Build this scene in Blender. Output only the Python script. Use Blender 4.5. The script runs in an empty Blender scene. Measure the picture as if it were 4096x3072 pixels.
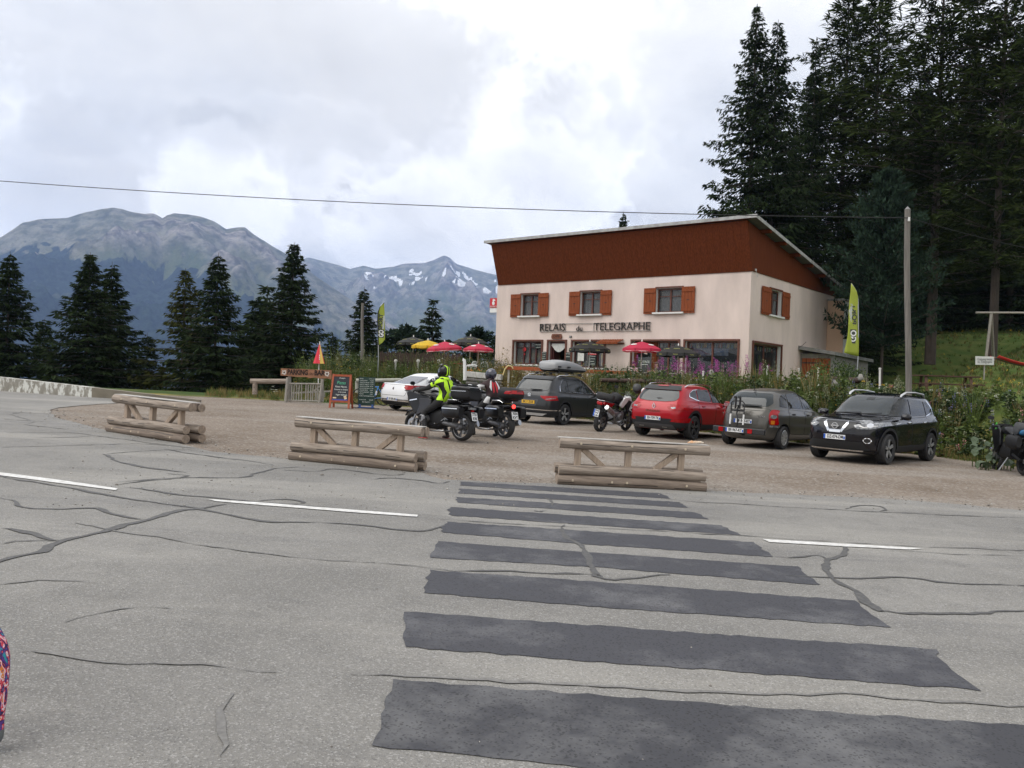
import bpy, bmesh, math, random
import numpy as np
from mathutils import Vector, Matrix
from mathutils.bvhtree import BVHTree
sc = bpy.context.scene
col = sc.collection
R = math.radians

# ------------------------------------------------------------ camera
F, CX, CY, TH, PT, EYE = 3400.0, 2048.0, 1536.0, 0.037, 6/3400.0, 1.65
_r = Vector((math.cos(TH), 0, math.sin(TH))); _u0 = Vector((-math.sin(TH), 0, math.cos(TH)))
_f0 = Vector((0, 1, 0)); _f = _f0*math.cos(PT)-_u0*math.sin(PT); _u = _u0*math.cos(PT)+_f0*math.sin(PT)
cd = bpy.data.cameras.new('camera'); cam = bpy.data.objects.new('camera', cd); col.objects.link(cam)
cd.sensor_width = 36; cd.lens = 36*F/4096; cd.clip_end = 60000; cd.clip_start = .1
cam.matrix_world = Matrix(((_r.x, _u.x, -_f.x, 0), (_r.y, _u.y, -_f.y, 0), (_r.z, _u.z, -_f.z, EYE), (0, 0, 0, 1)))
sc.camera = cam

def ray(px, py): return _f+_r*((px-CX)/F)+_u*((CY-py)/F)

# ------------------------------------------------------------ sky, sun, exposure
SUN_EL, SUN_AZ = 56, -112        # degrees; azimuth clockwise from +Y (the view direction)
w = bpy.data.worlds.new('World'); sc.world = w; w.use_nodes = True
nt = w.node_tree; nt.nodes.clear()
def N(tree, typ, **kw):
  n = tree.nodes.new(typ)
  for k, v in kw.items():
    if k.startswith('i_'): n.inputs[k[2:].replace('_', ' ')].default_value = v
    else: setattr(n, k, v)
  return n
def ramp(tree, stops, interp='LINEAR'):
  n = tree.nodes.new('ShaderNodeValToRGB'); cr = n.color_ramp; cr.interpolation = interp
  while len(cr.elements) < len(stops): cr.elements.new(.5)
  for e, (p, c) in zip(cr.elements, stops):
    e.position = p; e.color = (c, c, c, 1) if isinstance(c, (int, float)) else (*c, 1)
  return n
def sky_world():
  L = nt.links.new
  sky = N(nt, 'ShaderNodeTexSky', sky_type='NISHITA', sun_disc=False)
  sky.sun_elevation = R(SUN_EL); sky.sun_rotation = R(SUN_AZ); sky.altitude = 1500
  hs = N(nt, 'ShaderNodeVectorMath', operation='SCALE'); hs.inputs['Scale'].default_value = .12
  L(sky.outputs[0], hs.inputs[0])
  tc = N(nt, 'ShaderNodeTexCoord'); sep = N(nt, 'ShaderNodeSeparateXYZ'); L(tc.outputs['Generated'], sep.inputs[0])
  ab = N(nt, 'ShaderNodeMath', operation='MAXIMUM'); ab.inputs[1].default_value = 0; L(sep.outputs[2], ab.inputs[0])
  ad = N(nt, 'ShaderNodeMath', operation='ADD'); ad.inputs[1].default_value = .22; L(ab.outputs[0], ad.inputs[0])
  dv = N(nt, 'ShaderNodeVectorMath', operation='DIVIDE'); L(tc.outputs['Generated'], dv.inputs[0])
  cmb = N(nt, 'ShaderNodeCombineXYZ')
  for i in range(3): L(ad.outputs[0], cmb.inputs[i])
  L(cmb.outputs[0], dv.inputs[1])
  # broad stratus
  n1 = N(nt, 'ShaderNodeTexNoise'); n1.inputs['Scale'].default_value = 1.35; n1.inputs['Detail'].default_value = 9; n1.inputs['Roughness'].default_value = .52; n1.inputs['Distortion'].default_value = .35
  mp = N(nt, 'ShaderNodeMapping'); mp.inputs['Location'].default_value = (3.2, 1.7, .6); L(dv.outputs[0], mp.inputs[0]); L(mp.outputs[0], n1.inputs['Vector'])
  r1 = ramp(nt, [(.30, (.66, .66, .66)), (.43, (.85, .845, .84)), (.55, (1.08, 1.07, 1.05)), (.72, (1.36, 1.34, 1.30))]); L(n1.outputs[0], r1.inputs[0])
  # cumulus heads, crisper
  n2 = N(nt, 'ShaderNodeTexNoise'); n2.inputs['Scale'].default_value = 3.6; n2.inputs['Detail'].default_value = 12; n2.inputs['Roughness'].default_value = .56; n2.inputs['Distortion'].default_value = .2
  mp2 = N(nt, 'ShaderNodeMapping'); mp2.inputs['Location'].default_value = (.35, 4.9, 2.2); mp2.inputs['Scale'].default_value = (1, 1, 1.9); L(tc.outputs['Generated'], mp2.inputs[0]); L(mp2.outputs[0], n2.inputs['Vector'])
  r2m = ramp(nt, [(.50, 0), (.535, 1)]); L(n2.outputs[0], r2m.inputs[0])
  r2c = ramp(nt, [(.50, (1.35, 1.34, 1.32)), (.56, (1.08, 1.08, 1.08)), (.66, (.80, .815, .83))]); L(n2.outputs[0], r2c.inputs[0])
  elm = ramp(nt, [(.0, .85), (.28, .7), (.42, .15), (.6, 0)]); L(sep.outputs[2], elm.inputs[0])
  mm = N(nt, 'ShaderNodeMath', operation='MULTIPLY'); L(r2m.outputs[0], mm.inputs[0]); L(elm.outputs[0], mm.inputs[1])
  mx = N(nt, 'ShaderNodeMix', data_type='RGBA'); L(mm.outputs[0], mx.inputs['Factor']); L(r1.outputs[0], mx.inputs['A']); L(r2c.outputs[0], mx.inputs['B'])
  # single clouds standing out of the layer: (pixel, size, flattening, edge colour, core colour, strength)
  cur = mx.outputs['Result']; wn = N(nt, 'ShaderNodeTexNoise'); wn.inputs['Scale'].default_value = 16; wn.inputs['Detail'].default_value = 12; wn.inputs['Roughness'].default_value = .58; L(tc.outputs['Generated'], wn.inputs['Vector'])
  for px, py, sz, fl, ce, cc, st in [(2230, 560, .105, .8, 1.42, .93, .9), (2080, 780, .12, 1.5, 1.3, .98, .7), (840, 545, .066, 1.7, .76, .64, .92), (330, 500, .062, 2.2, .80, .68, .9), (420, 720, .13, 1.2, 1.1, .80, .75), (880, 760, .075, .9, 1.4, 1.25, .6), (1000, 200, .30, 2.6, .84, .72, .6), (1700, 900, .12, 1.8, 1.35, 1.0, .6), (3000, 350, .16, 1.8, .95, .84, .5)]:
    d0 = ray(px, py).normalized(); sb = N(nt, 'ShaderNodeVectorMath', operation='SUBTRACT'); L(tc.outputs['Generated'], sb.inputs[0]); sb.inputs[1].default_value = d0
    ml = N(nt, 'ShaderNodeVectorMath', operation='MULTIPLY'); ml.inputs[1].default_value = (1/sz, 1/sz, fl/sz); L(sb.outputs[0], ml.inputs[0]); ln = N(nt, 'ShaderNodeVectorMath', operation='LENGTH'); L(ml.outputs[0], ln.inputs[0])
    ds = N(nt, 'ShaderNodeMath', operation='MULTIPLY_ADD'); ds.inputs[1].default_value = 1.8; L(wn.outputs[0], ds.inputs[0]); L(ln.outputs['Value'], ds.inputs[2])
    k = ramp(nt, [(.0, st), (.58, st), (.645, 0)]); sc2 = N(nt, 'ShaderNodeMath', operation='MULTIPLY'); sc2.inputs[1].default_value = .33; L(ds.outputs[0], sc2.inputs[0]); L(sc2.outputs[0], k.inputs[0])
    cr = ramp(nt, [(.36, cc), (.52, (cc+ce)/2), (.62, ce)]); L(sc2.outputs[0], cr.inputs[0])
    m3 = N(nt, 'ShaderNodeMix', data_type='RGBA'); L(k.outputs[0], m3.inputs['Factor']); L(cur, m3.inputs['A']); L(cr.outputs[0], m3.inputs['B']); cur = m3.outputs['Result']
  # thin places let the blue through
  n3 = N(nt, 'ShaderNodeTexNoise'); n3.inputs['Scale'].default_value = .9; n3.inputs['Detail'].default_value = 6
  mp3 = N(nt, 'ShaderNodeMapping'); mp3.inputs['Location'].default_value = (7.7, .4, 1.3); L(dv.outputs[0], mp3.inputs[0]); L(mp3.outputs[0], n3.inputs['Vector'])
  r3 = ramp(nt, [(.36, .16), (.50, 0)]); L(n3.outputs[0], r3.inputs[0])
  mx2 = N(nt, 'ShaderNodeMix', data_type='RGBA'); L(r3.outputs[0], mx2.inputs['Factor']); L(cur, mx2.inputs['A']); L(hs.outputs[0], mx2.inputs['B'])
  bg = N(nt, 'ShaderNodeBackground'); bg.inputs['Strength'].default_value = .86; L(mx2.outputs['Result'], bg.inputs['Color'])
  out = N(nt, 'ShaderNodeOutputWorld'); L(bg.outputs[0], out.inputs['Surface'])
sky_world()
sl = bpy.data.lights.new('sun', 'SUN'); sl.energy = 2.0; sl.angle = R(60); sl.color = (1, .96, .9)
sun = bpy.data.objects.new('sun', sl); col.objects.link(sun)
sd = Vector((math.sin(R(SUN_AZ))*math.cos(R(SUN_EL)), math.cos(R(SUN_AZ))*math.cos(R(SUN_EL)), math.sin(R(SUN_EL))))
sun.rotation_euler = sd.to_track_quat('Z', 'Y').to_euler(); sun.location = (0, 0, 60)
sc.view_settings.view_transform = 'Standard'; sc.view_settings.look = 'None'; sc.view_settings.exposure = 0.34; sc.view_settings.gamma = 1
sc.cycles.use_denoising = True
sc.cycles.max_bounces = 6; sc.cycles.diffuse_bounces = 3; sc.cycles.glossy_bounces = 3; sc.cycles.transmission_bounces = 4
sc.cycles.transparent_max_bounces = 12; sc.cycles.volume_bounces = 1; sc.cycles.caustics_reflective = False; sc.cycles.caustics_refractive = False
sc.cycles.sample_clamp_indirect = 4

# ------------------------------------------------------------ geometry helpers
def at(px, py, D):
  d = ray(px, py); return Vector((0, 0, EYE))+d*(D/d.y)
def G(X, Y):                    # the lot and road: a gently tilted plane
  y = min(max(Y, -20), 38)
  return .024-.024*16*math.tanh(X/16)+.010*y
def gp(px, py):
  d = ray(px, py); z = 0.0
  for _ in range(12):
    t = (z-EYE)/d.z; x, y = d.x*t, d.y*t; z = G(x, y)
  return Vector((x, y, z))
def smooth(a, b, x):
  t = min(max((x-a)/(b-a), 0), 1); return t*t*(3-2*t)

class MB:
  """collects shapes, then becomes ONE mesh object"""
  def __init__(s): s.v = []; s.f = []; s.m = []; s.cm = 0
  def add(s, vs, fs):
    o = len(s.v); s.v += [tuple(v) for v in vs]; s.f += [tuple(i+o for i in f) for f in fs]; s.m += [s.cm]*len(fs); return s
  def box(s, c, d, M=None):
    x, y, z = d[0]/2, d[1]/2, d[2]/2
    vs = [Vector((i, j, k)) for i in (-x, x) for j in (-y, y) for k in (-z, z)]
    if M is not None: vs = [M @ v for v in vs]
    vs = [v+Vector(c) for v in vs]
    return s.add(vs, [(0, 1, 3, 2), (4, 6, 7, 5), (0, 4, 5, 1), (2, 3, 7, 6), (0, 2, 6, 4), (1, 5, 7, 3)])
  def bar(s, a, b, wd, ht, up=(0, 0, 1)):
    a, b = Vector(a), Vector(b); d = b-a; x = d.normalized(); y = Vector(up).cross(x)
    if y.length < 1e-4: y = Vector((1, 0, 0)).cross(x)
    y.normalize(); z = x.cross(y); M = Matrix((x, y, z)).transposed()
    return s.box((a+b)/2, (d.length, wd, ht), M)
  def tube(s, pts, r, n=8, cap=True, flat=1.0):
    pts = [Vector(p) for p in pts]; rs = r if isinstance(r, (list, tuple)) else [r]*len(pts)
    vs = []; fs = []; ref = None
    for i, p in enumerate(pts):
      t = (pts[min(i+1, len(pts)-1)]-pts[max(i-1, 0)]).normalized()
      if ref is None: ref = Vector((0, 0, 1)) if abs(t.z) < .9 else Vector((1, 0, 0))
      a = ref.cross(t)
      if a.length < 1e-5: a = Vector((1, 0, 0)).cross(t)
      a.normalize(); b = t.cross(a); ref = b
      for k in range(n):
        q = 2*math.pi*k/n; vs.append(p+a*math.cos(q)*rs[i]+b*math.sin(q)*rs[i]*flat)
    for i in range(len(pts)-1):
      for k in range(n):
        fs.append((i*n+k, i*n+(k+1) % n, (i+1)*n+(k+1) % n, (i+1)*n+k))
    if cap: fs += [tuple(range(n-1, -1, -1)), tuple(range((len(pts)-1)*n, len(pts)*n))]
    return s.add(vs, fs)
  def lathe(s, prof, n=24, axis='z', c=(0, 0, 0), closed=False):
    vs = []; fs = []; m = len(prof); c = Vector(c)
    for k in range(n):
      q = 2*math.pi*k/n; cs, sn = math.cos(q), math.sin(q)
      for (r, h) in prof:
        v = (r*cs, r*sn, h) if axis == 'z' else ((r*cs, h, r*sn) if axis == 'y' else (h, r*cs, r*sn))
        vs.append(Vector(v)+c)
    for k in range(n):
      k2 = (k+1) % n
      for i in range(m if closed else m-1):
        j = (i+1) % m; fs.append((k*m+i, k2*m+i, k2*m+j, k*m+j))
    return s.add(vs, fs)
  def loft(s, secs, n=16):
    """closed body along local x: secs = (x, yc, zc, half-width, half-height, exponent)"""
    vs = []; fs = []
    for (x, yc, zc, a, b, e) in secs:
      for k in range(n):
        q = 2*math.pi*(k+.5)/n; cq, sq = math.cos(q), math.sin(q)
        vs.append((x, yc+a*math.copysign(abs(cq)**(2/e), cq), zc+b*math.copysign(abs(sq)**(2/e), sq)))
    m = len(secs)
    for i in range(m-1):
      for k in range(n): fs.append((i*n+k, i*n+(k+1) % n, (i+1)*n+(k+1) % n, (i+1)*n+k))
    fs += [tuple(range(n-1, -1, -1)), tuple(range((m-1)*n, m*n))]
    return s.add(vs, fs)
  def prism(s, poly, h0, h1, axis='y'):
    """extrude a 2D polygon; axis y: poly is (x,z)"""
    n = len(poly)
    def P(p, h): return (p[0], h, p[1]) if axis == 'y' else ((p[0], p[1], h) if axis == 'z' else (h, p[0], p[1]))
    vs = [P(p, h0) for p in poly]+[P(p, h1) for p in poly]
    fs = [tuple(range(n)), tuple(range(2*n-1, n-1, -1))]+[(i, i+n, (i+1) % n+n, (i+1) % n) for i in range(n)]
    return s.add(vs, fs)
  def xf(s, M):
    s.v = [tuple(M @ Vector(v)) for v in s.v]; return s
  def mesh(s, name, mats, sm=False):
    me = bpy.data.meshes.new(name); me.from_pydata(s.v, [], s.f); me.validate()
    for m in (mats if isinstance(mats, (list, tuple)) else [mats]): me.materials.append(m)
    if any(s.m) and len(s.m) == len(me.polygons): me.polygons.foreach_set('material_index', s.m)
    bm = bmesh.new(); bm.from_mesh(me); bmesh.ops.recalc_face_normals(bm, faces=bm.faces); bm.to_mesh(me); bm.free()
    if sm: shade(me, sm)
    return me
  def build(s, name, mats, parent=None, sm=False, bevel=0):
    o = bpy.data.objects.new(name, s.mesh(name, mats, sm)); col.objects.link(o)
    if parent: o.parent = parent
    if bevel:
      m = o.modifiers.new('bevel', 'BEVEL'); m.width = bevel; m.segments = 2; m.limit_method = 'ANGLE'; m.angle_limit = R(35)
    return o
def shade(me, ang=40):
  ang = 40 if ang is True else ang
  me.polygons.foreach_set('use_smooth', [True]*len(me.polygons))
  bm = bmesh.new(); bm.from_mesh(me); c = R(ang)
  for e in bm.edges:
    e.smooth = not (len(e.link_faces) == 2 and e.calc_face_angle(0) > c)
  bm.to_mesh(me); bm.free()
def npmesh(name, V, Fc, mat, parent=None, sm=False, mi=None):
  """fast mesh from numpy arrays; Fc is (n,3) or (n,4)"""
  V = np.asarray(V, np.float32); Fc = np.asarray(Fc, np.int32); k = Fc.shape[1]
  me = bpy.data.meshes.new(name); me.vertices.add(len(V)); me.vertices.foreach_set('co', V.ravel())
  me.loops.add(Fc.size); me.loops.foreach_set('vertex_index', Fc.ravel())
  me.polygons.add(len(Fc)); me.polygons.foreach_set('loop_start', np.arange(0, Fc.size, k, dtype=np.int32))
  for m in (mat if isinstance(mat, (list, tuple)) else [mat]): me.materials.append(m)
  if mi is not None: me.polygons.foreach_set('material_index', np.asarray(mi, np.int32))
  me.update(calc_edges=True); me.validate()
  if sm: me.polygons.foreach_set('use_smooth', [True]*len(me.polygons))
  o = bpy.data.objects.new(name, me); col.objects.link(o)
  if parent: o.parent = parent
  return o
def tag(o, label, cat, group=None):
  o['label'] = label; o['category'] = cat
  if group: o['group'] = group
  return o
def kind(o, k): o['kind'] = k; return o
def empty(name, loc=(0, 0, 0), rz=0, label=None, cat=None, group=None, sc_=1):
  o = bpy.data.objects.new(name, None); col.objects.link(o); o.location = loc; o.rotation_euler = (0, 0, rz); o.empty_display_size = .2
  if sc_ != 1: o.scale = (sc_,)*3
  if label: tag(o, label, cat, group)
  return o
_kids = {}
def copy_tree(o, parent=None):
  c = o.copy(); col.objects.link(c)
  if parent: c.parent = parent
  for ch in [x for x in bpy.data.objects if x.parent == o]: copy_tree(ch, c)
  return c
def text_mesh(s, size, ext=.004, shear=0, bold=0, align='CENTER', space=1):
  cu = bpy.data.curves.new('t', 'FONT'); cu.body = s; cu.size = size; cu.extrude = ext; cu.align_x = align; cu.align_y = 'CENTER'
  cu.shear = shear; cu.offset = bold; cu.space_character = space; cu.resolution_u = 3
  o = bpy.data.objects.new('t', cu)
  me = bpy.data.meshes.new_from_object(o)
  bpy.data.objects.remove(o); bpy.data.curves.remove(cu); return me
def text(name, s, size, mat, M, parent=None, ext=.004, fit=None, **kw):
  """flat lettering; M maps text x,y (and its normal z) into the parent's space; fit = wanted width"""
  me = text_mesh(s, size, ext, **kw); me.name = name
  if fit and len(me.vertices):
    xs = [v.co.x for v in me.vertices]; k = fit/max(max(xs)-min(xs), 1e-6)
    for v in me.vertices: v.co.x *= k
  me.transform(M); me.materials.clear(); me.materials.append(mat)
  o = bpy.data.objects.new(name, me); col.objects.link(o)
  if parent: o.parent = parent
  return o
def frame(o, x, z):
  """matrix: text x axis, text normal"""
  x = Vector(x).normalized(); z = Vector(z).normalized(); y = z.cross(x)
  return Matrix(((x.x, y.x, z.x, o[0]), (x.y, y.y, z.y, o[1]), (x.z, y.z, z.z, o[2]), (0, 0, 0, 1)))
def bvh_of(o):
  me = o.data; return BVHTree.FromPolygons([v.co.copy() for v in me.vertices], [tuple(p.vertices) for p in me.polygons])
def decal(bvh, poly, axis, off, name, mat, parent, side=1, step=.05, hole=None):
  """a panel that follows a body: the 2D outline is laid on the surface seen along an axis and raised by off.
  axis 'y': poly (x,z), side +1 = from +y; 'x': poly (y,z); 'z': poly (x,y) from above"""
  bm = bmesh.new()
  vs = [bm.verts.new((p[0], p[1], 0)) for p in poly]
  try: bm.faces.new(vs)
  except ValueError: bm.free(); return None
  for ax in (0, 1):
    lo = min(p[ax] for p in poly); hi = max(p[ax] for p in poly); n = max(1, int((hi-lo)/step))
    for i in range(1, n):
      c = lo+(hi-lo)*i/n; no = (1, 0, 0) if ax == 0 else (0, 1, 0)
      bmesh.ops.bisect_plane(bm, geom=bm.verts[:]+bm.edges[:]+bm.faces[:], plane_co=(c, 0, 0) if ax == 0 else (0, c, 0), plane_no=no)
  bmesh.ops.triangulate(bm, faces=bm.faces[:])
  dead = []
  for v in bm.verts:
    a, b = v.co.x, v.co.y
    if axis == 'y': o, d = Vector((a, 5*side, b)), Vector((0, -side, 0))
    elif axis == 'x': o, d = Vector((5*side, a, b)), Vector((-side, 0, 0))
    else: o, d = Vector((a, b, 5)), Vector((0, 0, -1))
    h, nn, _, _ = bvh.ray_cast(o, d)
    if h is None: dead.append(v); continue
    if nn.dot(d) > 0: nn = -nn
    v.co = h+nn*off
  bmesh.ops.delete(bm, geom=dead, context='VERTS')
  me = bpy.data.meshes.new(name); bm.to_mesh(me); bm.free(); me.materials.append(mat)
  me.polygons.foreach_set('use_smooth', [True]*len(me.polygons))
  o = bpy.data.objects.new(name, me); col.objects.link(o); o.parent = parent; return o
def round_poly(poly, r=.05, k=4):
  """round the corners of a polygon"""
  out = []; n = len(poly)
  for i in range(n):
    p0, p1, p2 = Vector(poly[i-1]), Vector(poly[i]), Vector(poly[(i+1) % n])
    a = p0-p1; b = p2-p1; q = min(r, a.length*.45, b.length*.45)
    A = p1+a.normalized()*q; B = p1+b.normalized()*q
    for j in range(k+1):
      t = j/k; out.append(tuple(A*(1-t)**2+p1*2*t*(1-t)+B*t*t))
  return out
def grow(poly, d):
  n = len(poly); A = sum(poly[i-1][0]*poly[i][1]-poly[i][0]*poly[i-1][1] for i in range(n)); sg = 1 if A > 0 else -1; out = []
  for i in range(n):
    p0, p1, p2 = Vector(poly[i-1]), Vector(poly[i]), Vector(poly[(i+1) % n])
    a = (p1-p0).normalized(); b = (p2-p1).normalized(); na = Vector((a.y, -a.x)); nb = Vector((b.y, -b.x)); m = (na+nb)
    m = m/max(m.length_squared/2, .3) if m.length > 1e-4 else na
    out.append(tuple(p1+m*d*sg))
  return out
def circ(c, r, n=20, a0=0, a1=360): return [(c[0]+r*math.cos(R(a0+(a1-a0)*i/n)), c[1]+r*math.sin(R(a0+(a1-a0)*i/n))) for i in range(n+(a1-a0 != 360))]

# ------------------------------------------------------------ materials
_M = {}
def mat(name, c, rough=.6, metal=0, var=0, vscale=6, bump=0, bscale=40, coat=0, c2=None, em=0, spec=.5, island=0, trans=0, dist=.02, detail=5, stretch=None):
  if name in _M: return _M[name]
  m = bpy.data.materials.new(name); m.use_nodes = True; t = m.node_tree; b = t.nodes['Principled BSDF']; L = t.links.new
  b.inputs['Base Color'].default_value = (*c, 1); b.inputs['Roughness'].default_value = rough; b.inputs['Metallic'].default_value = metal
  b.inputs['Specular IOR Level'].default_value = spec
  if coat: b.inputs['Coat Weight'].default_value = coat; b.inputs['Coat Roughness'].default_value = .04
  if em: b.inputs['Emission Color'].default_value = (*c, 1); b.inputs['Emission Strength'].default_value = em
  if var or bump:
    tc = N(t, 'ShaderNodeTexCoord'); src = tc.outputs['Object']
    if stretch:
      mp = N(t, 'ShaderNodeMapping'); mp.inputs['Scale'].default_value = stretch; L(src, mp.inputs[0]); src = mp.outputs[0]
  last = None
  if var or c2:
    c2 = c2 or tuple(max(0, x*(1-var)) for x in c); c1 = c if c2 and not var else tuple(min(1, x*(1+var*.6)) for x in c)
    mx = N(t, 'ShaderNodeMix', data_type='RGBA'); mx.inputs['A'].default_value = (*c2, 1); mx.inputs['B'].default_value = (*c1, 1)
    if island:
      g = N(t, 'ShaderNodeNewGeometry'); L(g.outputs['Random Per Island'], mx.inputs['Factor'])
    else:
      if not (var or bump): tc = N(t, 'ShaderNodeTexCoord'); src = tc.outputs['Object']
      n = N(t, 'ShaderNodeTexNoise'); n.inputs['Scale'].default_value = vscale; n.inputs['Detail'].default_value = detail; n.inputs['Roughness'].default_value = .6
      L(src, n.inputs['Vector']); rp = ramp(t, [(.32, 0), (.68, 1)]); L(n.outputs[0], rp.inputs[0]); L(rp.outputs[0], mx.inputs['Factor'])
    L(mx.outputs['Result'], b.inputs['Base Color'])
  if bump:
    n = N(t, 'ShaderNodeTexNoise'); n.inputs['Scale'].default_value = bscale; n.inputs['Detail'].default_value = 4; L(src, n.inputs['Vector'])
    bp = N(t, 'ShaderNodeBump'); bp.inputs['Strength'].default_value = bump; bp.inputs['Distance'].default_value = dist; L(n.outputs[0], bp.inputs['Height']); L(bp.outputs[0], b.inputs['Normal'])
  if trans:
    tr = N(t, 'ShaderNodeBsdfTranslucent'); tr.inputs[0].default_value = (*[min(1, x*1.3) for x in c], 1); ms = N(t, 'ShaderNodeMixShader'); ms.inputs[0].default_value = trans
    L(b.outputs[0], ms.inputs[1]); L(tr.outputs[0], ms.inputs[2]); L(ms.outputs[0], t.nodes['Material Output'].inputs['Surface'])
  _M[name] = m; return m
def glass_mat(name, tint=(.02, .025, .025), rough=.02, alpha=.85):
  """window glass: mostly a dark room or cabin behind, sky in the reflection"""
  if name in _M: return _M[name]
  m = bpy.data.materials.new(name); m.use_nodes = True; t = m.node_tree; b = t.nodes['Principled BSDF']
  b.inputs['Base Color'].default_value = (*tint, 1); b.inputs['Roughness'].default_value = rough; b.inputs['Specular IOR Level'].default_value = .8
  b.inputs['Alpha'].default_value = alpha; _M[name] = m; return m
BLACK = mat('black_plastic', (.018, .018, .019), .45)
RUBBER = mat('rubber', (.022, .022, .023), .75, var=.3, vscale=30)
CHROME = mat('chrome', (.75, .76, .78), .12, 1)
STEEL = mat('steel', (.42, .43, .44), .35, 1)
WHITE = mat('white_paint', (.75, .75, .73), .5, var=.1, vscale=3)
INK = mat('black_ink', (.012, .012, .013), .6)
# ============================================================ the ground
from mathutils import noise as mn
rnd = random.Random(7)
BANK = [(60, -20), (25, 6), (16, 17.8), (13.4, 21.4), (12.2, 23.4), (5.1, 31.6), (-1, 37.8), (-6, 40.4), (-9.5, 41.2), (-13, 44), (-22, 60)]
def bank_d(X, Y):
  best = 1e9; sg = 1
  for (ax, ay), (bx, by) in zip(BANK[:-1], BANK[1:]):
    dx, dy = bx-ax, by-ay; t = max(0, min(1, ((X-ax)*dx+(Y-ay)*dy)/(dx*dx+dy*dy)))
    ex, ey = X-ax-t*dx, Y-ay-t*dy; d = ex*ex+ey*ey
    if d < best-1e-9: best = d; sg = 1 if dx*(Y-ay)-dy*(X-ax) < 0 else -1
  return sg*math.sqrt(best)
def T(X, Y):
  g = G(X, Y); d = bank_d(X, Y)
  z = g+smooth(.1, 3.4, d)*(1.62-g)
  q = (X-14)*.5+(Y-42)*.85
  if q > -8:
    m = max(smooth(3, 10, X-(11.4+.8*(Y-41.2))), smooth(56, 70, Y))*smooth(-12, 18, X)
    z += .143*(math.log1p(math.exp(min(q, 60)*.6))/.6)*m
  e = 38.5+9*smooth(-13, -9.5, X)+14.5*smooth(-9, -3, X)+60*smooth(4, 18, X)
  if Y > e: z -= .42*(Y-e)*smooth(0, 6, Y-e)
  if X < -24 and Y > 20: z -= .0
  return z
def axis(a, b, fine0, fine1, fs, cs):
  o = []; x = a
  while x < b: o.append(x); x += fs if fine0 <= x <= fine1 else cs
  return o+[b]
def ground():
  xs = axis(-100, 120, -22, 30, .8, 3); ys = axis(-30, 150, 6, 64, .8, 3); V = []; A = []; A2 = []
  for y in ys:
    for x in xs:
      d = bank_d(x, y); z = T(x, y)
      if d > .3 or d < -3 and y > 60: z += mn.fractal(Vector((x*.35, y*.35, 0)), 1, 2, 3)*.05
      else: z += mn.noise(Vector((x*.5, y*.5, 3)))*.006
      V.append((x, y, z-.0))
      gr = smooth(-.5, .5, d+mn.noise(Vector((x*.6, y*.6, 1)))*.5)
      # grass strip by the gate
      s = smooth(34.0, 35.0, y-.12*(x+9)+mn.noise(Vector((x*.8, y*.8, 5)))*.5)*smooth(-2.5, -4.2, x)
      sl = smooth(-17.6, -18.4, x)*smooth(30, 31, y)
      A.append(max(gr, s, sl if y > 36 else 0)); A2.append(smooth(10, 16, x)*smooth(.5, 3, d))
  nx = len(xs); Fc = [(j*nx+i, j*nx+i+1, (j+1)*nx+i+1, (j+1)*nx+i) for j in range(len(ys)-1) for i in range(nx-1)]
  m = bpy.data.materials.new('gravel_and_turf'); m.use_nodes = True; t = m.node_tree; b = t.nodes['Principled BSDF']; L = t.links.new
  tc = N(t, 'ShaderNodeTexCoord')
  def noise(s, d=6, r=.6, x=None):
    n = N(t, 'ShaderNodeTexNoise'); n.inputs['Scale'].default_value = s; n.inputs['Detail'].default_value = d; n.inputs['Roughness'].default_value = r
    if x:
      mp = N(t, 'ShaderNodeMapping'); mp.inputs['Scale'].default_value = x; mp.inputs['Rotation'].default_value = (0, 0, -.62); L(tc.outputs['Object'], mp.inputs[0]); L(mp.outputs[0], n.inputs['Vector'])
    else: L(tc.outputs['Object'], n.inputs['Vector'])
    return n.outputs[0]
  def mix(a, b_, f, mode='MIX'):
    n = N(t, 'ShaderNodeMix', data_type='RGBA', blend_type=mode)
    for s, v in (('A', a), ('B', b_)):
      if isinstance(v, tuple): n.inputs[s].default_value = (*v, 1)
      else: L(v, n.inputs[s])
    if isinstance(f, float): n.inputs['Factor'].default_value = f
    else: L(f, n.inputs['Factor'])
    return n.outputs['Result']
  def rp(src, *st): r = ramp(t, list(st)); L(src, r.inputs[0]); return r.outputs[0]
  g1 = mix((.165, .13, .10), (.245, .205, .168), rp(noise(.55, 8, .65), (.34, 0), (.64, 1)))          # brown dirt / pale dust
  g2 = mix(g1, (.275, .25, .222), rp(noise(.25, 6, .6, (.35, 1.6, 1)), (.50, 0), (.66, .75)))           # trodden wheel tracks
  vo = N(t, 'ShaderNodeTexVoronoi'); vo.inputs['Scale'].default_value = 26; L(tc.outputs['Object'], vo.inputs['Vector'])
  st = N(t, 'ShaderNodeSeparateColor'); L(vo.outputs['Color'], st.inputs[0])
  g3 = mix(g2, (.38, .36, .33), rp(st.outputs[0], (.80, 0), (.9, .55)))
  g4 = mix(g3, (.13, .105, .085), rp(st.outputs[1], (.82, 0), (.92, .6)))
  tf = mix((.10, .105, .028), (.30, .235, .085), rp(noise(1.1, 7), (.38, 0), (.62, 1)))
  tf2 = mix(tf, (.045, .075, .018), rp(noise(.16, 4), (.40, 0), (.56, 1)))
  md = N(t, 'ShaderNodeAttribute', attribute_name='meadow'); tf2 = mix(tf2, mix((.060, .105, .022), (.13, .15, .04), rp(noise(.9, 6), (.40, 0), (.68, 1))), md.outputs['Fac'])
  at_ = N(t, 'ShaderNodeAttribute', attribute_name='turf')
  ed = N(t, 'ShaderNodeMath', operation='ADD'); L(at_.outputs['Fac'], ed.inputs[0])
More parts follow.
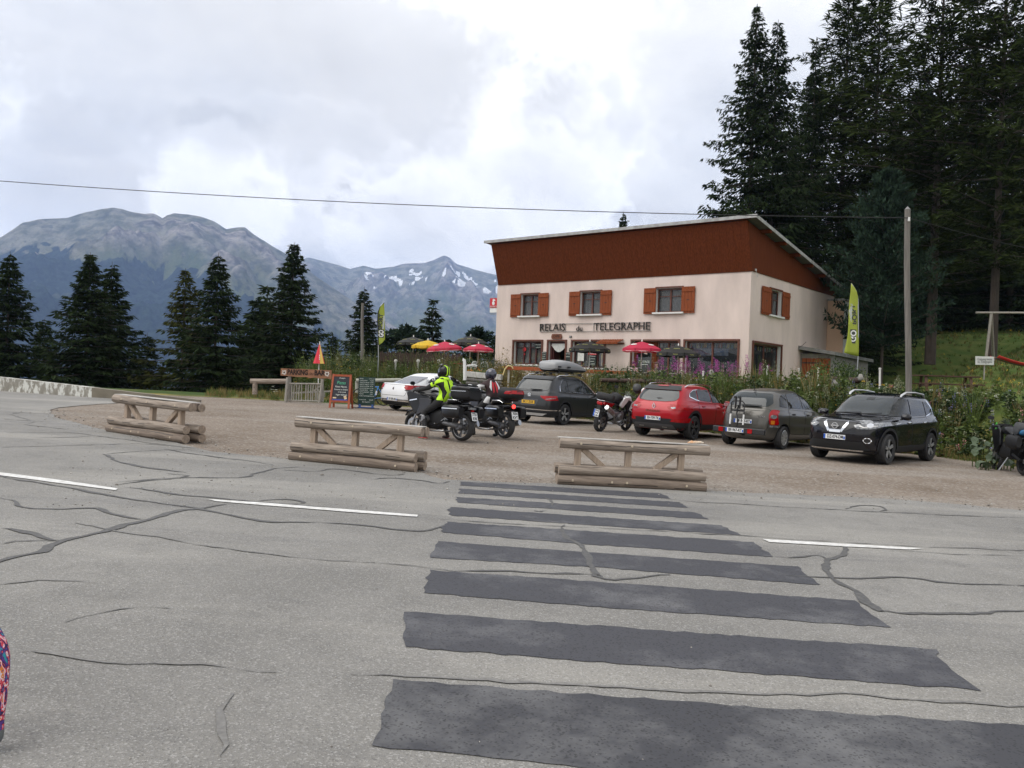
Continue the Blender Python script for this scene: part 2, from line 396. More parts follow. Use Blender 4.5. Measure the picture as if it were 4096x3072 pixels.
  nm = N(t, 'ShaderNodeMath', operation='MULTIPLY_ADD'); nm.inputs[1].default_value = .9; nm.inputs[2].default_value = -.45; L(noise(5, 5), nm.inputs[0]); L(nm.outputs[0], ed.inputs[1])
  c = mix(g4, tf2, rp(ed.outputs[0], (.42, 0), (.58, 1))); L(c, b.inputs['Base Color'])
  b.inputs['Roughness'].default_value = .95; b.inputs['Specular IOR Level'].default_value = .15
  bp = N(t, 'ShaderNodeBump'); bp.inputs['Strength'].default_value = .55; bp.inputs['Distance'].default_value = .03
  ad = N(t, 'ShaderNodeMath', operation='ADD'); L(noise(34, 6, .7), ad.inputs[0]); L(noise(3, 4), ad.inputs[1]); L(ad.outputs[0], bp.inputs['Height']); L(bp.outputs[0], b.inputs['Normal'])
  o = npmesh('ground', V, Fc, m, sm=True); kind(o, 'structure')
  a = o.data.attributes.new('turf', 'FLOAT', 'POINT'); a.data.foreach_set('value', A); a = o.data.attributes.new('meadow', 'FLOAT', 'POINT'); a.data.foreach_set('value', A2)
  return o
ground()

# ------------------------------------------------------------ road
EDGE_PX = [(196, 1640), (204, 1655), (234, 1676), (300, 1692), (348, 1706), (423, 1724), (560, 1748), (696, 1773), (845, 1808), (995, 1823), (1100, 1832), (1150, 1840), (1300, 1856), (1480, 1872), (1686, 1895), (1778, 1922), (2000, 1933), (2221, 1938), (2500, 1950), (2831, 1968), (3100, 1978), (3400, 1990), (3750, 2012), (4096, 2045)]
EDGE = [gp(*p) for p in EDGE_PX]
UP_PX = [(600, 1606), (470, 1614), (330, 1622), (240, 1632)]       # asphalt reaching along the wall, above the gravel tongue
def dens(pts, step, jit, seed):
  r = random.Random(seed); out = []
  for a, b in zip(pts[:-1], pts[1:]):
    a, b = Vector(a[:2]), Vector(b[:2]); n = max(1, int((b-a).length/step)); nn = Vector((-(b-a).y, (b-a).x)).normalized()
    for i in range(n): out.append(a.lerp(b, i/n)+nn*r.uniform(-jit, jit))
  return out+[Vector(pts[-1][:2])]
WALL_B = [gp(-500, 1537), gp(0, 1565), gp(366, 1591), gp(600, 1603), gp(800, 1611)]
def flat_sheet(name, poly, mats, lift, parent=None, step=1.5, th=0):
  bm = bmesh.new(); f = bm.faces.new([bm.verts.new((p[0], p[1], 0)) for p in poly])
  bmesh.ops.triangulate(bm, faces=[f])
  if step:
    for ax in (0, 1):
      lo = min(p[ax] for p in poly); hi = max(p[ax] for p in poly); n = int((hi-lo)/step)
      for i in range(1, n):
        c = lo+(hi-lo)*i/n
        bmesh.ops.bisect_plane(bm, geom=bm.verts[:]+bm.edges[:]+bm.faces[:], plane_co=(c, 0, 0) if ax == 0 else (0, c, 0), plane_no=(1, 0, 0) if ax == 0 else (0, 1, 0))
  for v in bm.verts: v.co.z = G(v.co.x, v.co.y)+lift
  bmesh.ops.recalc_face_normals(bm, faces=bm.faces)
  if sum(f.normal.z for f in bm.faces) < 0: bmesh.ops.reverse_faces(bm, faces=bm.faces[:])
  me = bpy.data.meshes.new(name); bm.to_mesh(me); bm.free(); me.materials.append(mats)
  o = bpy.data.objects.new(name, me); col.objects.link(o)
  if parent: o.parent = parent
  return o
def asphalt_mat():
  m = bpy.data.materials.new('worn_asphalt'); m.use_nodes = True; t = m.node_tree; b = t.nodes['Principled BSDF']; L = t.links.new
  tc = N(t, 'ShaderNodeTexCoord')
  def noise(s, d=6, r=.6, sc_=None, rot=0):
    n = N(t, 'ShaderNodeTexNoise'); n.inputs['Scale'].default_value = s; n.inputs['Detail'].default_value = d; n.inputs['Roughness'].default_value = r
    mp = N(t, 'ShaderNodeMapping'); mp.inputs['Scale'].default_value = sc_ or (1, 1, 1); mp.inputs['Rotation'].default_value = (0, 0, rot); L(tc.outputs['Object'], mp.inputs[0]); L(mp.outputs[0], n.inputs['Vector']); return n.outputs[0]
  def mix(a, b_, f, mode='MIX'):
    n = N(t, 'ShaderNodeMix', data_type='RGBA', blend_type=mode)
    for s, v in (('A', a), ('B', b_)):
      if isinstance(v, tuple): n.inputs[s].default_value = (*v, 1)
      else: L(v, n.inputs[s])
    if isinstance(f, float): n.inputs['Factor'].default_value = f
    else: L(f, n.inputs['Factor'])
    return n.outputs['Result']
  def rp(src, *st): r = ramp(t, list(st)); L(src, r.inputs[0]); return r.outputs[0]
  c = mix((.165, .160, .150), (.265, .256, .238), rp(noise(.35, 6, .6), (.32, 0), (.68, 1)))
  c = mix(c, (.13, .126, .12), rp(noise(2.3, 9, .7), (.50, 0), (.72, .55)))
  c = mix(c, (.33, .315, .285), rp(noise(.22, 7, .65, (.25, 1.7, 1), .12), (.50, 0), (.64, .75)))      # polished wheel paths
  c = mix(c, (.15, .147, .145), rp(noise(.5, 9, .68, (.3, 2.2, 1), .12), (.54, 0), (.72, .8)))     # oil and tyre darkening
  vo = N(t, 'ShaderNodeTexVoronoi'); vo.inputs['Scale'].default_value = 120; L(tc.outputs['Object'], vo.inputs['Vector'])
  s = N(t, 'ShaderNodeSeparateColor'); L(vo.outputs['Color'], s.inputs[0])
  c = mix(c, (.50, .49, .47), rp(s.outputs[0], (.74, 0), (.97, .42)))
  c = mix(c, (.085, .083, .08), rp(s.outputs[1], (.78, 0), (.97, .45)))
  c = mix(c, (.16, .155, .15), rp(noise(22, 4, .7), (.54, 0), (.74, .35)))
  L(c, b.inputs['Base Color']); b.inputs['Roughness'].default_value = .88; b.inputs['Specular IOR Level'].default_value = .25
  bp = N(t, 'ShaderNodeBump'); bp.inputs['Strength'].default_value = .5; bp.inputs['Distance'].default_value = .008
  L(vo.outputs['Distance'], bp.inputs['Height']); L(bp.outputs[0], b.inputs['Normal'])
  return m
ASPH = asphalt_mat()
road_poly = dens([gp(*p) for p in UP_PX]+EDGE+[Vector((16, 10.6, 0)), Vector((30, 6, 0))], .35, .05, 3)
road_poly += [Vector(p) for p in [(90, -12), (60, -28), (-99, -28), (-99, 45), (-60, 46)]]
road_poly += [Vector((p.x, p.y)) for p in WALL_B[0:4]]
road = kind(flat_sheet('road', road_poly, ASPH, .014, step=2.2), 'structure')

def tar(name, c, worn, thr, specks):
  m = bpy.data.materials.new(name); m.use_nodes = True; t = m.node_tree; b = t.nodes['Principled BSDF']; L = t.links.new; tc = N(t, 'ShaderNodeTexCoord')
  def noise(s, d): n = N(t, 'ShaderNodeTexNoise'); n.inputs['Scale'].default_value = s; n.inputs['Detail'].default_value = d; n.inputs['Roughness'].default_value = .7; L(tc.outputs['Object'], n.inputs['Vector']); return n.outputs[0]
  def mix(x, y, f):
    n = N(t, 'ShaderNodeMix', data_type='RGBA'); L(f, n.inputs['Factor'])
    for q, v in (('A', x), ('B', y)):
      if isinstance(v, tuple): n.inputs[q].default_value = (*v, 1)
      else: L(v, n.inputs[q])
    return n.outputs['Result']
  def rp(x, *st): r = ramp(t, list(st)); L(x, r.inputs[0]); return r.outputs[0]
  col_ = mix(c, worn, rp(noise(.9, 8), (thr, 0), (thr+.16, .8)))
  vo = N(t, 'ShaderNodeTexVoronoi'); vo.inputs['Scale'].default_value = 95; L(tc.outputs['Object'], vo.inputs['Vector']); s = N(t, 'ShaderNodeSeparateColor'); L(vo.outputs['Color'], s.inputs[0])
  ad = N(t, 'ShaderNodeMath', operation='MULTIPLY_ADD'); ad.inputs[1].default_value = .9; L(noise(1.6, 6), ad.inputs[0]); L(s.outputs[0], ad.inputs[2])
  col_ = mix(col_, (.27, .265, .26), rp(ad.outputs[0], (specks, 0), (specks+.12, .8))); col_ = mix(col_, (.02, .02, .022), rp(s.outputs[1], (.8, 0), (.95, .6)))
  L(col_, b.inputs['Base Color']); b.inputs['Roughness'].default_value = .8; b.inputs['Specular IOR Level'].default_value = .25; return m
TAR = tar('tar_overlay', (.062, .063, .072), (.15, .15, .156), .50, 1.22); TARN = tar('tar_overlay_worn', (.055, .056, .063), (.15, .15, .153), .45, 1.0)
SEAL = mat('crack_seal', (.055, .054, .054), .75, c2=(.11, .108, .105), vscale=30)
SEALF = mat('crack_seal_faded', (.135, .131, .125), .9, c2=(.22, .214, .203), vscale=28)
LINE = mat('road_line_paint', (.74, .74, .72), .7, c2=(.46, .45, .43), vscale=14, detail=8)
Zc = lambda p: (1400+p[0]*1.2188, 1850+p[1]*1.2188)
STR = [[(140, 725), (1200, 803), (2380, 885), (2600, 1100), (1800, 1100), (700, 1010), (75, 942), (95, 860), (128, 780)],
    [(178, 497), (1100, 565), (1925, 622), (1930, 655), (1975, 690), (2068, 757), (1200, 692), (178, 615), (168, 570), (185, 530)],
    [(262, 360), (900, 405), (1655, 460), (1700, 498), (1775, 549), (950, 492), (240, 435), (250, 395)],
    [(290, 265), (800, 302), (1470, 347), (1490, 368), (1545, 409), (840, 352), (262, 318), (275, 290)],
    [(318, 200), (1330, 267), (1345, 285), (1390, 316), (700, 268), (303, 235), (300, 215)],
    [(328, 151), (1220, 211), (1245, 224), (1284, 244), (332, 179), (322, 164)],
    [(345, 117), (1130, 168), (1150, 174), (1177, 191), (348, 136)],
    [(360, 90), (1080, 134), (1110, 153), (358, 105)],
    [(365, 66), (1020, 105), (1054, 123), (362, 79)]]
for i, s in enumerate(STR):
  pts = [gp(*Zc(p)) for p in s]; pts.append(pts[0])
  o = flat_sheet('crossing_stripe', dens(pts, .07, .017 if i < 4 else .024, 20+i)[:-1], TARN if i == 0 else TAR, .0185, road, step=0)
for px in [[(-60, 1893), (0, 1896), (250, 1928), (470, 1961), (462, 1968), (250, 1941), (0, 1908), (-60, 1903)],
      [(832, 2004), (1050, 2018), (1400, 2046), (1672, 2067), (1668, 2075), (1400, 2056), (1050, 2028), (860, 2012)],
      [(3051, 2164), (3380, 2183), (3695, 2201), (3640, 2206), (3380, 2194), (3075, 2176)]]:
  pts = [gp(*p) for p in px]; pts.append(pts[0])
  flat_sheet('lane_dash', dens(pts, .2, .004, 5)[:-1], LINE, .0225, road, step=0)
CR = [([(-40, 2275), (60, 2240), (150, 2214), (224, 2179), (448, 2126), (587, 2084), (721, 2049), (796, 2042), (910, 2020)], .085, 0),
   ([(-20, 1908), (199, 1945), (487, 1997), (771, 2039), (945, 2072), (1100, 2092), (1400, 2106), (1600, 2125), (1705, 2133), (1790, 2108)], .05, 0),
   ([(0, 1992), (60, 2007), (99, 2034), (249, 2044), (378, 2042), (438, 2064), (587, 2084)], .06, 0),
   ([(0, 2121), (124, 2146), (239, 2169)], .09, 0), ([(0, 2186), (110, 2172), (239, 2169)], .05, 0),
   ([(448, 1947), (671, 1920), (970, 1913), (1040, 1895), (1100, 1880), (1200, 1872)], .05, 0), ([(497, 1955), (746, 1987), (1100, 2020), (1300, 2034)], .05, 0),
   ([(455, 1936), (671, 1917), (760, 1907), (666, 1898)], .04, 0),
   ([(30, 1735), (269, 1734), (398, 1748), (646, 1781), (820, 1800)], .05, 1), ([(140, 1755), (400, 1749)], .04, 1), ([(0, 1793), (300, 1785), (552, 1779), (760, 1792)], .05, 1),
   ([(75, 1652), (50, 1661), (134, 1689), (109, 1701), (278, 1721)], .07, 1), ([(0, 1679), (230, 1692)], .05, 1), ([(0, 1650), (200, 1657)], .05, 1),
   ([(418, 1821), (477, 1848), (552, 1870), (746, 1895)], .08, 0), ([(418, 1821), (600, 1806), (860, 1802)], .045, 1), ([(650, 1800), (840, 1830), (1000, 1848), (1100, 1865)], .05, 0),
   ([(1100, 1885), (1250, 1890), (1330, 1880), (1560, 1905), (1620, 1898)], .045, 0), ([(1480, 1925), (1560, 1918), (1680, 1925), (1760, 1938), (1800, 1930)], .05, 0),
   ([(1040, 2010), (1140, 2005), (1230, 2018), (1130, 2028)], .05, 0),
   ([(2259, 2106), (2240, 2122), (2302, 2179), (2340, 2215), (2375, 2289), (2399, 2319), (2500, 2325), (2680, 2307)], .06, 0),
   ([(1820, 2296), (2100, 2296), (2351, 2307), (2399, 2319)], .045, 0), ([(2180, 1995), (2205, 2015), (2230, 2030)], .06, 0), ([(2140, 2048), (2160, 2052), (2205, 2040)], .05, 0),
   ([(3380, 2191), (3374, 2228), (3307, 2252), (3301, 2277), (3350, 2325), (3420, 2385), (3496, 2447), (3525, 2458)], .085, 0),
   ([(3094, 2234), (3180, 2236), (3277, 2230), (3310, 2246)], .04, 0), ([(3140, 2310), (3350, 2319), (3594, 2319), (3800, 2338), (4140, 2354)], .05, 0),
   ([(3520, 2453), (3650, 2468), (3830, 2458), (3960, 2464), (4140, 2450)], .05, 0),
   ([(1680, 2077), (2009, 2100), (2497, 2124), (2984, 2151), (3374, 2176), (3700, 2194), (4140, 2210)], .022, 0),
   ([(2640, 2003), (3045, 2027), (3399, 2047), (3700, 2062), (4140, 2078)], .03, 0), ([(3385, 2042), (3440, 2028), (3520, 2030), (3540, 2045), (3480, 2052)], .05, 0),
   ([(75, 2622), (187, 2637), (431, 2656), (800, 2679), (1100, 2705)], .035, 1), ([(0, 2350), (160, 2330), (400, 2345)], .02, 1), ([(260, 2500), (560, 2440), (700, 2440)], .025, 1),
   ([(1400, 2709), (1800, 2725), (2131, 2746), (2741, 2776), (3472, 2801), (4140, 2840)], .03, 1), ([(300, 2100), (700, 2170), (1100, 2230), (1500, 2260)], .03, 1), ([(1500, 2262), (1660, 2278), (1820, 2296)], .03, 0),
   ([(3560, 2210), (3800, 2220), (4140, 2232)], .02, 1), ([(900, 2790), (870, 2900), (880, 3040)], .04, 1)]
r_ = random.Random(11)
for pts, wd, faded in CR:
  P = [gp(*p).to_2d() for p in pts]; C = []
  for i in range(len(P)-1):                                   # catmull-rom so the seal runs in curves
    p0, p1, p2, p3 = P[max(i-1, 0)], P[i], P[i+1], P[min(i+2, len(P)-1)]; n = max(3, int((p2-p1).length/.10))
    for k in range(n):
      t = k/n; C.append(.5*((2*p1)+(p2-p0)*t+(2*p0-5*p1+4*p2-p3)*t*t+(3*p1-p0-3*p2+p3)*t**3))
  C.append(P[-1]); V = []; Fq = []; ph = r_.uniform(0, 9)
  for i, c in enumerate(C):
    d = (C[min(i+1, len(C)-1)]-C[max(i-1, 0)]); nn = Vector((-d.y, d.x)).normalized(); taper = min(1, (i+.6)/4, (len(C)-i-.4)/4)
    h = wd*.42*taper*(1+.9*mn.noise(Vector((i*.35, ph, 0))))
    c = c+nn*(.07*mn.noise(Vector((i*.22, ph, 5)))+.03*mn.noise(Vector((i*.8, ph, 9))))
    for s in (-1, 1):
      q = c+nn*s*(h+r_.uniform(-.011, .011)); V.append((q.x, q.y, G(q.x, q.y)+.0205))
  npmesh('crack_seal', V, [(2*i, 2*i+1, 2*i+3, 2*i+2) for i in range(len(C)-1)], SEALF if faded else SEAL, road)

# loose stones along the road edge and strewn over lot and road
def stones():
  r = np.random.default_rng(4); V = []; Fc = []; mi = []
  base = np.array([(1, 0, 0), (-1, 0, 0), (0, 1, 0), (0, -1, 0), (0, 0, 1), (0, 0, -1)], float); bf = np.array([(0, 2, 4), (2, 1, 4), (1, 3, 4), (3, 0, 4), (2, 0, 5), (1, 2, 5), (3, 1, 5), (0, 3, 5)])
  P = []
  for a, b in zip(EDGE[:-1], EDGE[1:]):
    n = int((b-a).length*38)
    for _ in range(n):
      p = a.lerp(b, r.random()); P.append((p.x+r.normal(.05, .28), p.y+abs(r.normal(.12, .35))-.1, r.lognormal(-4.5, .45)))
  for _ in range(2600):
    px, py = r.uniform(150, 4096), r.uniform(1640, 2040); p = gp(px, py)
    if bank_d(p.x, p.y) < -.3: P.append((p.x, p.y, r.lognormal(-4.9, .45)))
  for _ in range(420):
    p = gp(r.uniform(0, 4096), r.uniform(2050, 3060)); P.append((p.x, p.y, r.lognormal(-5.6, .4)))
  for x, y, s in P:
    s = min(s, .05); k = r.uniform(.6, 1.2, (6, 1)); q = base*k*s*np.array([1, r.uniform(.6, 1), r.uniform(.45, .8)]); a = r.uniform(0, 6.3); c, sn = math.cos(a), math.sin(a)
    q = q @ np.array([[c, sn, 0], [-sn, c, 0], [0, 0, 1]])+np.array([x, y, G(x, y)+.014+s*.25]); o = len(V)*6; V.append(q); Fc.append(bf+o)
  o = npmesh('loose_gravel', np.concatenate(V), np.concatenate(Fc), mat('stone_chip', (.42, .395, .36), .9, c2=(.12, .105, .09), island=1, var=0))
  kind(o, 'stuff'); o['label'] = 'loose stone chips along the edge of the asphalt'; o['category'] = 'gravel'
stones()

# ============================================================ mountains
zz = lambda p: (p[0]*.904, 800+p[1]*.904)
RA = [(-900, 330), (-500, 250), (-200, 205), (0, 165), (60, 125), (100, 95), (170, 80), (290, 72), (380, 45), (450, 30), (500, 25), (540, 35), (580, 50), (640, 62), (680, 58), (722, 82), (735, 66), (770, 55), (830, 62), (890, 72), (940, 90), (1000, 128), (1040, 122), (1085, 118), (1120, 145), (1200, 195), (1280, 240), (1400, 335), (1600, 470), (1800, 590), (2100, 700), (2600, 780), (5000, 800)]
RB = [(-900, 700), (900, 520), (1200, 330), (1360, 250), (1400, 258), (1500, 283), (1550, 300), (1610, 286), (1660, 300), (1740, 295), (1800, 280), (1880, 280), (1930, 262), (1965, 245), (1990, 255), (2020, 283), (2060, 295), (2120, 310), (2180, 325), (2250, 345), (2400, 400), (2700, 470), (5000, 560)]
FOR = [(-900, 300), (0, 260), (100, 235), (230, 192), (310, 245), (440, 258), (540, 247), (640, 262), (760, 285), (860, 330), (1020, 400), (1150, 460), (1300, 560), (1500, 640), (1700, 660), (2000, 640), (2250, 610), (5000, 560)]
def prof(P):
  a = []; e = []
  for p in P:
    d = ray(*zz(p)); h = math.hypot(d.x, d.y); a.append(math.atan2(d.x, d.y)); e.append(d.z/h)
  return np.array(a), np.array(e)
def mountains():
  aA, eA = prof(RA); aB, eB = prof(RB); aF, eF = prof(FOR)
  az = np.linspace(R(-44), R(40), 620); ds = np.concatenate([np.geomspace(110, 1500, 24), np.linspace(1600, 5600, 150), np.linspace(5650, 9300, 110)])
  V = np.zeros((len(ds), len(az), 3), np.float32); C = np.zeros((len(ds), len(az), 4), np.float32)
  EA = np.interp(az, aA, eA); EB = np.interp(az, aB, eB); EF = np.interp(az, aF, eF)
  DA, DB = 5200., 8600.
  for i, d in enumerate(ds):
    fl = -60-440*min(1, max(0, (d-110)/1300))
    for j, a in enumerate(az):
      x, y = d*math.sin(a), d*math.cos(a); p = Vector((x/900, y/900, 0))
      n = mn.ridged_multi_fractal(p*1.35, .85, 2.15, 7, .9, 2.0)-1.1
      n2 = mn.fractal(Vector((x/260, y/260, 7)), .8, 2.1, 5)-.55*mn.ridged_multi_fractal(p*4.2, .8, 2.2, 4, .9, 2.0)+.5
      zA = EA[j]*DA+EYE; zB = EB[j]*DB+EYE
      tA = (d-1500)/(DA-1500); tB = (d-3600)/(DB-3600)
      z = fl
      if tA > 0:
        if tA < 1: hA = fl+(zA-fl)*tA**1.12+(n*150+n2*55)*min(1, tA*4)*min(1, (1-tA)*6+.06)
        else: hA = zA-(d-DA)*.55+n2*20
        z = max(z, hA)
      if tB > 0:
        if tB < 1: hB = fl+(zB-fl)*tB**1.05+(n*190+n2*60)*min(1, tB*4)*min(1, (1-tB)*6+.05)
        else: hB = zB-(d-DB)*.6
        z = max(z, hB)
      V[i, j] = (x, y, z)
      el = (z-EYE)/d; jt = n2*.016+.020*mn.noise(Vector((x/120, y/120, 2)))+.016*mn.noise(Vector((x/40, y/40, 6)))
      far = 1 if (tB > .05 and z == (hB if tB > 0 else None)) else 0
      forest = smooth(.006, -.006, el-EF[j]-jt)
      if tA < 1 and not far: forest = max(forest, .75*smooth(.02, .05, n2*.05+mn.noise(Vector((x/90, y/90, 9)))*.06)*smooth(.07, -.01, el-EF[j]))
      if far: forest *= .8
      # right flank is open pasture, scattered woods
      past = smooth(R(-15), R(-7), a)
      forest *= 1-.75*past*smooth(-.15, .2, mn.noise(Vector((x/150, y/150, 4))))
      top = EA[j] if not far else EB[j]
      rock = smooth(.085, .02, top-el-n2*.03)*(.55+.45*smooth(-.2, .3, n))
      snow = 0
      if far: snow = smooth(.032, .016, EB[j]-el)*smooth(.003, .010, EB[j]-el)*smooth(.17, .26, mn.noise(Vector((x/110, y/300, 11)))*.7+.5*mn.noise(Vector((x/45, y/90, 3))))*smooth(R(-11.5), R(-9), a)
      C[i, j] = (forest, rock, snow, 1)
  na = len(az); I = np.arange(len(ds)*na).reshape(len(ds), na)
  Fc = np.stack([I[:-1, :-1], I[:-1, 1:], I[1:, 1:], I[1:, :-1]], -1).reshape(-1, 4)
  m = bpy.data.materials.new('alpine_slope'); m.use_nodes = True; t = m.node_tree; b = t.nodes['Principled BSDF']; L = t.links.new
  at_ = N(t, 'ShaderNodeAttribute', attribute_name='cover'); s = N(t, 'ShaderNodeSeparateColor'); L(at_.outputs['Color'], s.inputs[0])
  tc = N(t, 'ShaderNodeTexCoord')
  def noise(sc_, d=6):
    n = N(t, 'ShaderNodeTexNoise'); n.inputs['Scale'].default_value = sc_; n.inputs['Detail'].default_value = d; n.inputs['Roughness'].default_value = .65; L(tc.outputs['Object'], n.inputs['Vector']); return n.outputs[0]
  def mix(a, b_, f):
    n = N(t, 'ShaderNodeMix', data_type='RGBA')
    for q, v in (('A', a), ('B', b_)):
      if isinstance(v, tuple): n.inputs[q].default_value = (*v, 1)
      else: L(v, n.inputs[q])
    L(f, n.inputs['Factor']); return n.outputs['Result']
  def rp(src, *st): r = ramp(t, list(st)); L(src, r.inputs[0]); return r.outputs[0]
  gr = mix((.055, .095, .034), (.165, .17, .075), rp(noise(.004, 8), (.35, 0), (.65, 1)))
  gr = mix(gr, (.035, .055, .025), rp(noise(.016, 7), (.54, 0), (.62, .9)))
  gr = mix(gr, (.33, .30, .25), rp(noise(.022, 8), (.60, 0), (.70, .7)))
  rk = mix((.085, .077, .072), (.34, .31, .285), rp(noise(.012, 12), (.42, 0), (.58, 1)))
  rk = mix(rk, (.07, .075, .06), rp(noise(.03, 8), (.58, 0), (.68, .7)))
  c = mix(gr, rk, s.outputs[1])
  fo = mix((.003, .008, .011), (.034, .056, .046), rp(noise(.035, 8), (.36, 0), (.66, 1))); fo = mix(fo, (.10, .115, .075), rp(noise(.006, 9), (.60, 0), (.68, .55)))  # woods tinted bluish-dark, part of the aerial haze put into the colour
  ad = N(t, 'ShaderNodeMath', operation='MULTIPLY_ADD'); ad.inputs[1].default_value = .5; L(noise(.02, 6), ad.inputs[0]); ad2 = N(t, 'ShaderNodeMath', operation='ADD'); ad2.inputs[1].default_value = -.25; L(s.outputs[0], ad2.inputs[0]); L(ad2.outputs[0], ad.inputs[2])
  c = mix(c, fo, rp(ad.outputs[0], (.40, 0), (.60, 1)))
  c = mix(c, (.85, .87, .9), rp(s.outputs[2], (.35, 0), (.5, 1)))
  L(c, b.inputs['Base Color']); b.inputs['Roughness'].default_value = 1; b.inputs['Specular IOR Level'].default_value = 0
  bp = N(t, 'ShaderNodeBump'); bp.inputs['Strength'].default_value = .8; bp.inputs['Distance'].default_value = 60; L(noise(.014, 12), bp.inputs['Height']); L(bp.outputs[0], b.inputs['Normal'])
  o = npmesh('mountains', V.reshape(-1, 3), Fc, m, sm=True); kind(o, 'structure')
  a = o.data.color_attributes.new('cover', 'FLOAT_COLOR', 'POINT'); a.data.foreach_set('color', C.reshape(-1))
  return float(V[..., 2].min()), float(V[..., 2].max())
MZ0, MZ1 = mountains()
def haze():
  o = MB().box((0, 4500, (MZ0-2+MZ1+40)/2), (15000, 9800, MZ1+42-MZ0)).build('haze', mat('x', (1, 1, 1)))
  m = bpy.data.materials.new('mountain_air'); m.use_nodes = True; t = m.node_tree; t.nodes.clear()
  v = N(t, 'ShaderNodeVolumePrincipled'); v.inputs['Color'].default_value = (.44, .61, 1, 1); v.inputs['Density'].default_value = HAZE; v.inputs['Anisotropy'].default_value = .2
  out = N(t, 'ShaderNodeOutputMaterial'); t.links.new(v.outputs[0], out.inputs['Volume']); o.data.materials.clear(); o.data.materials.append(m)
  kind(o, 'stuff')
HAZE = 8e-5
haze()
# ============================================================ the inn
PLAST = mat('salmon_plaster', (.68, .57, .515), .9, var=.15, vscale=.9, detail=9, stretch=(1, 1, .35), bump=.25, bscale=60, dist=.01, spec=.2)
PLASTB = mat('peach_plaster', (.62, .43, .30), .9, var=.06, vscale=1)
FASC = mat('stained_cladding', (.122, .032, .0115), .7, spec=.08, var=.34, vscale=2.2, stretch=(9, 9, .35), bump=.15, bscale=8, dist=.01)
SHUT = mat('shutter_wood', (.24, .062, .020), .6, spec=.2, var=.3, vscale=3, stretch=(14, 14, 1))
FRAMEW = mat('brown_joinery', (.115, .035, .018), .5, var=.25, vscale=5)
REDW = mat('oxblood_joinery', (.075, .016, .014), .45, var=.2, vscale=5)
REVEAL = mat('white_reveal', (.68, .68, .66), .7, var=.08, vscale=3)
ROOFM = mat('roof_sheet', (.20, .21, .225), .5, .3, var=.2, vscale=3)
ROOFE = mat('grey_roof_edge', (.36, .36, .35), .7, var=.35, vscale=4)
WINGL = glass_mat('window_glass', (.03, .035, .04), .02, .42)
CURT = mat('net_curtain', (.62, .62, .60), .9, var=.25, vscale=4, stretch=(12, 12, .5))
ROOMD = mat('dim_room', (.035, .03, .027), .9)  # near-black wall colour carries the dimness of the unlit rooms
SIGNB = mat('sign_letter_black', (.02, .017, .014), .5)
SLATE = mat('chalkboard', (.012, .022, .02), .6, var=.4, vscale=6)
CHALK = mat('chalk', (.62, .66, .62), .9)
PLAQ = mat('plaque_wood', (.17, .055, .025), .6, var=.3, vscale=8)
BX, BY, BZ = -0.99, 51.09, 1.62
W_, DPT = 15.85, 12.3
inn = empty('inn', (BX, BY, BZ), math.atan2(-.6239, .7815), 'cream two-storey roadside inn with rust-brown clad upper band and sloping roof', 'building')
def wall(name, P, U, length, z0, z1, ops, m, dep=.28):
  """plastered wall sheet with real openings and their white reveals; P origin, U along, in = inward"""
  inn_ = Vector((-U[1], U[0], 0)); U = Vector((*U, 0)); P = Vector(P); b = MB()
  xs = sorted({0, length, *[o[0] for o in ops], *[o[1] for o in ops]}); zs = sorted({z0, z1, *[o[2] for o in ops], *[o[3] for o in ops]})
  def p(x, z, d=0): return P+U*x+inn_*d+Vector((0, 0, z))
  for a, c in zip(xs[:-1], xs[1:]):
    for e, f in zip(zs[:-1], zs[1:]):
      if any(o[0] <= a and c <= o[1] and o[2] <= e and f <= o[3] for o in ops): continue
      b.add([p(a, e), p(c, e), p(c, f), p(a, f)], [(0, 1, 2, 3)])
  b.cm = 1
  for (a, c, e, f) in ops:
    for q in ([(a, e), (a, f)], [(c, e), (c, f)], [(a, f), (c, f)], [(a, e), (c, e)]):
      (x1, y1), (x2, y2) = q; b.add([p(x1, y1), p(x2, y2), p(x2, y2, dep), p(x1, y1, dep)], [(0, 1, 2, 3)])
  return b.build(name, [m, REVEAL], inn)
UW = [(1.74, 3.06), (5.93, 7.30), (10.70, 12.21)]
fo = [(a, b, 3.95, 5.20) for a, b in UW]+[(1.33, 3.36, 1.12, 2.46), (3.86, 5.03, 0, 2.46), (5.53, 7.60, 1.0, 2.46), (9.38, 12.08, 0, 2.46), (12.48, 15.30, .55, 2.46)]
wall('wall', (0, 0, 0), (1, 0), W_, -1.2, 5.90, fo, PLAST)
ro = [(2.35, 3.95, 3.95, 5.25), (.50, 4.12, .35, 2.42)]
wall('wall', (W_, 0, 0), (0, 1), DPT, -1.2, 5.95, ro, PLAST)
b = MB(); b.box((0, DPT/2, 2.35), (.25, DPT-.02, 7.1)); b.box((W_/2, DPT, 2.3), (W_-.02, .25, 7.0)); b.build('wall', PLAST, inn)
b = MB(); b.box((W_/2, DPT/2, 2.72), (W_-.6, DPT-.5, .2)); b.box((W_/2, DPT/2, -.12), (W_-.6, DPT-.5, .2)); b.box((W_/2, 3.2, 1.3), (W_-.8, .15, 2.5)); b.box((W_/2, 3.2, 4.4), (W_-.8, .15, 3.0)); b.build('interior_wall', ROOMD, inn)
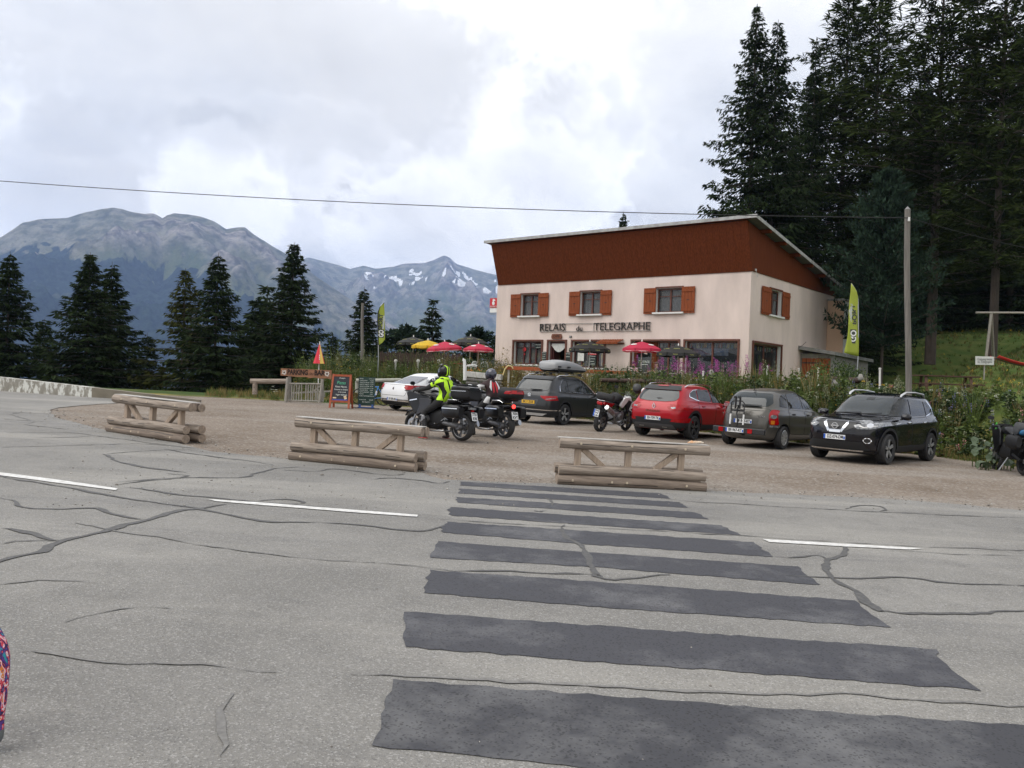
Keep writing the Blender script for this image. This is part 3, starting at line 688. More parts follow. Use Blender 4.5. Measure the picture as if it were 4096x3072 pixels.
# upper band: leans out over the road; side panel follows the roof slope
RF = lambda y: 8.36-(y+1.02)*.151          # roof top line
def boards(name, quad, n, m, out):
  """vertical cladding boards laid side by side; quad = bottom-left, bottom-right, top-right, top-left"""
  bl, br, tr, tl = [Vector(q) for q in quad]; out = Vector(out)
  for i in range(n):
    a0, a1 = i/n, (i+1)/n-.0004; d = out*(.0025*rnd.random())
    q = [bl.lerp(br, a0)+d, bl.lerp(br, a1)+d, tl.lerp(tr, a1)+d, tl.lerp(tr, a0)+d]; k = [v-out*.05 for v in q]
    MB().add(q+k, [(0, 1, 2, 3), (7, 6, 5, 4), (0, 3, 7, 4), (1, 5, 6, 2), (0, 4, 5, 1), (3, 2, 6, 7)]).build('cladding_board', m, band)
band = MB().add([(0, -.0, 5.84), (W_, -.0, 5.84), (W_, -.80, RF(-.8)-.2), (0, -.80, RF(-.8)-.2)], [(0, 1, 2, 3)]).build('front_cladding', FASC, inn)
boards('front_cladding', [(-.03, -.045, 5.84), (W_+.03, -.045, 5.84), (W_+.03, -.85, RF(-.85)-.16), (-.03, -.85, RF(-.85)-.16)], 44, FASC, (0, -1, 0))
band = MB().add([(W_+.01, 0, 5.86), (W_+.01, DPT, 5.9), (W_+.01, DPT, RF(DPT)-.2), (W_+.01, -.8, RF(-.8)-.2)], [(0, 1, 2, 3)]).build('side_cladding', FASC, inn)
nb = 34
for i in range(nb):
  y0 = i/nb*DPT; y1 = (i+1)/nb*DPT-.002; x = W_+.055+.003*rnd.random()
  if i == 0: q = [(x, -.045, 5.86), (x, y1, 5.86), (x, y1, RF(y1)-.15), (x, -.85, RF(-.85)-.15)]
  else: q = [(x, y0, 5.86), (x, y1, 5.86), (x, y1, RF(y1)-.15), (x, y0, RF(y0)-.15)]
  k = [(W_+.012, v[1], v[2]) for v in q]
  MB().add(q+k, [(0, 1, 2, 3), (7, 6, 5, 4), (0, 3, 7, 4), (1, 5, 6, 2), (0, 4, 5, 1), (3, 2, 6, 7)]).build('cladding_board', FASC, band)
MB().add([(-.01, 0, 5.86), (-.01, DPT, 5.9), (-.01, DPT, RF(DPT)-.2), (-.01, -.8, RF(-.8)-.2)], [(0, 1, 2, 3)]).build('side_cladding', FASC, inn)
y0, y1 = -1.02, 12.95
b = MB(); q = [(-.38, y0), (16.42, y0), (16.42, y1), (-.38, y1)]
b.add([(x, y, RF(y)) for x, y in q]+[(x, y, RF(y)-.07) for x, y in q], [(0, 1, 2, 3), (7, 6, 5, 4), (0, 4, 5, 1), (1, 5, 6, 2), (2, 6, 7, 3), (3, 7, 4, 0)])
roof = b.build('roof', ROOFM, inn)
b = MB()
b.box(((16.04), y0-.012, RF(y0)-.045), (33.6/2*2.0-16.76, .03, .15)) if 0 else b.box((8.02, y0-.016, RF(y0)-.05), (16.9, .03, .16))
b.add([(16.45, y0-.03, RF(y0)+.03), (16.45, y1, RF(y1)+.03), (16.45, y1, RF(y1)-.14), (16.45, y0-.03, RF(y0)-.14), (16.422, y0-.03, RF(y0)+.03), (16.422, y1, RF(y1)+.03), (16.422, y1, RF(y1)-.14), (16.422, y0-.03, RF(y0)-.14)], [(0, 1, 2, 3), (7, 6, 5, 4), (0, 4, 5, 1), (1, 5, 6, 2), (2, 6, 7, 3), (3, 7, 4, 0)])
b.build('roof_edge_trim', ROOFE, roof)
b = MB(); b.box((W_/2, -.94, RF(-.94)-.125), (W_+.5, .16, .03)); b.build('soffit', FASC, roof)
for y in (.9, 2.9, 4.9, 6.9, 8.9, 10.9, 12.4): MB().box((16.1, y, RF(y)-.17), (.62, .14, .19)).build('purlin_end', FASC, roof, bevel=.01)
b = MB(); b.box((W_+.08, .32, 5.95), (.08, .08, .10)); b.tube([(W_+.1, .32, 5.9), (W_+.14, .38, 5.7), (W_+.1, .5, 5.62), (W_+.1, .55, 5.75)], .008, 5); b.build('junction_box', mat('grey_box', (.5, .5, .48), .6), inn)

def curtain(name, x0, x1, z0, z1, y, par, m=None, flip=False):
  V = []; n = max(8, int((x1-x0)/.03))
  for i in range(n+1):
    x = x0+(x1-x0)*i/n; d = .018*math.sin(i*1.9)+.012*math.sin(i*.7+x)
    for z in (z0, z1): V.append((x, y+d, z) if not flip else (W_-(y+d), x, z))
  return npmesh(name, V, [(2*i, 2*i+2, 2*i+3, 2*i+1) for i in range(n)], m or CURT, par, sm=True)
def shutter(x0, x1, z0, z1, par, right=False, tilt=0):
  w = x1-x0; n = 4; b = MB(); M = (lambda x, y, z: (W_-y, x, z)) if right else (lambda x, y, z: (x, y, z))
  for i in range(n):
    a, c = x0+w*i/n+.004, x0+w*(i+1)/n-.004
    b.box(M((a+c)/2, -.075, (z0+z1)/2), (c-a, .035, z1-z0) if not right else (.035, c-a, z1-z0))
  s = b.build('shutter', SHUT, par, bevel=.004)
  for z in (z0+.16, z1-.2): MB().box(M((x0+x1)/2, -.108, z), (w-.06, .032, .12) if not right else (.032, w-.06, .12)).build('batten', SHUT, par, bevel=.004)
  b = MB(); b.box(M((x0+x1)/2, -.096, (z0+z1)/2), (.14, .012, .035) if not right else (.012, .14, .035)); b.build('latch', INK, par)
  return s
def win(x0, x1, z0, z1, joinery, mull, sill=True, shut=None, curt=True, right=False, trans=None, pane_y=.2):
  M = (lambda x, y, z: (W_-y, x, z)) if right else (lambda x, y, z: (x, y, z)); D = (lambda a, b_, c: (a, b_, c)) if not right else (lambda a, b_, c: (b_, a, c))
  b = MB(); t = .07
  b.box(M((x0+x1)/2, pane_y, z1-t/2), D(x1-x0-.004, .06, t)); b.box(M((x0+x1)/2, pane_y, z0+t/2), D(x1-x0-.004, .06, t))
  for x in (x0+t/2+.002, x1-t/2-.002): b.box(M(x, pane_y, (z0+z1)/2), D(t, .059, z1-z0-2*t))
  wn = b.build('window', joinery, inn)
  xs = [x0]+[x0+(x1-x0)*f for f in mull]+[x1]
  for x in xs[1:-1]: MB().box(M(x, pane_y-.005, (z0+z1)/2), D(.085, .06, z1-z0-2*t)).build('mullion', joinery, wn)
  for a, c in zip(xs[:-1], xs[1:]):
    if trans: MB().box(M((a+c)/2, pane_y, trans), D(c-a-.09, .045, .035)).build('glazing_bar', joinery, wn)
    MB().box(M((a+c)/2, pane_y+.012, (z0+z1)/2), D(c-a-.06, .008, z1-z0-.1)).build('pane', WINGL, wn)
    if curt: curtain('curtain', a+.05, c-.05, z0+.06, z1-.12, pane_y+.07, wn, flip=right)
  if sill: MB().box(M((x0+x1)/2, -.05, z0-.045), D(x1-x0+.28, .26, .09)).build('sill', REVEAL, wn, bevel=.012)
  if shut:
    shutter(shut[0], shut[1], z0-.06, z1+.04, wn, right); shutter(shut[2], shut[3], z0-.06, z1+.04, wn, right)
    MB().box(M((x0+x1)/2, -.03, z1+.055), D(x1-x0+.1, .07, .07)).build('lintel_trim', FRAMEW, wn)
  return wn
def surround(x0, x1, z0, z1, right=False, th=.10):
  M = (lambda x, y, z: (W_-y, x, z)) if right else (lambda x, y, z: (x, y, z)); D = (lambda a, b_, c: (a, b_, c)) if not right else (lambda a, b_, c: (b_, a, c)); b = MB()
  b.box(M((x0+x1)/2, -.035, z1+th/2), D(x1-x0+2*th, .09, th))
  for x in (x0-th/2, x1+th/2): b.box(M(x, -.033, (z0+z1)/2), D(th, .085, z1-z0-.004))
  return b.build('timber_surround', FRAMEW, inn, bevel=.006)
SH = [(1.0, 1.76, 3.04, 3.78), (5.21, 5.95, 7.28, 8.01), (10.0, 10.72, 12.19, 12.94)]
for (a, c), s in zip(UW, SH): win(a, c, 3.95, 5.20, FRAMEW, (.5,), shut=s, trans=4.80)
win(2.35, 3.95, 3.95, 5.25, FRAMEW, (.5,), shut=(1.25, 2.38, 3.93, 4.98), right=True, trans=4.8)
w1 = win(1.33, 3.36, 1.12, 2.46, REDW, (.30, .52, .74), trans=2.12); surround(1.33, 3.36, 1.12, 2.46)
w2 = win(5.53, 7.60, 1.0, 2.46, REDW, (.25, .5, .75)); surround(5.53, 7.60, 1.0, 2.46)
w3 = win(12.48, 15.30, .55, 2.46, FRAMEW, (.5,), curt=False); surround(12.48, 15.30, .55, 2.46)
w4 = win(.50, 4.12, .35, 2.42, FRAMEW, (.5,), curt=False, right=True); surround(.50, 4.12, .35, 2.42, right=True)
# cafe door standing open, dark inside
surround(3.86, 5.03, 0, 2.46)
b = MB(); b.box((3.93, .2, 1.23), (.13, .1, 2.44)); b.box((4.97, .2, 1.23), (.10, .1, 2.44)); b.box((4.45, .2, 2.40), (.92, .1, .10)); dr = b.build('door_frame', REDW, inn)
MB().box((4.06, .55, 1.2), (.06, .68, 2.2)).build('door_leaf', REDW, inn)
V = []
for i in range(15):
  for j in range(6):
    x = 4.0+.92*i/14; z = 2.34-(.12+.30*math.sin(math.pi*i/14))*j/5-.12*(i/14)*j/5; V.append((x, .10+.02*math.sin(i*1.7+j), z))
npmesh('door_curtain', V, [(i*6+j, i*6+j+1, (i+1)*6+j+1, (i+1)*6+j) for i in range(14) for j in range(5)], CURT, inn, sm=True)
# entrance bay: timber door with glass, then a wide window
surround(9.38, 12.08, 0, 2.46)
b = MB(); b.box((9.48, .2, 1.23), (.16, .09, 2.44)); b.box((10.62, .2, 1.23), (.30, .09, 2.44)); b.box((10.05, .2, 2.4), (.86, .09, .1)); b.box((10.02, .2, .35), (.9, .07, .7)); ed = b.build('entrance_door', FASC, inn)
MB().box((10.04, .19, 1.5), (.84, .02, 1.6)).build('pane', glass_mat('dark_door_glass', (.01, .012, .012), .04, .95), ed)
text('door_lettering', 'ENTRÉE', .17, CHALK, frame((10.02, .16, 1.38), (1, 0, 0), (0, -1, 0)), ed, fit=.66)
MB().box((10.04, .165, 1.24), (.42, .01, .03)).build('door_mark', CHALK, ed)
b = MB(); b.box((10.13, .16, 2.0), (.2, .012, .42), Matrix.Rotation(.2, 3, 'Y')); b.build('bottle_sticker', mat('sticker_blue', (.25, .36, .55), .5, c2=(.7, .45, .2), vscale=6), ed)
win(10.80, 12.07, .45, 2.45, FRAMEW, (.5,), curt=False, sill=False)
b = MB(); b.box((11.45, .12, .22), (1.3, .1, .44)); b.build('stall_riser', FASC, inn)
# bunting and a banner behind the big panes
BUNT = [(.6, .05, .05), (.05, .1, .45), (.75, .75, .75), (.08, .3, .1), (.7, .55, .05), (.05, .25, .6), (.7, .2, .05), (.3, .3, .3)]
BM = [mat('bunting_%d' % i, c, .8) for i, c in enumerate(BUNT)]
b = MB()
for k in range(13):
  x = 12.62+.205*k; b.cm = k % 8; b.box((x, .27, 2.26-.03*math.sin(k*1.3)), (.16, .006, .23), Matrix.Rotation(.12*math.sin(k*2.1), 3, 'Y')); b.cm = (k+2) % 8; b.box((x, .266, 2.22-.03*math.sin(k*1.3)), (.05, .004, .22), Matrix.Rotation(.12*math.sin(k*2.1), 3, 'Y'))
b.build('bunting', BM, w3)
b = MB()
for k in range(11):
  x = .62+.30*k; b.cm = (k*3) % 8; b.box((W_-.27, x, 2.18-.03*math.sin(k*1.3)), (.006, .17, .2)); b.cm = 2; b.box((W_-.266, x, 2.18), (.004, .05, .2))
b.build('bunting', BM, w4)
b = MB()
for k in range(5): b.cm = [2, 7, 2, 0, 2][k]; b.box((10.95+.22*k, .27, 2.26), (.15, .006, .23))
b.build('bunting', BM, inn)
b = MB(); b.box((13.75, .26, 1.93), (1.9, .008, .36)); bn = b.build('cycling_banner', mat('banner_print', (.05, .16, .42), .6, c2=(.55, .62, .72), vscale=5, detail=8), w3)
text('banner_lettering', 'www.galibier.com', .10, CHALK, frame((13.95, .143, 1.80), (1, 0, 0), (0, -1, 0)), bn, fit=1.1) if 0 else None
# lettering over the ground floor
b = MB(); b.box((6.85, -.05, 3.46), (7.25, .03, .022)); b.box((6.85, -.05, 3.02), (7.25, .03, .022))
for x in (3.25, 5.0, 6.9, 8.7, 10.4): b.box((x, -.025, 3.24), (.02, .05, .46))
b.build('sign_rail', mat('grey_rail', (.30, .29, .28), .6), inn)
text('inn_lettering', 'RELAIS', .60, SIGNB, frame((4.10, -.075, 3.24), (1, 0, 0), (0, -1, 0)), inn, ext=.02, fit=1.76, bold=.0)
text('inn_lettering', 'du', .44, SIGNB, frame((5.98, -.075, 3.16), (1, 0, 0), (0, -1, 0)), inn, ext=.02, fit=.40, bold=-.002)
text('inn_lettering', 'TELEGRAPHE', .60, SIGNB, frame((8.69, -.075, 3.24), (1, 0, 0), (0, -1, 0)), inn, ext=.02, fit=3.48, bold=.0)
b = MB(); b.prism(round_poly([(4.10, 2.60), (4.76, 2.60), (4.80, 2.74), (4.74, 2.88), (4.14, 2.88), (4.07, 2.74)], .05), -.09, -.02); pq = b.build('cafe_plaque', PLAQ, inn)
text('plaque_lettering', 'CAFE', .20, mat('burnt_wood', (.03, .012, .008), .7), frame((4.43, -.096, 2.74), (1, 0, 0), (0, -1, 0)), pq, fit=.46)
b = MB(); b.box((5.37, -.03, 2.72), (.16, .03, .10)); nb_ = b.build('house_number', INK, inn); text('number_lettering', '405', .08, CHALK, frame((5.37, -.05, 2.72), (1, 0, 0), (0, -1, 0)), nb_)
# small slatted canopy
cz = MB(); cz.box((8.17, -.03, 2.34), (1.40, .05, .08)); cn = cz.build('canopy', FRAMEW, inn)
for k in range(9):
  x = 7.56+.15*k; MB().bar((x, -.02, 2.56), (x-.06, -.62, 2.34), .11, .03).build('canopy_slat', SHUT, cn)
MB().box((8.12, -.60, 2.31), (1.36, .04, .05)).build('canopy_rail', SHUT, cn)
# boards and papers on the frontage
def board(x0, x1, z0, z1, lines, m=SLATE, par=inn, y=-.05, head=None, ink=CHALK, name='menu_board'):
  o = MB().box(((x0+x1)/2, y, (z0+z1)/2), (x1-x0, .03, z1-z0)).build(name, m, par)
  for i, s in enumerate(lines): text('chalk_line', s, (z1-z0)/len(lines)*.62, ink, frame(((x0+x1)/2, y-.02, z1-(z1-z0)*(i+.5)/len(lines)), (1, 0, 0), (0, -1, 0)), o, ext=.002, fit=(x1-x0)*(.8-.12*(i % 3)))
  return o
board(3.42, 3.76, 1.30, 1.86, ['Boissons', 'cafe', 'chocolat', 'the', 'biere'])
board(5.08, 5.44, 1.05, 1.84, ['Bar Resto', 'Sandwich', '', 'Glaces', 'Crepes'])
board(2.78, 3.30, 2.06, 2.34, ['PIZZA', 'a emporter'], y=.12)
b = MB(); b.box((6.0, .14, 1.75), (.42, .01, .75)); pp = b.build('paper_notice', mat('paper', (.66, .66, .62), .9, var=.15, vscale=9), w2)
cb = board(6.55, 7.05, 1.15, 1.72, ['Menu', 'plat', 'dessert', 'cafe'], y=.10)
b = MB(); b.box((6.80, .09, 1.80), (.52, .03, .17)); rs = b.build('red_drinks_sign', mat('sign_red', (.55, .015, .02), .4), inn)
text('sign_lettering', 'Coca-Cola', .12, WHITE, frame((6.80, .07, 1.80), (1, 0, 0), (0, -1, 0)), rs, shear=.3, fit=.44)
b = MB(); b.prism([(7.50, 1.1), (7.60, 1.1), (7.60, 2.2), (7.56, 2.2)], -.12, -.09); b.box((7.555, -.125, 1.55), (.06, .01, .3)); b.build('ice_cream_banner', mat('banner_blue', (.02, .09, .45), .5, c2=(.55, .42, .1), vscale=2), inn)
for x, z, r in ((1.98, 2.0, .12), (1.98, 1.72, .06)):
  m_ = MB(); m_.prism(circ((x, z), r), .165, .172); m_.build('door_sticker', mat('sign_red', (.5, .02, .02)), w1)
# chimney block and lean-to on the right-hand side
b = MB(); b.box((W_+.48, 11.75, 2.15), (.94, 1.2, 6.7)); ch = b.build('flue_block', PLASTB, inn)
MB().box((W_+.50, 11.75, 5.56), (1.06, 1.34, .10)).build('flue_cap', ROOFE, inn)
b = MB(); b.box((W_+.965, 11.75, 2.15), (.02, 1.16, 6.6)); b.build('flue_trim', REVEAL, inn); b = MB(); b.prism(circ((11.8, 5.1), .14, 14), W_+.977, W_+.985, axis='x'); b.build('vent_hole', INK, inn)
lean = MB().box((W_+.9, 10.2, .25), (1.7, 6.4, 3.9)).build('lean_to', mat('lean_to_boards', (.20, .19, .17), .8, var=.3, vscale=3), inn)
b = MB(); b.add([(W_+.02, 6.6, 2.62), (W_+2.0, 6.6, 2.30), (W_+2.0, 13.6, 2.2), (W_+.02, 13.6, 2.52)]+[(W_+.02, 6.6, 2.42), (W_+2.0, 6.6, 2.12), (W_+2.0, 13.6, 2.02), (W_+.02, 13.6, 2.32)], [(0, 1, 2, 3), (7, 6, 5, 4), (0, 4, 5, 1), (1, 5, 6, 2), (2, 6, 7, 3), (3, 7, 4, 0)]); b.build('lean_to_roof', mat('grey_timber', (.22, .22, .21), .8, var=.3, vscale=4), lean)
for k in range(6): MB().box((W_+.24+.26*k, 6.975, .80), (.245, .04, 2.3)).build('door_plank', SHUT, lean)
for z in (1.7, .2): MB().box((W_+.6, 6.945, z), (.9, .02, .06)).build('strap_hinge', INK, lean)
for k in range(1): MB().box((W_+1.74+.26*k, 6.975, .9), (.25, .04, 2.5)).build('wall_plank', mat('grey_timber', (.3, .295, .28)), lean)
b = MB(); b.tube([(W_+.1, 6.5, 2.5), (W_+.35, 6.3, 2.62), (W_+.55, 6.3, 2.8)], .012, 5); b.build('loose_stick', INK, lean)
# lit drinks sign on the far gable
s = MB(); s.box((-.42, .15, 4.63), (.62, .14, .82)); s1 = s.build('sign_box', WHITE, None)
tag(s1, 'square red and white bar sign hung off the inn\'s left gable', 'sign'); s1.parent = None
s1.matrix_world = Matrix.Translation((BX, BY, BZ)) @ Matrix.Rotation(math.atan2(-.6239, .7815), 4, 'Z'); s1.name = 'bar_sign'
MB().box((-.42, .06, 4.80), (.58, .04, .56)).build('red_panel', mat('sign_red', (.55, .02, .03)), s1)
text('sign_lettering', 'PELFORTH', .11, WHITE, frame((-.42, .035, 4.58), (1, 0, 0), (0, -1, 0)), s1, fit=.5)
b = MB(); b.prism([(-.50, 4.68), (-.38, 4.66), (-.30, 4.74), (-.34, 4.84), (-.40, 4.86), (-.34, 4.92), (-.28, 4.90), (-.30, 5.0), (-.42, 5.04), (-.50, 4.98), (-.46, 4.9), (-.52, 4.82)], .02, .035); b.build('pelican_emblem', WHITE, s1)
b = MB(); b.box((-.38, .15, 5.12), (.76, .05, .03)); b.box((-.38, .15, 5.06), (.72, .05, .02)); b.box((-.38, .15, 4.12), (.76, .05, .03)); b.box((-.38, .15, 4.18), (.72, .05, .02)); b.build('bracket', STEEL, s1)
# ============================================================ conifers
NEED = mat('spruce_needles', (.020, .031, .012), .8, c2=(.007, .012, .006), island=1, trans=.06, spec=.04)
NEEDL = mat('larch_needles', (.026, .036, .010), .8, c2=(.007, .011, .004), island=1, trans=.08, spec=.04)
NEEDP = mat('pine_needles', (.022, .037, .024), .7, c2=(.013, .024, .016), island=1, trans=.08, spec=.04)
NEEDY = mat('yellowish_needles', (.055, .060, .016), .75, c2=(.016, .022, .008), island=1, trans=.12, spec=.04)
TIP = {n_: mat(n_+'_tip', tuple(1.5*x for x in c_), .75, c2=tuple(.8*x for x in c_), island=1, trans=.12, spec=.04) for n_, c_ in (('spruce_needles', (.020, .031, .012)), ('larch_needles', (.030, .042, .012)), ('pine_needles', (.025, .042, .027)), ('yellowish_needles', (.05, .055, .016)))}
BARK = mat('conifer_bark', (.055, .042, .033), .95, var=.4, vscale=8, stretch=(1, 1, .3))
def diamonds(P, D, Lg, Wd, S):
  """needle sprays: one narrow diamond each; P base, D direction, S side vector"""
  Lg = Lg[:, None]; Wd = Wd[:, None]
  V = np.stack([P, P+D*Lg*.35+S*Wd, P+D*Lg, P+D*Lg*.4-S*Wd], 1).reshape(-1, 3)
  return V, np.arange(len(P)*4).reshape(-1, 4)
def unit(a): return a/np.maximum(np.linalg.norm(a, axis=-1, keepdims=True), 1e-9)
def conifer(seed, H, Rb, style='spruce', base=.05, dens=1.0, tops=((0, 0, 1.0),), gap=.12):
  r = np.random.default_rng(seed); V = []; Fc = []; MI = []; nv = 0; tr = MB(); twl = .5 if style != 'pine' else .34
  for (ox, oy, hf) in tops:
    Ht = H*hf; tr0 = max(.10, H*.0095)
    pts = [(ox*min(1, i/3), oy*min(1, i/3), Ht*i/8) for i in range(9)]; tr.tube(pts, [tr0*(1-.93*i/8)*(1.0 if hf == 1 else .7) for i in range(9)], 7)
    z = Ht*base
    while z < Ht*.992:
      f = (z-Ht*base)/(Ht*(1-base)); up = 1-f
      nb = int(r.integers(4, 7)) if style != 'larch' else int(r.integers(3, 6))
      a0 = r.uniform(0, 6.28)
      if style == 'spruce': Lmax = Rb*1.12*(up**1.02)*(1-.16*math.exp(-f*9))+.10
      elif style == 'larch': Lmax = Rb*(min(1, up*1.5)**.7)*(.55+.45*math.sin(min(1, f*1.6+.3)*math.pi/2))
      else: Lmax = Rb*(min(1, up*1.9)**.8)
      for k in range(nb):
        if r.random() < gap: continue
        a = a0+6.283*k/nb+r.normal(0, .28); L_ = max(.15, Lmax*r.uniform(.50, 1.18)); n = max(3, int(L_*(9 if style == 'spruce' else 8)*dens*1.5*(1 if L_ > 1 else 1.6)))
        n = min(n*3, 170)
        s = np.sort(r.random(n))**.85
        if style == 'spruce': zc = L_*(.10*s-.50*(.35+.65*up)*s**1.4+.26*s**3)
        elif style == 'larch': zc = L_*(.16*s-.10*s*s+.10*s**3)
        else: zc = L_*(.05*s+.22*s*s)
        rad = np.array([math.cos(a), math.sin(a), 0]); tan = np.array([-math.sin(a), math.cos(a), 0])
        spread = L_*(.32 if style != 'larch' else .22)*np.sin(np.pi*np.clip(s*.85+.1, 0, 1))
        lat = r.uniform(-1, 1, n)*spread
        P = rad*(s*L_)[:, None]+tan*lat[:, None]+np.array([ox, oy, 0]); P[:, 2] = z+zc-abs(lat)*(.25 if style == 'spruce' else .05)+r.normal(0, .03, n)
        if style == 'spruce': D = rad*.55+tan*np.sign(lat)[:, None]*.55+np.array([0, 0, -1])*r.uniform(.2, 1.1, n)[:, None]+r.normal(0, .25, (n, 3))
        elif style == 'larch': D = rad*.6+tan*np.sign(lat)[:, None]*.6+np.array([0, 0, 1])*r.uniform(-.35, .3, n)[:, None]+r.normal(0, .35, (n, 3))
        else: D = rad*.5+np.array([0, 0, 1])*r.uniform(.0, 1.0, n)[:, None]+r.normal(0, .5, (n, 3))
        D = unit(D); S = unit(np.cross(D, r.normal(0, 1, (n, 3))))
        lg = twl*r.uniform(.55, 1.25, n)*(.55+.45*up if style == 'spruce' else 1); wd = lg*(r.uniform(.11, .2, n) if style == 'spruce' else (r.uniform(.07, .12, n) if style == 'larch' else r.uniform(.13, .22, n)))
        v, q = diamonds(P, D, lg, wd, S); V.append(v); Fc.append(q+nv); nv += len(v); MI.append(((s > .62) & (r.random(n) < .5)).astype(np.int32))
        if L_ > .7:
          b = [(ox+rad[0]*L_*t, oy+rad[1]*L_*t, z+L_*((.10*t-.50*(.35+.65*up)*t**1.4+.26*t**3) if style == 'spruce' else (.16*t-.10*t*t+.1*t**3) if style == 'larch' else (.05*t+.22*t*t))) for t in (0, .35, .7, .95)]
          tr.tube(b, [.035*L_/2.5+.008, .025*L_/2.5+.006, .015, .006], 4, cap=False)
      z += (.30 if style == 'spruce' else .42 if style == 'larch' else .34)*r.uniform(.7, 1.3)*(.6+.6*up)*(H/16 if H > 16 else 1)**.5
  return np.concatenate(V), np.concatenate(Fc), tr, np.concatenate(MI)
class Kind: pass
def make_kind(name, m, *a, **k):
  v, f, tr, mi = conifer(*a, **k); o = Kind(); o.H = a[1]; o.R = a[2]
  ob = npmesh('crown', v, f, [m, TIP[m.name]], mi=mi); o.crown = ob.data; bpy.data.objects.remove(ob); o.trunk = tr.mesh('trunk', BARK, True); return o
K = {'s1': make_kind('s1', NEED, 1, 16, 3.9), 's2': make_kind('s2', NEED, 2, 15, 3.4, gap=.16), 's3': make_kind('s3', NEED, 3, 14, 2.9, gap=.22), 'sy': make_kind('sy', NEEDY, 4, 14, 3.7, gap=.30, dens=.8),
   'thin': make_kind('thin', NEED, 5, 10, 1.9, gap=.35), 'twin': make_kind('twin', NEED, 6, 28, 5.6, base=.1, gap=.2, dens=.95, tops=((0, 0, 1.0), (-1.3, .3, .955))),
   'l1': make_kind('l1', NEEDL, 7, 28, 5.2, style='larch', base=.2, gap=.12, dens=1.05), 'l2': make_kind('l2', NEEDL, 8, 27, 5.8, style='larch', base=.18, gap=.14, dens=1.05),
   'big': make_kind('big', NEED, 12, 26, 5.4, base=.04, gap=.1, dens=1.05),
   'p1': make_kind('p1', NEEDP, 9, 13, 3.9, style='pine', base=.22, gap=.05, dens=1.7), 'p2': make_kind('p2', NEEDP, 10, 6, 1.9, style='pine', base=.1, gap=.1, dens=1.3)}
def tree(kd, px, py, D, zb, label, group, wf=1.0, rz=None, name='spruce_tree', lean=0, cat='tree'):
  """apex seen at (px,py) from the camera spot, standing D metres out with its foot at height zb"""
  k = K[kd]; a = at(px, py, D); s = (a.z-zb)/k.H
  o = empty(name, (a.x, a.y, zb), rnd.uniform(0, 6.28) if rz is None else rz, label, cat, group); o.scale = (s*wf, s*wf, s); o.rotation_euler.x = lean
  for nm, me in (('crown', k.crown), ('trunk', k.trunk)):
    c = bpy.data.objects.new(nm, me); col.objects.link(c); c.parent = o
  return o
GL = 'spruces beyond the roadside wall'
tree('s2', 41, 1005, 47, -2.6, 'tall dark spruce at the left picture edge behind the white wall', GL, 1.40)
tree('s1', 362, 1008, 46, -2.4, 'broad dense spruce, taller of the merged pair behind the wall', GL, 1.56)
tree('s3', 449, 1046, 50, -2.8, 'narrower spruce merged into the right flank of the broad one', GL, 1.60)
tree('sy', 743, 1072, 47, -2.6, 'ragged yellow-green spruce with loose drooping branches', GL, 1.47)
tree('s2', 874, 1010, 44, -2.2, 'slim-topped spruce to the right of the ragged yellow-green one', GL, 1.42)
tree('thin', 1024, 1196, 58, -4.5, 'small thin spruce tip between two large spruces', GL, 1.67)
tree('thin', 1071, 1140, 56, -4.0, 'slender spruce hugging the left side of the tallest spruce', GL, 1.75)
tree('s1', 1178, 968, 49, -1.5, 'tallest spruce of the left row, just behind the parking sign', GL, 1.40)
tree('s3', 1458, 1146, 55, -1.6, 'pointed spruce behind the weathered post and left banner', GL, 1.47)
tree('p2', 1623, 1296, 62, -1.2, 'round-topped bushy pine left of the terrace parasols', GL, 1.75, name='pine_tree')
tree('thin', 1735, 1195, 66, -1.8, 'sparse spindly spruce rising behind the terrace parasols', GL, 1.47)
tree('p2', 1912, 1304, 68, .2, 'pale small pine top above the black parasol by the inn', GL, 1.40, name='pine_tree')
for i, (px, py, D, wf, lb) in enumerate([(180, 1270, 58, 1.3, 'low spruce filling the gap right of the leftmost tree'), (590, 1330, 56, 1.4, 'low spruce filling the gap left of the ragged yellow-green one'), (980, 1330, 55, 1.4, 'low spruce at the foot of the two thin tips'), (1330, 1330, 58, 1.3, 'low dark spruce in front of the blue slope beside the banner post'), (1985, 1330, 64, 1.2, 'dark spruce half hidden by the left corner of the inn'), (1890, 1395, 66, 1.6, 'low dark spruce under the right-hand black parasol'), (-30, 1180, 56, 1.2, 'spruce cut off by the left picture edge')]):
  tree('s3', px, py, D, -3.5 if px < 1400 else -.5, lb, GL, wf*1.35)
GR = 'tall conifers rising behind the inn'
tree('twin', 3029, 15, 62, 1.5, 'tall twin-topped spruce standing alone behind the inn\'s roof', GR, 1.12, rz=math.pi*.98)
tree('s2', 2495, 842, 75, 1.0, 'small treetop peeping over the left half of the roof', GR, .8)
tree('big', 3266, 155, 68, 3.5, 'spruce to the right of the twin-topped one', GR, .85)
tree('l1', 3398, -30, 72, 4.5, 'feathery larch with bare twigs, left of two over the gable', GR, 1.3, name='larch_tree')
tree('l2', 3523, -25, 70, 4.5, 'feathery larch with bare twigs, right of two over the gable', GR, 1.3, name='larch_tree')
tree('l2', 3785, -260, 60, 4.0, 'huge larch reaching out of the top of the picture', GR, 1.35, name='larch_tree')
tree('l1', 4040, -420, 55, 4.2, 'larch at the top right corner with drooping boughs', GR, 1.05, name='larch_tree')
tree('l1', 4330, -300, 48, 4.0, 'larch trunk outside the right edge with boughs hanging in', GR, 1.1, name='larch_tree')
tree('p1', 3556, 672, 47, 1.7, 'blue-green pine with visible trunk behind the utility pole', GR, .78, name='pine_tree')
GF = 'dark forest on the slope'
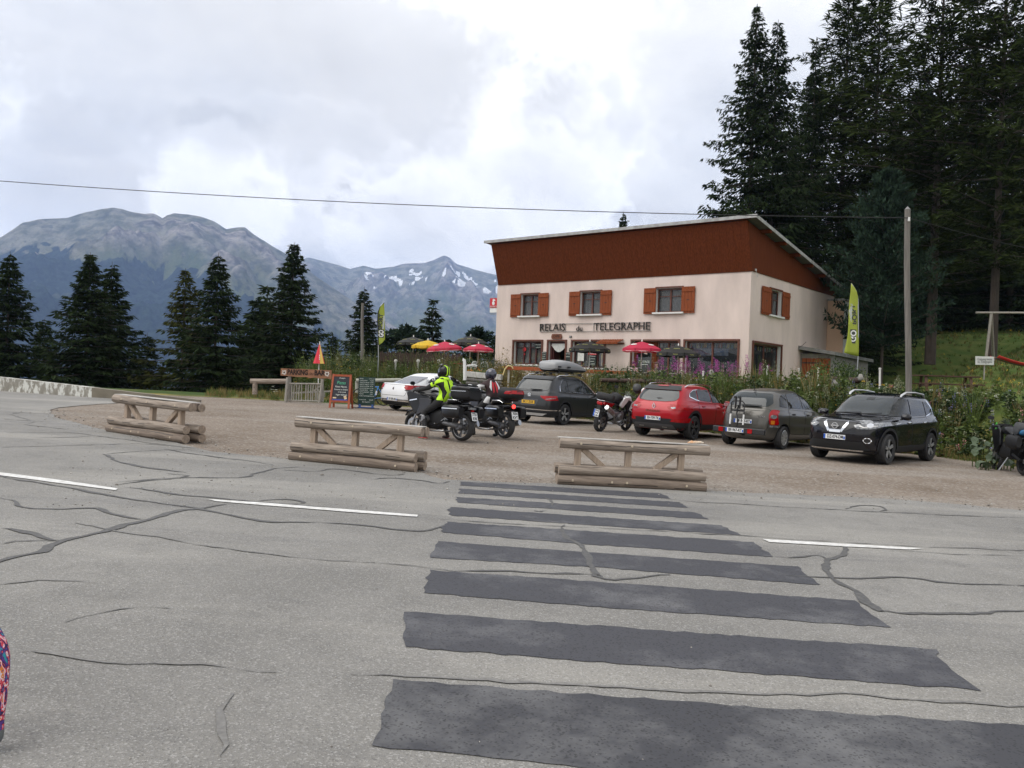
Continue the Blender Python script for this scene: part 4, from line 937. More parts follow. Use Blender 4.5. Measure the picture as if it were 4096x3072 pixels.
for i, (px, py, D, kd, wf, lb) in enumerate([(3180, 520, 82, 'big', 1.0, 'spruce showing between the twin spruce and the gable'), (3720, 480, 78, 'big', 1.25, 'spruce right of the blue-green pine'), (3960, 560, 84, 'big', 1.3, 'spruce above the meadow, left of the edge trees'), (4160, 560, 82, 'big', 1.3, 'spruce clipped by the right picture edge'), (3540, 640, 80, 'big', 1.3, 'spruce behind the right end of the gable'), (3800, 700, 92, 'big', 1.5, 'backmost spruce over the hillside meadow'), (4000, 700, 94, 'big', 1.5, 'backmost spruce at the right over the hillside meadow'), (3400, 700, 78, 'big', 1.3, 'spruce just above the right-hand eave'), (3100, 700, 78, 'big', 1.2, 'spruce directly behind the roof peak'), (3470, 830, 64, 'big', 1.5, 'low spruce between the eave and the blue-green pine'), (3700, 760, 82, 'big', 1.5, 'low spruce right of the utility pole\'s top'), (3890, 860, 84, 'big', 1.6, 'low-branched spruce at the upper edge of the meadow'), (4080, 820, 82, 'big', 1.6, 'low-branched spruce at the right edge of the meadow'), (3360, 960, 60, 'big', 1.6, 'young spruce beside the flue block'), (3980, 620, 82, 'big', 1.4, 'tall spruce behind the swing frame'), (3700, 260, 86, 'big', 1.2, 'tall spruce behind the huge larch'), (3900, 160, 84, 'big', 1.3, 'tall spruce between the huge larch and the corner larch'), (4080, 120, 78, 'big', 1.3, 'tall spruce under the top right corner'), (3590, 420, 84, 'big', 1.1, 'spruce rising behind the blue-green pine')]):
  a = at(px, py, D); tree(kd, px, py, D, T(a.x, a.y)-.5, lb, GF, wf)
# ============================================================ parked cars
def paint(name, c, metal=0., rough=.32):
  m = mat(name, c, rough, metal, coat=.55, spec=.3); return m
CGLASS = mat('car_glass', (.008, .010, .010), .04, spec=.35)
CGLASS2 = mat('screen_glass', (.018, .024, .027), .04, spec=.6)
LAMPR = mat('tail_lamp_red', (.42, .006, .010), .2, coat=.3, spec=.3, c2=(.24, .003, .005), vscale=14)
LAMPRL = mat('tail_lamp_lit', (.9, .05, .04), .2, em=2.2)
LAMPW = mat('lamp_clear', (.42, .43, .44), .12, .3, coat=.4, spec=.4, c2=(.10, .103, .107), vscale=18)
CLAD = mat('cladding_plastic', (.017, .0175, .019), .65, spec=.3)
SEAM = mat('panel_gap', (.008, .008, .008), .8)
ALLOY = mat('alloy', (.58, .59, .60), .3, .55)
ALLOYD = mat('dark_alloy', (.035, .036, .038), .35, .6)
PLATEW = mat('plate_white', (.72, .73, .73), .4); PLATEY = mat('plate_yellow', (.72, .42, .03), .4); PLATEB = mat('plate_blue', (.02, .09, .42), .4)
LAMPA = mat('amber_lens', (.6, .2, .02), .15, coat=1)
def ring_loft(rings, N_=112, sub=4):
  """rings: (z_rear, z_front, x_rear, x_front, half width, exponent rear, exponent front); smooth body through all of them"""
  Rg = []
  t = np.linspace(0, 2*math.pi, N_, endpoint=False)
  for (zr, zf, xr, xf, w_, er, ef) in rings:
    xm = (xr+xf)/2; a = (xf-xr)/2; c, s = np.cos(t), np.sin(t); e = np.where(c >= 0, ef*1.3, er*1.5)
    rr = (np.abs(c)**e+np.abs(s)**e)**(-1/e); x = xm+a*rr*c; y = w_*rr*s; u = np.clip((x-xr)/(xf-xr), 0, 1)
    u = u*u*(3-2*u)
    Rg.append(np.stack([x, y, zr+(zf-zr)*u], 1))
  Rg = np.array(Rg); out = []
  for i in range(len(Rg)-1):
    p0, p1, p2, p3 = Rg[max(i-1, 0)], Rg[i], Rg[i+1], Rg[min(i+2, len(Rg)-1)]
    d = np.linalg.norm(p2-p1, axis=1, keepdims=True)+1e-6; d0 = np.linalg.norm(p1-p0, axis=1, keepdims=True)+1e-6; d2 = np.linalg.norm(p3-p2, axis=1, keepdims=True)+1e-6
    m1 = ((p2-p1)/d+(p1-p0)/d0)*.5*d if i > 0 else p2-p1; m2 = ((p3-p2)/d2+(p2-p1)/d)*.5*d if i < len(Rg)-2 else p2-p1
    for k in range(sub):
      q = k/sub; out.append((2*q**3-3*q*q+1)*p1+(q**3-2*q*q+q)*m1+(-2*q**3+3*q*q)*p2+(q**3-q*q)*m2)
  out.append(Rg[-1]); V = np.concatenate(out); n = len(out); Fc = []
  for i in range(n-1):
    for k in range(N_): Fc.append((i*N_+k, i*N_+(k+1) % N_, (i+1)*N_+(k+1) % N_, (i+1)*N_+k))
  fs = Fc+[tuple(range(N_-1, -1, -1)), tuple(range((n-1)*N_, n*N_))]
  return V, fs
def apply_mods(o):
  bpy.context.view_layer.update()
  me = bpy.data.meshes.new_from_object(o.evaluated_get(bpy.context.evaluated_depsgraph_get())); o.modifiers.clear(); old = o.data; o.data = me; return o
def wheel(root, x, y, r, wd, spokes, m1=None, twin=False, rr=.66, name='wheel', face=None):
  """tyre, rim, spokes; outer face away from the car"""
  s = 1 if y > 0 else -1; rim_r = r*rr
  b = MB(); P = [(rim_r, -wd*.42), (r*.93, -wd*.5), (r*.985, -wd*.42), (r, -wd*.25), (r, wd*.25), (r*.985, wd*.42), (r*.93, wd*.5), (rim_r, wd*.42)]
  b.lathe(P, 36, 'y', closed=True); ty = b.build(name, RUBBER, root, sm=30); ty.location = (x, y, r)
  for zz_ in (-.22, 0, .22):
    g = MB(); g.lathe([(r*1.0005, wd*(zz_-.03)), (r*1.0015, wd*zz_), (r*1.0005, wd*(zz_+.03))], 36, 'y'); g.build('tread_groove', SEAM, ty)
  b = MB(); b.lathe([(rim_r*1.01, s*wd*.43), (rim_r*.95, s*wd*.46), (rim_r*.90, s*wd*.40), (rim_r*.90, -s*wd*.3)], 32, 'y'); b.build('rim', m1 or ALLOY, ty, sm=30)
  b = MB(); b.lathe([(0, s*wd*.05), (rim_r*.9, s*wd*.05)], 24, 'y'); b.lathe([(0, s*wd*.12), (rim_r*.62, s*wd*.12), (rim_r*.62, s*wd*.06)], 20, 'y'); b.build('brake_disc', ALLOYD, ty)
  b = MB(); b.lathe([(0, s*wd*.40), (rim_r*.17, s*wd*.40), (rim_r*.2, s*wd*.3), (rim_r*.2, s*wd*.1)], 16, 'y'); b.build('hub', m1 or ALLOY, ty)
  for i in range(spokes):
    q = 6.283*i/spokes+.25
    for dq in ((-.11, .11) if twin else (0,)):
      a = Vector((math.cos(q+dq*2.2)*rim_r*.15, s*wd*.34, math.sin(q+dq*2.2)*rim_r*.15)); e = Vector((math.cos(q+dq)*rim_r*.93, s*wd*.40, math.sin(q+dq)*rim_r*.93))
      b = MB(); b.bar(a, e, rim_r*(.085 if twin else .17), .03, up=(0, s, 0)); b.build('spoke', face or m1 or ALLOY, ty)
  return ty
def plate(root, loc, txt, yaw, m=PLATEW, w_=.52, h=.11, blue=True, tilt=0, lines=None, name='number_plate'):
  """flat plate; yaw = direction its face looks to (radians about z)"""
  nrm = Vector((math.cos(yaw)*math.cos(tilt), math.sin(yaw)*math.cos(tilt), math.sin(tilt))); xx = Vector((-math.sin(yaw), math.cos(yaw), 0)); F_ = frame(loc, xx, nrm)
  b = MB(); b.box((0, 0, 0), (w_, h, .012)); b.xf(F_); o = b.build(name, m, root)
  if blue:
    b = MB(); b.box((-w_/2+.022, 0, .007), (.044, h*.96, .003)); b.xf(F_); b.build('plate_band', PLATEB, o)
    if lines is None: b = MB(); b.box((w_/2-.022, -.01, .007), (.036, h*.6, .003)); b.xf(F_); b.build('plate_band', PLATEB, o)
  for i, s in enumerate(lines or [txt]):
    n = len(lines) if lines else 1
    text('plate_lettering', s, h/n*.98, INK, F_ @ Matrix.Translation((.02 if blue else 0, h*(.5-(i+.5)/n), .008)), o, ext=.001, fit=(w_*.74 if blue else w_*.82), bold=.003)
  return o
def mirror(root, x, y, z, m, cap=None):
  s = 1 if y > 0 else -1; b = MB(); b.loft([(x-.07, y+s*.11, z+.02, .085, .065, 3), (x, y+s*.11, z+.02, .115, .085, 3), (x+.08, y+s*.10, z+.015, .10, .07, 2.6), (x+.13, y+s*.085, z+.01, .05, .035, 2.2)], 14)
  o = b.build('door_mirror', cap or m, root, sm=60)
  MB().box((x-.075, y+s*.11, z+.02), (.006, .15, .105)).build('mirror_glass', CHROME, o); b = MB(); b.bar((x+.02, y-s*.02, z-.05), (x+.02, y+s*.08, z-.02), .06, .04); b.build('mirror_arm', BLACK, o)
  return o
def tube_rail(root, pts, r, m, name='roof_rail'):
  return [MB().tube([(x, s*y, z) for x, y, z in pts], r, 8, flat=.7).build(name, m, root, sm=60) for s in (1, -1)]
def car(name, label, X, Y, head, rings, pm, wheels, arch_r, clad=None):
  root = empty(name, (X, Y, G(X, Y)+.005), R(head), label, 'car')
  # tilt with the lot
  dxg = (G(X+1, Y)-G(X-1, Y))/2; dyg = (G(X, Y+1)-G(X, Y-1))/2; h = R(head)
  root.rotation_euler = (math.atan(-math.sin(h)*dxg+math.cos(h)*dyg), -math.atan(math.cos(h)*dxg+math.sin(h)*dyg), h)
  V, fs = ring_loft(rings); me = bpy.data.meshes.new('body'); me.from_pydata(V.tolist(), [], fs); me.materials.append(pm); me.materials.append(SEAM)
  body = bpy.data.objects.new('body', me); col.objects.link(body)
  bv0 = bvh_of(body)
  cut = MB()
  for (x, y, r, wd) in wheels:
    s = 1 if y > 0 else -1; cut.lathe([(0, y-s*wd*.75), (arch_r, y-s*wd*.75), (arch_r, y+s*.5), (0, y+s*.5)], 40, 'y', c=(x, 0, r+.02))
  co = cut.build('cutter', SEAM)
  m = body.modifiers.new('b', 'BOOLEAN'); m.object = co; m.operation = 'DIFFERENCE'; m.solver = 'EXACT'
  apply_mods(body); bpy.data.objects.remove(co); body.parent = root
  shade(body.data, 38)
  return root, body, bv0
def panel_set(root, bv, side, doors, glass, handles, pm, seamm=SEAM, handle_m=None):
  for k, poly in enumerate(doors):
    p = round_poly(poly, .06)
    decal(bv, grow(p, .012), 'y', .0025, 'door_gap', seamm, root, side)
    d = decal(bv, p, 'y', .006, 'door', pm, root, side)
    if k < len(handles):
      hx, hz = handles[k]; h, n_, _, _ = bv.ray_cast(Vector((hx, 3*side, hz)), Vector((0, -side, 0)))
      if h: MB().loft([(hx-.10, h.y+side*.012, hz, .012, .014, 2.2), (hx-.05, h.y+side*.03, hz, .014, .02, 2.5), (hx+.05, h.y+side*.03, hz, .014, .02, 2.5), (hx+.10, h.y+side*.012, hz, .012, .014, 2.2)], 8).build('door_handle', handle_m or pm, d, sm=60)
  for poly in glass: decal(bv, round_poly(poly, .04), 'y', .010, 'side_window', CGLASS, root, side, step=.08)
def arch_trim(root, bv, side, x, z, r0, r1, m, a0=-8, a1=188):
  decal(bv, circ((x, z), r1, 26, a0, a1)+circ((x, z), r0, 26, a1, a0), 'y', .012, 'wheel_arch', m, root, side, step=.04)

# ---- dark grey SUV with a roof box --------------------------------------------------
def grey_suv():
  pm = paint('graphite_paint', (.024, .025, .027), .3, .3)
  rg = [(.24, .24, -2.02, 2.02, .78, 5, 5), (.30, .28, -2.17, 2.12, .88, 5.5, 4.5), (.50, .48, -2.235, 2.22, .91, 5.5, 4.2), (.74, .70, -2.24, 2.24, .92, 5.5, 4.2), (.96, .87, -2.20, 2.20, .915, 5.5, 4.2),
     (1.06, .98, -2.16, 2.02, .885, 5.5, 4.5), (1.09, 1.05, -2.13, 1.40, .86, 6, 5), (1.12, 1.10, -2.10, 1.02, .83, 6, 5), (1.36, 1.38, -1.93, .52, .745, 6, 5), (1.55, 1.57, -1.74, .12, .665, 6, 5), (1.615, 1.625, -1.60, -.05, .58, 5, 5), (1.635, 1.65, -1.35, -.35, .40, 4, 4), (1.64, 1.655, -1.1, -.6, .12, 3, 3)]
  wh = [(sx*1.34, sy*.80, .352, .235) for sx in (1, -1) for sy in (1, -1)]
  root, body, bv = car('parked_car', 'dark grey SUV with yellow rear plate, parked nose-in, carrying a roof box', 1.89, 30.35, 53.5, rg, pm, wh, .42)
  for x, y, r, wd in wh: wheel(root, x, y, r, wd, 5, ALLOYD, True, .69, face=ALLOY)
  for s in (1, -1):
    arch = .43
    panel_set(root, bv, s, [[(-.95, .44), (.02, .40), (.05, 1.04), (-1.05, 1.05), (-1.12, .82)], [(.05, .40), (1.02, .42), (1.0, 1.0), (.08, 1.04)]], [[(-1.55, 1.16), (-1.12, 1.13), (-1.10, 1.50), (-1.30, 1.49), (-1.52, 1.30)], [(-1.07, 1.13), (-.10, 1.12), (-.16, 1.54), (-1.05, 1.51)], [(-.04, 1.12), (.92, 1.10), (.62, 1.30), (.18, 1.52), (-.10, 1.54)]], [(-.80, .94), (.22, .93)], pm)
    decal(bv, [(-1.60, 1.105), (.95, 1.075), (.95, 1.095), (-1.60, 1.13)], 'y', .013, 'window_trim', CHROME, root, s)
    decal(bv, [(-1.62, 1.12), (-1.58, 1.12), (-1.54, 1.31), (-1.32, 1.53), (-1.2, 1.55), (-1.2, 1.535), (-1.31, 1.515), (-1.555, 1.31)], 'y', .013, 'window_trim', CHROME, root, s)
    decal(bv, [(-.9, .30), (.9, .28), (.9, .42), (-.9, .44)], 'y', .012, 'sill_cladding', CLAD, root, s)
    for x in (1.34, -1.34): arch_trim(root, bv, s, x, .37, .415, .475, CLAD)
    mirror(root, .66, s*.90, 1.08, pm, CLAD)
    decal(bv, [(-2.16, .96), (-1.86, .98), (-1.95, .84), (-2.14, .80), (-2.2, .82)], 'y', .014, 'tail_lamp', LAMPR, root, s, step=.03)
    decal(bv, [(s*.44, .955), (s*.88, .97), (s*.90, .83), (s*.72, .80), (s*.50, .90)], 'x', .014, 'tail_lamp', LAMPR, root, -1, step=.03)
    decal(bv, [(s*.66, .86), (s*.88, .90), (s*.88, .88), (s*.68, .84)], 'x', .018, 'lamp_strip', LAMPW, root, -1, step=.03)
    decal(bv, [(s*.30, .88), (s*.82, .90), (s*.85, .74), (s*.55, .72)], 'x', .014, 'headlamp', LAMPW, root, 1, step=.03)
  decal(bv, round_poly([(-.66, 1.14), (.66, 1.14), (.60, 1.47), (-.60, 1.47)], .08), 'x', .010, 'rear_window', CGLASS2, root, -1, step=.06)
  decal(bv, [(-.62, 1.49), (.62, 1.49), (.58, 1.60), (-.58, 1.60)], 'x', .03, 'rear_spoiler', pm, root, -1, step=.05)
  decal(bv, round_poly([(-.74, 1.05), (.74, 1.05), (.66, .58), (-.66, .58)], .06), 'x', .004, 'tailgate', pm, root, -1)
  decal(bv, round_poly([(-.40, .83), (.40, .83), (.30, .60), (-.30, .60)], .05), 'x', .008, 'plate_recess', paint('graphite_lower', (.06, .062, .066), .5, .35), root, -1)
  decal(bv, [(-.90, .53), (.90, .53), (.88, .26), (-.88, .26)], 'x', .010, 'lower_bumper', CLAD, root, -1)
  decal(bv, [(-.90, .505), (.90, .505), (.90, .475), (-.90, .475)], 'x', .018, 'bumper_trim', CHROME, root, -1)
  decal(bv, [(-.55, .30), (-.72, .38), (.72, .38), (.55, .30)], 'x', .018, 'skid_plate', ALLOY, root, -1)
  decal(bv, [(-.55, .70), (.55, .70), (.5, .45), (-.5, .45)], 'x', .012, 'grille', CLAD, root, 1)
  decal(bv, [(-.62, 1.12), (.62, 1.12), (.55, 1.52), (-.55, 1.52)], 'x', .010, 'windscreen', CGLASS2, root, 1, step=.08)
  plate(root, (-2.262, 0, .73), 'SK11 ZOE', math.pi, PLATEY, blue=False)
  b = MB(); b.lathe([(.045, 0), (.062, 0), (.062, .012), (.045, .012)], 24, 'x', closed=True); b.prism([(-.04, .035), (-.02, .035), (0, -.02), (.02, .035), (.04, .035), (.01, -.05), (-.01, -.05)], 0, .008, axis='x'); b.xf(Matrix.Translation((-2.215, 0, .965))); b.build('badge', CHROME, root)
  b = MB(); b.bar((-2.12, .02, 1.16), (-2.09, -.42, 1.165), .03, .02); b.build('wiper', BLACK, root)
  rails = tube_rail(root, [(-1.55, .60, 1.60), (-1.40, .63, 1.665), (-.7, .66, 1.70), (0, .65, 1.68), (.22, .64, 1.60)], .02, CHROME)
  b = MB(); b.loft([(-1.5, 0, 1.66, .02, .03, 2), (-1.35, 0, 1.67, .02, .05, 2), (-1.3, 0, 1.64, .02, .01, 2)], 8); b.build('aerial_fin', pm, root)
  # the box on the roof bars is a thing of its own
  bx = empty('roof_box', root.location, 0, 'silver-grey plastic roof box with black underside on the dark grey SUV', 'roof box'); bx.rotation_euler = root.rotation_euler
  SIL = mat('silver_box', (.27, .275, .28), .4, coat=.2)
  b = MB(); b.loft([(-1.20, .05, 1.96, .30, .11, 3.5), (-1.12, .05, 1.985, .38, .165, 4), (-.6, .05, 2.015, .40, .20, 3.6), (0, .05, 2.005, .40, .185, 3.4), (.5, .05, 1.96, .39, .135, 3.2), (.85, .05, 1.90, .34, .065, 3), (.95, .05, 1.89, .28, .045, 3)], 26); b.build('lid', SIL, bx, sm=50)
  b = MB(); b.loft([(-1.16, .05, 1.875, .30, .05, 3), (-1.0, .05, 1.865, .40, .075, 3.5), (0, .05, 1.865, .42, .08, 3.5), (.7, .05, 1.87, .38, .06, 3), (.90, .05, 1.88, .30, .03, 3)], 22); b.build('tray', CLAD, bx, sm=50)
  b = MB(); b.loft([(-1.21, .05, 1.915, .36, .016, 4), (-1.0, .05, 1.915, .425, .016, 4), (.5, .05, 1.905, .425, .016, 4), (.93, .05, 1.895, .32, .014, 4)], 22); b.build('rim_band', SIL, bx, sm=50)
  for x, z in ((-1.0, 1.99), (-.45, 1.99)): MB().box((x, -.385+(.03 if x < -.9 else 0), z-.02), (.16, .03, .05)).build('lock', INK, bx)
  for x in (-.95, -.1):
    b = MB(); b.box((x, 0, 1.755), (.06, 1.30, .03)); br = b.build('roof_bar', BLACK, bx)
    for s in (1, -1): MB().box((x, s*.62, 1.725), (.09, .07, .06)).build('clamp', BLACK, bx); MB().box((x, s*.3, 1.79), (.05, .05, .06)).build('mount', BLACK, bx)
grey_suv()

# ---- red SUV --------------------------------------------------------------------------
def red_suv():
  pm = paint('red_paint', (.36, .004, .012), .1, .28)
  rg = [(.26, .24, -2.0, 2.0, .78, 4.5, 4.5), (.34, .30, -2.14, 2.12, .88, 4.5, 4), (.56, .5, -2.20, 2.2, .91, 4.5, 3.8), (.78, .72, -2.22, 2.22, .925, 4.5, 3.8), (.97, .88, -2.15, 2.16, .92, 4.5, 3.8), (1.06, .99, -2.08, 1.95, .87, 4.8, 4), (1.11, 1.05, -2.03, 1.35, .84, 5, 4.5), (1.15, 1.09, -2.0, 1.0, .81, 5, 4.5), (1.36, 1.36, -1.84, .50, .74, 5, 4.5), (1.50, 1.52, -1.68, .12, .665, 5, 4.5), (1.555, 1.575, -1.52, -.08, .58, 4.5, 4.5), (1.58, 1.605, -1.25, -.35, .40, 4, 4), (1.585, 1.61, -1.0, -.6, .12, 3, 3)]
  wh = [(sx*1.32, sy*.81, .355, .235) for sx in (1, -1) for sy in (1, -1)]
  root, body, bv = car('parked_car', 'bright red SUV seen from behind, parked between a white motorcycle and a grey hatchback', 5.53, 26.7, 51.6, rg, pm, wh, .425)
  for x, y, r, wd in wh: wheel(root, x, y, r, wd, 5, ALLOYD, True, .69, face=mat('mid_alloy', (.22, .22, .23), .3, .8))
  for s in (1, -1):
    panel_set(root, bv, s, [[(-.92, .46), (.02, .42), (.05, 1.06), (-1.02, 1.12), (-1.12, .84)], [(.05, .42), (1.02, .44), (1.0, 1.0), (.08, 1.06)]], [[(-1.46, 1.26), (-1.12, 1.19), (-1.02, 1.17), (-.98, 1.46), (-1.18, 1.44), (-1.42, 1.36)], [(-.95, 1.17), (-.08, 1.12), (-.16, 1.49), (-.93, 1.46)], [(-.02, 1.11), (.90, 1.09), (.60, 1.28), (.16, 1.47), (-.10, 1.50)]], [(-.78, .99), (.24, .96)], pm)
    decal(bv, [(-1.50, 1.26), (-1.47, 1.245), (-1.12, 1.165), (-.9, 1.14), (-.9, 1.16), (-1.12, 1.19), (-1.46, 1.27), (-1.42, 1.37), (-1.17, 1.465), (-.6, 1.505), (-.6, 1.485), (-1.17, 1.445), (-1.44, 1.36)], 'y', .014, 'window_trim', CHROME, root, s)
    decal(bv, [(-.9, .30), (.9, .28), (.9, .43), (-.9, .45)], 'y', .012, 'sill_cladding', CLAD, root, s)
    for x in (1.32, -1.32): arch_trim(root, bv, s, x, .375, .42, .50, CLAD)
    mirror(root, .66, s*.90, 1.06, pm)
    decal(bv, round_poly([(s*.42, .96), (s*.90, 1.02), (s*.92, .86), (s*.60, .84), (s*.46, .88)], .03), 'x', .014, 'tail_lamp', LAMPR, root, -1, step=.03)
    decal(bv, round_poly([(-2.14, 1.02), (-1.78, 1.03), (-1.75, .96), (-1.95, .87), (-2.16, .86)], .03), 'y', .014, 'tail_lamp', LAMPR, root, s, step=.03)
    decal(bv, round_poly([(s*.54, .925), (s*.68, .945), (s*.69, .895), (s*.58, .89)], .02), 'x', .020, 'reversing_lamp', LAMPW, root, -1, step=.03)
    decal(bv, [(s*.60, .58), (s*.90, .64), (s*.90, .50), (s*.56, .52)], 'x', .02, 'fog_lamp', LAMPR, root, -1, step=.04)
  decal(bv, round_poly([(-.60, 1.12), (-.66, 1.22), (-.58, 1.42), (.58, 1.42), (.66, 1.22), (.60, 1.12), (.3, 1.085), (-.3, 1.085)], .06), 'x', .010, 'rear_window', CGLASS2, root, -1, step=.06)
  decal(bv, [(-.62, 1.415), (.62, 1.415), (.55, 1.535), (-.55, 1.535)], 'x', .035, 'rear_spoiler', BLACK, root, -1, step=.05)
  decal(bv, [(-.18, 1.505), (.18, 1.505), (.17, 1.53), (-.17, 1.53)], 'x', .042, 'brake_lamp', LAMPR, root, -1, step=.05)
  decal(bv, round_poly([(-.76, 1.04), (.76, 1.04), (.60, .64), (-.60, .64)], .08), 'x', .004, 'tailgate', pm, root, -1)
  decal(bv, [(-.93, .52), (-.55, .60), (.55, .60), (.93, .52), (.90, .28), (-.90, .28)], 'x', .010, 'lower_bumper', CLAD, root, -1)
  decal(bv, round_poly([(-.62, .44), (.62, .44), (.70, .30), (-.70, .30)], .05), 'x', .02, 'diffuser', mat('grey_plastic', (.05, .05, .053), .55), root, -1)
  for s in (1, -1): decal(bv, [(s*.30, .365), (s*.46, .365), (s*.46, .345), (s*.30, .345)], 'x', .028, 'exhaust_trim', STEEL, root, -1)
  decal(bv, [(-.62, 1.11), (.62, 1.11), (.55, 1.48), (-.55, 1.48)], 'x', .010, 'windscreen', CGLASS2, root, 1, step=.08)
  plate(root, (-2.235, 0, .59), 'EH-709-TK', math.pi)
  b = MB(); b.prism([(0, .10), (.055, 0), (0, -.10), (-.055, 0), (0, .10), (0, .06), (-.03, 0), (0, -.06), (.03, 0), (0, .06)], 0, .014, axis='x'); b.xf(Matrix.Translation((-2.20, 0, .945))); b.build('badge', CHROME, root)
  text('badge_lettering', 'KADJAR', .085, mat('dull_badge', (.20, .10, .07), .4, .5), frame((-2.232, 0, .80), (0, -1, 0), (-1, 0, 0)), root, fit=.46)
  b = MB(); b.loft([(0, 0, 0, .04, .012, 3), (.14, 0, .012, .05, .02, 3), (.36, 0, 0, .02, .01, 3)], 8); b.xf(frame((-1.985, .08, 1.15), (0, -1, 0), (-.9, 0, .4))); b.build('wiper', BLACK, root)
  tube_rail(root, [(-1.50, .60, 1.53), (-1.35, .63, 1.60), (-.7, .66, 1.645), (0, .65, 1.625), (.22, .64, 1.55)], .02, CHROME)
  b = MB(); b.box((-1.30, 0, 1.60), (.12, .06, .02)); b.tube([(-1.30, 0, 1.60), (-1.42, 0, 1.74)], .008, 5); b.build('aerial', BLACK, root)
red_suv()

# ---- bronze-grey hatchback ------------------------------------------------------------
def bronze_hatchback():
  pm = paint('bronze_grey_paint', (.095, .090, .080), .4, .32)
  rg = [(.22, .22, -1.94, 1.96, .74, 3, 3.2), (.30, .28, -2.08, 2.08, .83, 3, 3), (.52, .48, -2.13, 2.14, .865, 3, 2.9), (.75, .70, -2.13, 2.14, .875, 3, 2.9), (.94, .82, -2.09, 2.05, .87, 3, 2.9), (1.03, .93, -2.05, 1.85, .83, 3, 3), (1.07, 1.02, -2.02, 1.50, .81, 3.1, 3.2), (1.10, 1.08, -1.99, 1.28, .79, 3.1, 3.2), (1.34, 1.38, -1.84, .72, .71, 3.1, 3.2), (1.52, 1.56, -1.58, .22, .60, 3, 3), (1.58, 1.615, -1.36, -.02, .50, 2.9, 3), (1.61, 1.645, -1.05, -.3, .32, 2.8, 2.8), (1.615, 1.65, -.8, -.5, .1, 2.6, 2.6)]
  wh = [(sx*1.38, sy*.765, .315, .205) for sx in (1, -1) for sy in (1, -1)]
  root, body, bv = car('parked_car', 'bronze-grey rounded hatchback with a bicycle rack on its towbar', 7.74, 24.85, 49.5, rg, pm, wh, .365)
  for x, y, r, wd in wh: wheel(root, x, y, r, wd, 9, ALLOY, False, .66)
  for s in (1, -1):
    panel_set(root, bv, s, [[(-.98, .42), (-.08, .38), (-.02, 1.04), (-1.1, 1.08), (-1.12, .70)], [(-.04, .38), (.95, .38), (1.0, 1.0), (.02, 1.04)]], [[(-1.52, 1.16), (-1.08, 1.12), (-1.05, 1.50), (-1.22, 1.49), (-1.42, 1.38)], [(-1.01, 1.12), (-.12, 1.11), (-.18, 1.54), (-.98, 1.51)], [(-.04, 1.11), (.72, 1.10), (.42, 1.40), (.20, 1.53), (-.10, 1.55)], [(.80, 1.10), (1.18, 1.09), (.82, 1.30), (.55, 1.42)]], [(-.82, .96), (.20, .94)], pm, handle_m=BLACK)
    decal(bv, round_poly([(-1.0, .60), (1.0, .57), (1.0, .67), (-1.0, .71)], .03), 'y', .016, 'side_moulding', mat('bronze_moulding', (.06, .057, .05), .5), root, s)
    mirror(root, .95, s*.86, 1.06, BLACK)
    decal(bv, round_poly([(s*.64, 1.07), (s*.76, 1.07), (s*.80, .66), (s*.66, .66), (s*.63, .9)], .05), 'x', .016, 'tail_lamp', LAMPR, root, -1, step=.03)
    decal(bv, circ((s*.715, .88), .052, 16), 'x', .022, 'lamp_lens', LAMPW, root, -1, step=.03)
    decal(bv, [(s*.68, .78), (s*.74, .78), (s*.74, .68), (s*.68, .68)], 'x', .022, 'indicator', LAMPA, root, -1, step=.03)
    decal(bv, [(s*.66, .65), (s*.80, .65), (s*.80, .60), (s*.66, .60)], 'x', .022, 'reflector', LAMPW, root, -1, step=.03)
  decal(bv, round_poly([(-.56, 1.15), (-.64, 1.24), (-.53, 1.50), (.53, 1.50), (.64, 1.24), (.56, 1.15), (.3, 1.12), (-.3, 1.12)], .07), 'x', .010, 'rear_window', CGLASS2, root, -1, step=.06)
  decal(bv, round_poly([(-.66, 1.08), (.66, 1.08), (.62, .50), (-.62, .50)], .12), 'x', .004, 'tailgate', pm, root, -1)
  decal(bv, grow(round_poly([(-.66, 1.08), (.66, 1.08), (.62, .50), (-.62, .50)], .12), .012), 'x', .002, 'tailgate_gap', SEAM, root, -1)
  decal(bv, round_poly([(-.42, .83), (.42, .83), (.38, .63), (-.38, .63)], .06), 'x', .012, 'plate_recess', mat('bronze_moulding', (.06, .057, .05)), root, -1)
  decal(bv, [(-.50, 1.03), (.50, 1.03), (.50, 1.022), (-.50, 1.022)], 'x', .008, 'tailgate_crease', SEAM, root, -1)
  decal(bv, [(-.60, 1.11), (.60, 1.11), (.52, 1.50), (-.52, 1.50)], 'x', .010, 'windscreen', CGLASS2, root, 1, step=.08)
  text('badge_lettering', 'XSARA', .06, CHROME, frame((-2.128, -.50, .88), (0, -1, 0), (-1, 0, 0)), root, fit=.22); text('badge_lettering', 'PICASSO', .06, CHROME, frame((-2.125, .54, .90), (0, -1, 0), (-1, 0, 0)), root, fit=.24)
  plate(root, (-2.165, .02, .72), 'BF-967-RT', math.pi)
  b = MB(); b.bar((-2.01, .16, 1.17), (-2.0, -.42, 1.175), .045, .02); b.build('wiper', BLACK, root)
  b = MB(); b.box((-1.55, 0, 1.575), (.10, .05, .02)); b.tube([(-1.55, 0, 1.58), (-1.66, .01, 1.80)], .008, 5); b.build('aerial', BLACK, root)
  # bicycle rack on the towbar
  rk = empty('bicycle_rack', root.location, 0, 'folded black bicycle rack with number plate and lamps behind the bronze-grey hatchback', 'bicycle rack'); rk.rotation_euler = root.rotation_euler
  b = MB(); b.box((-2.42, .0, .47), (.08, 1.50, .15)); b.build('light_bar', BLACK, rk, bevel=.02)
  plate(rk, (-2.468, .10, .47), 'BF-967-RT', math.pi)
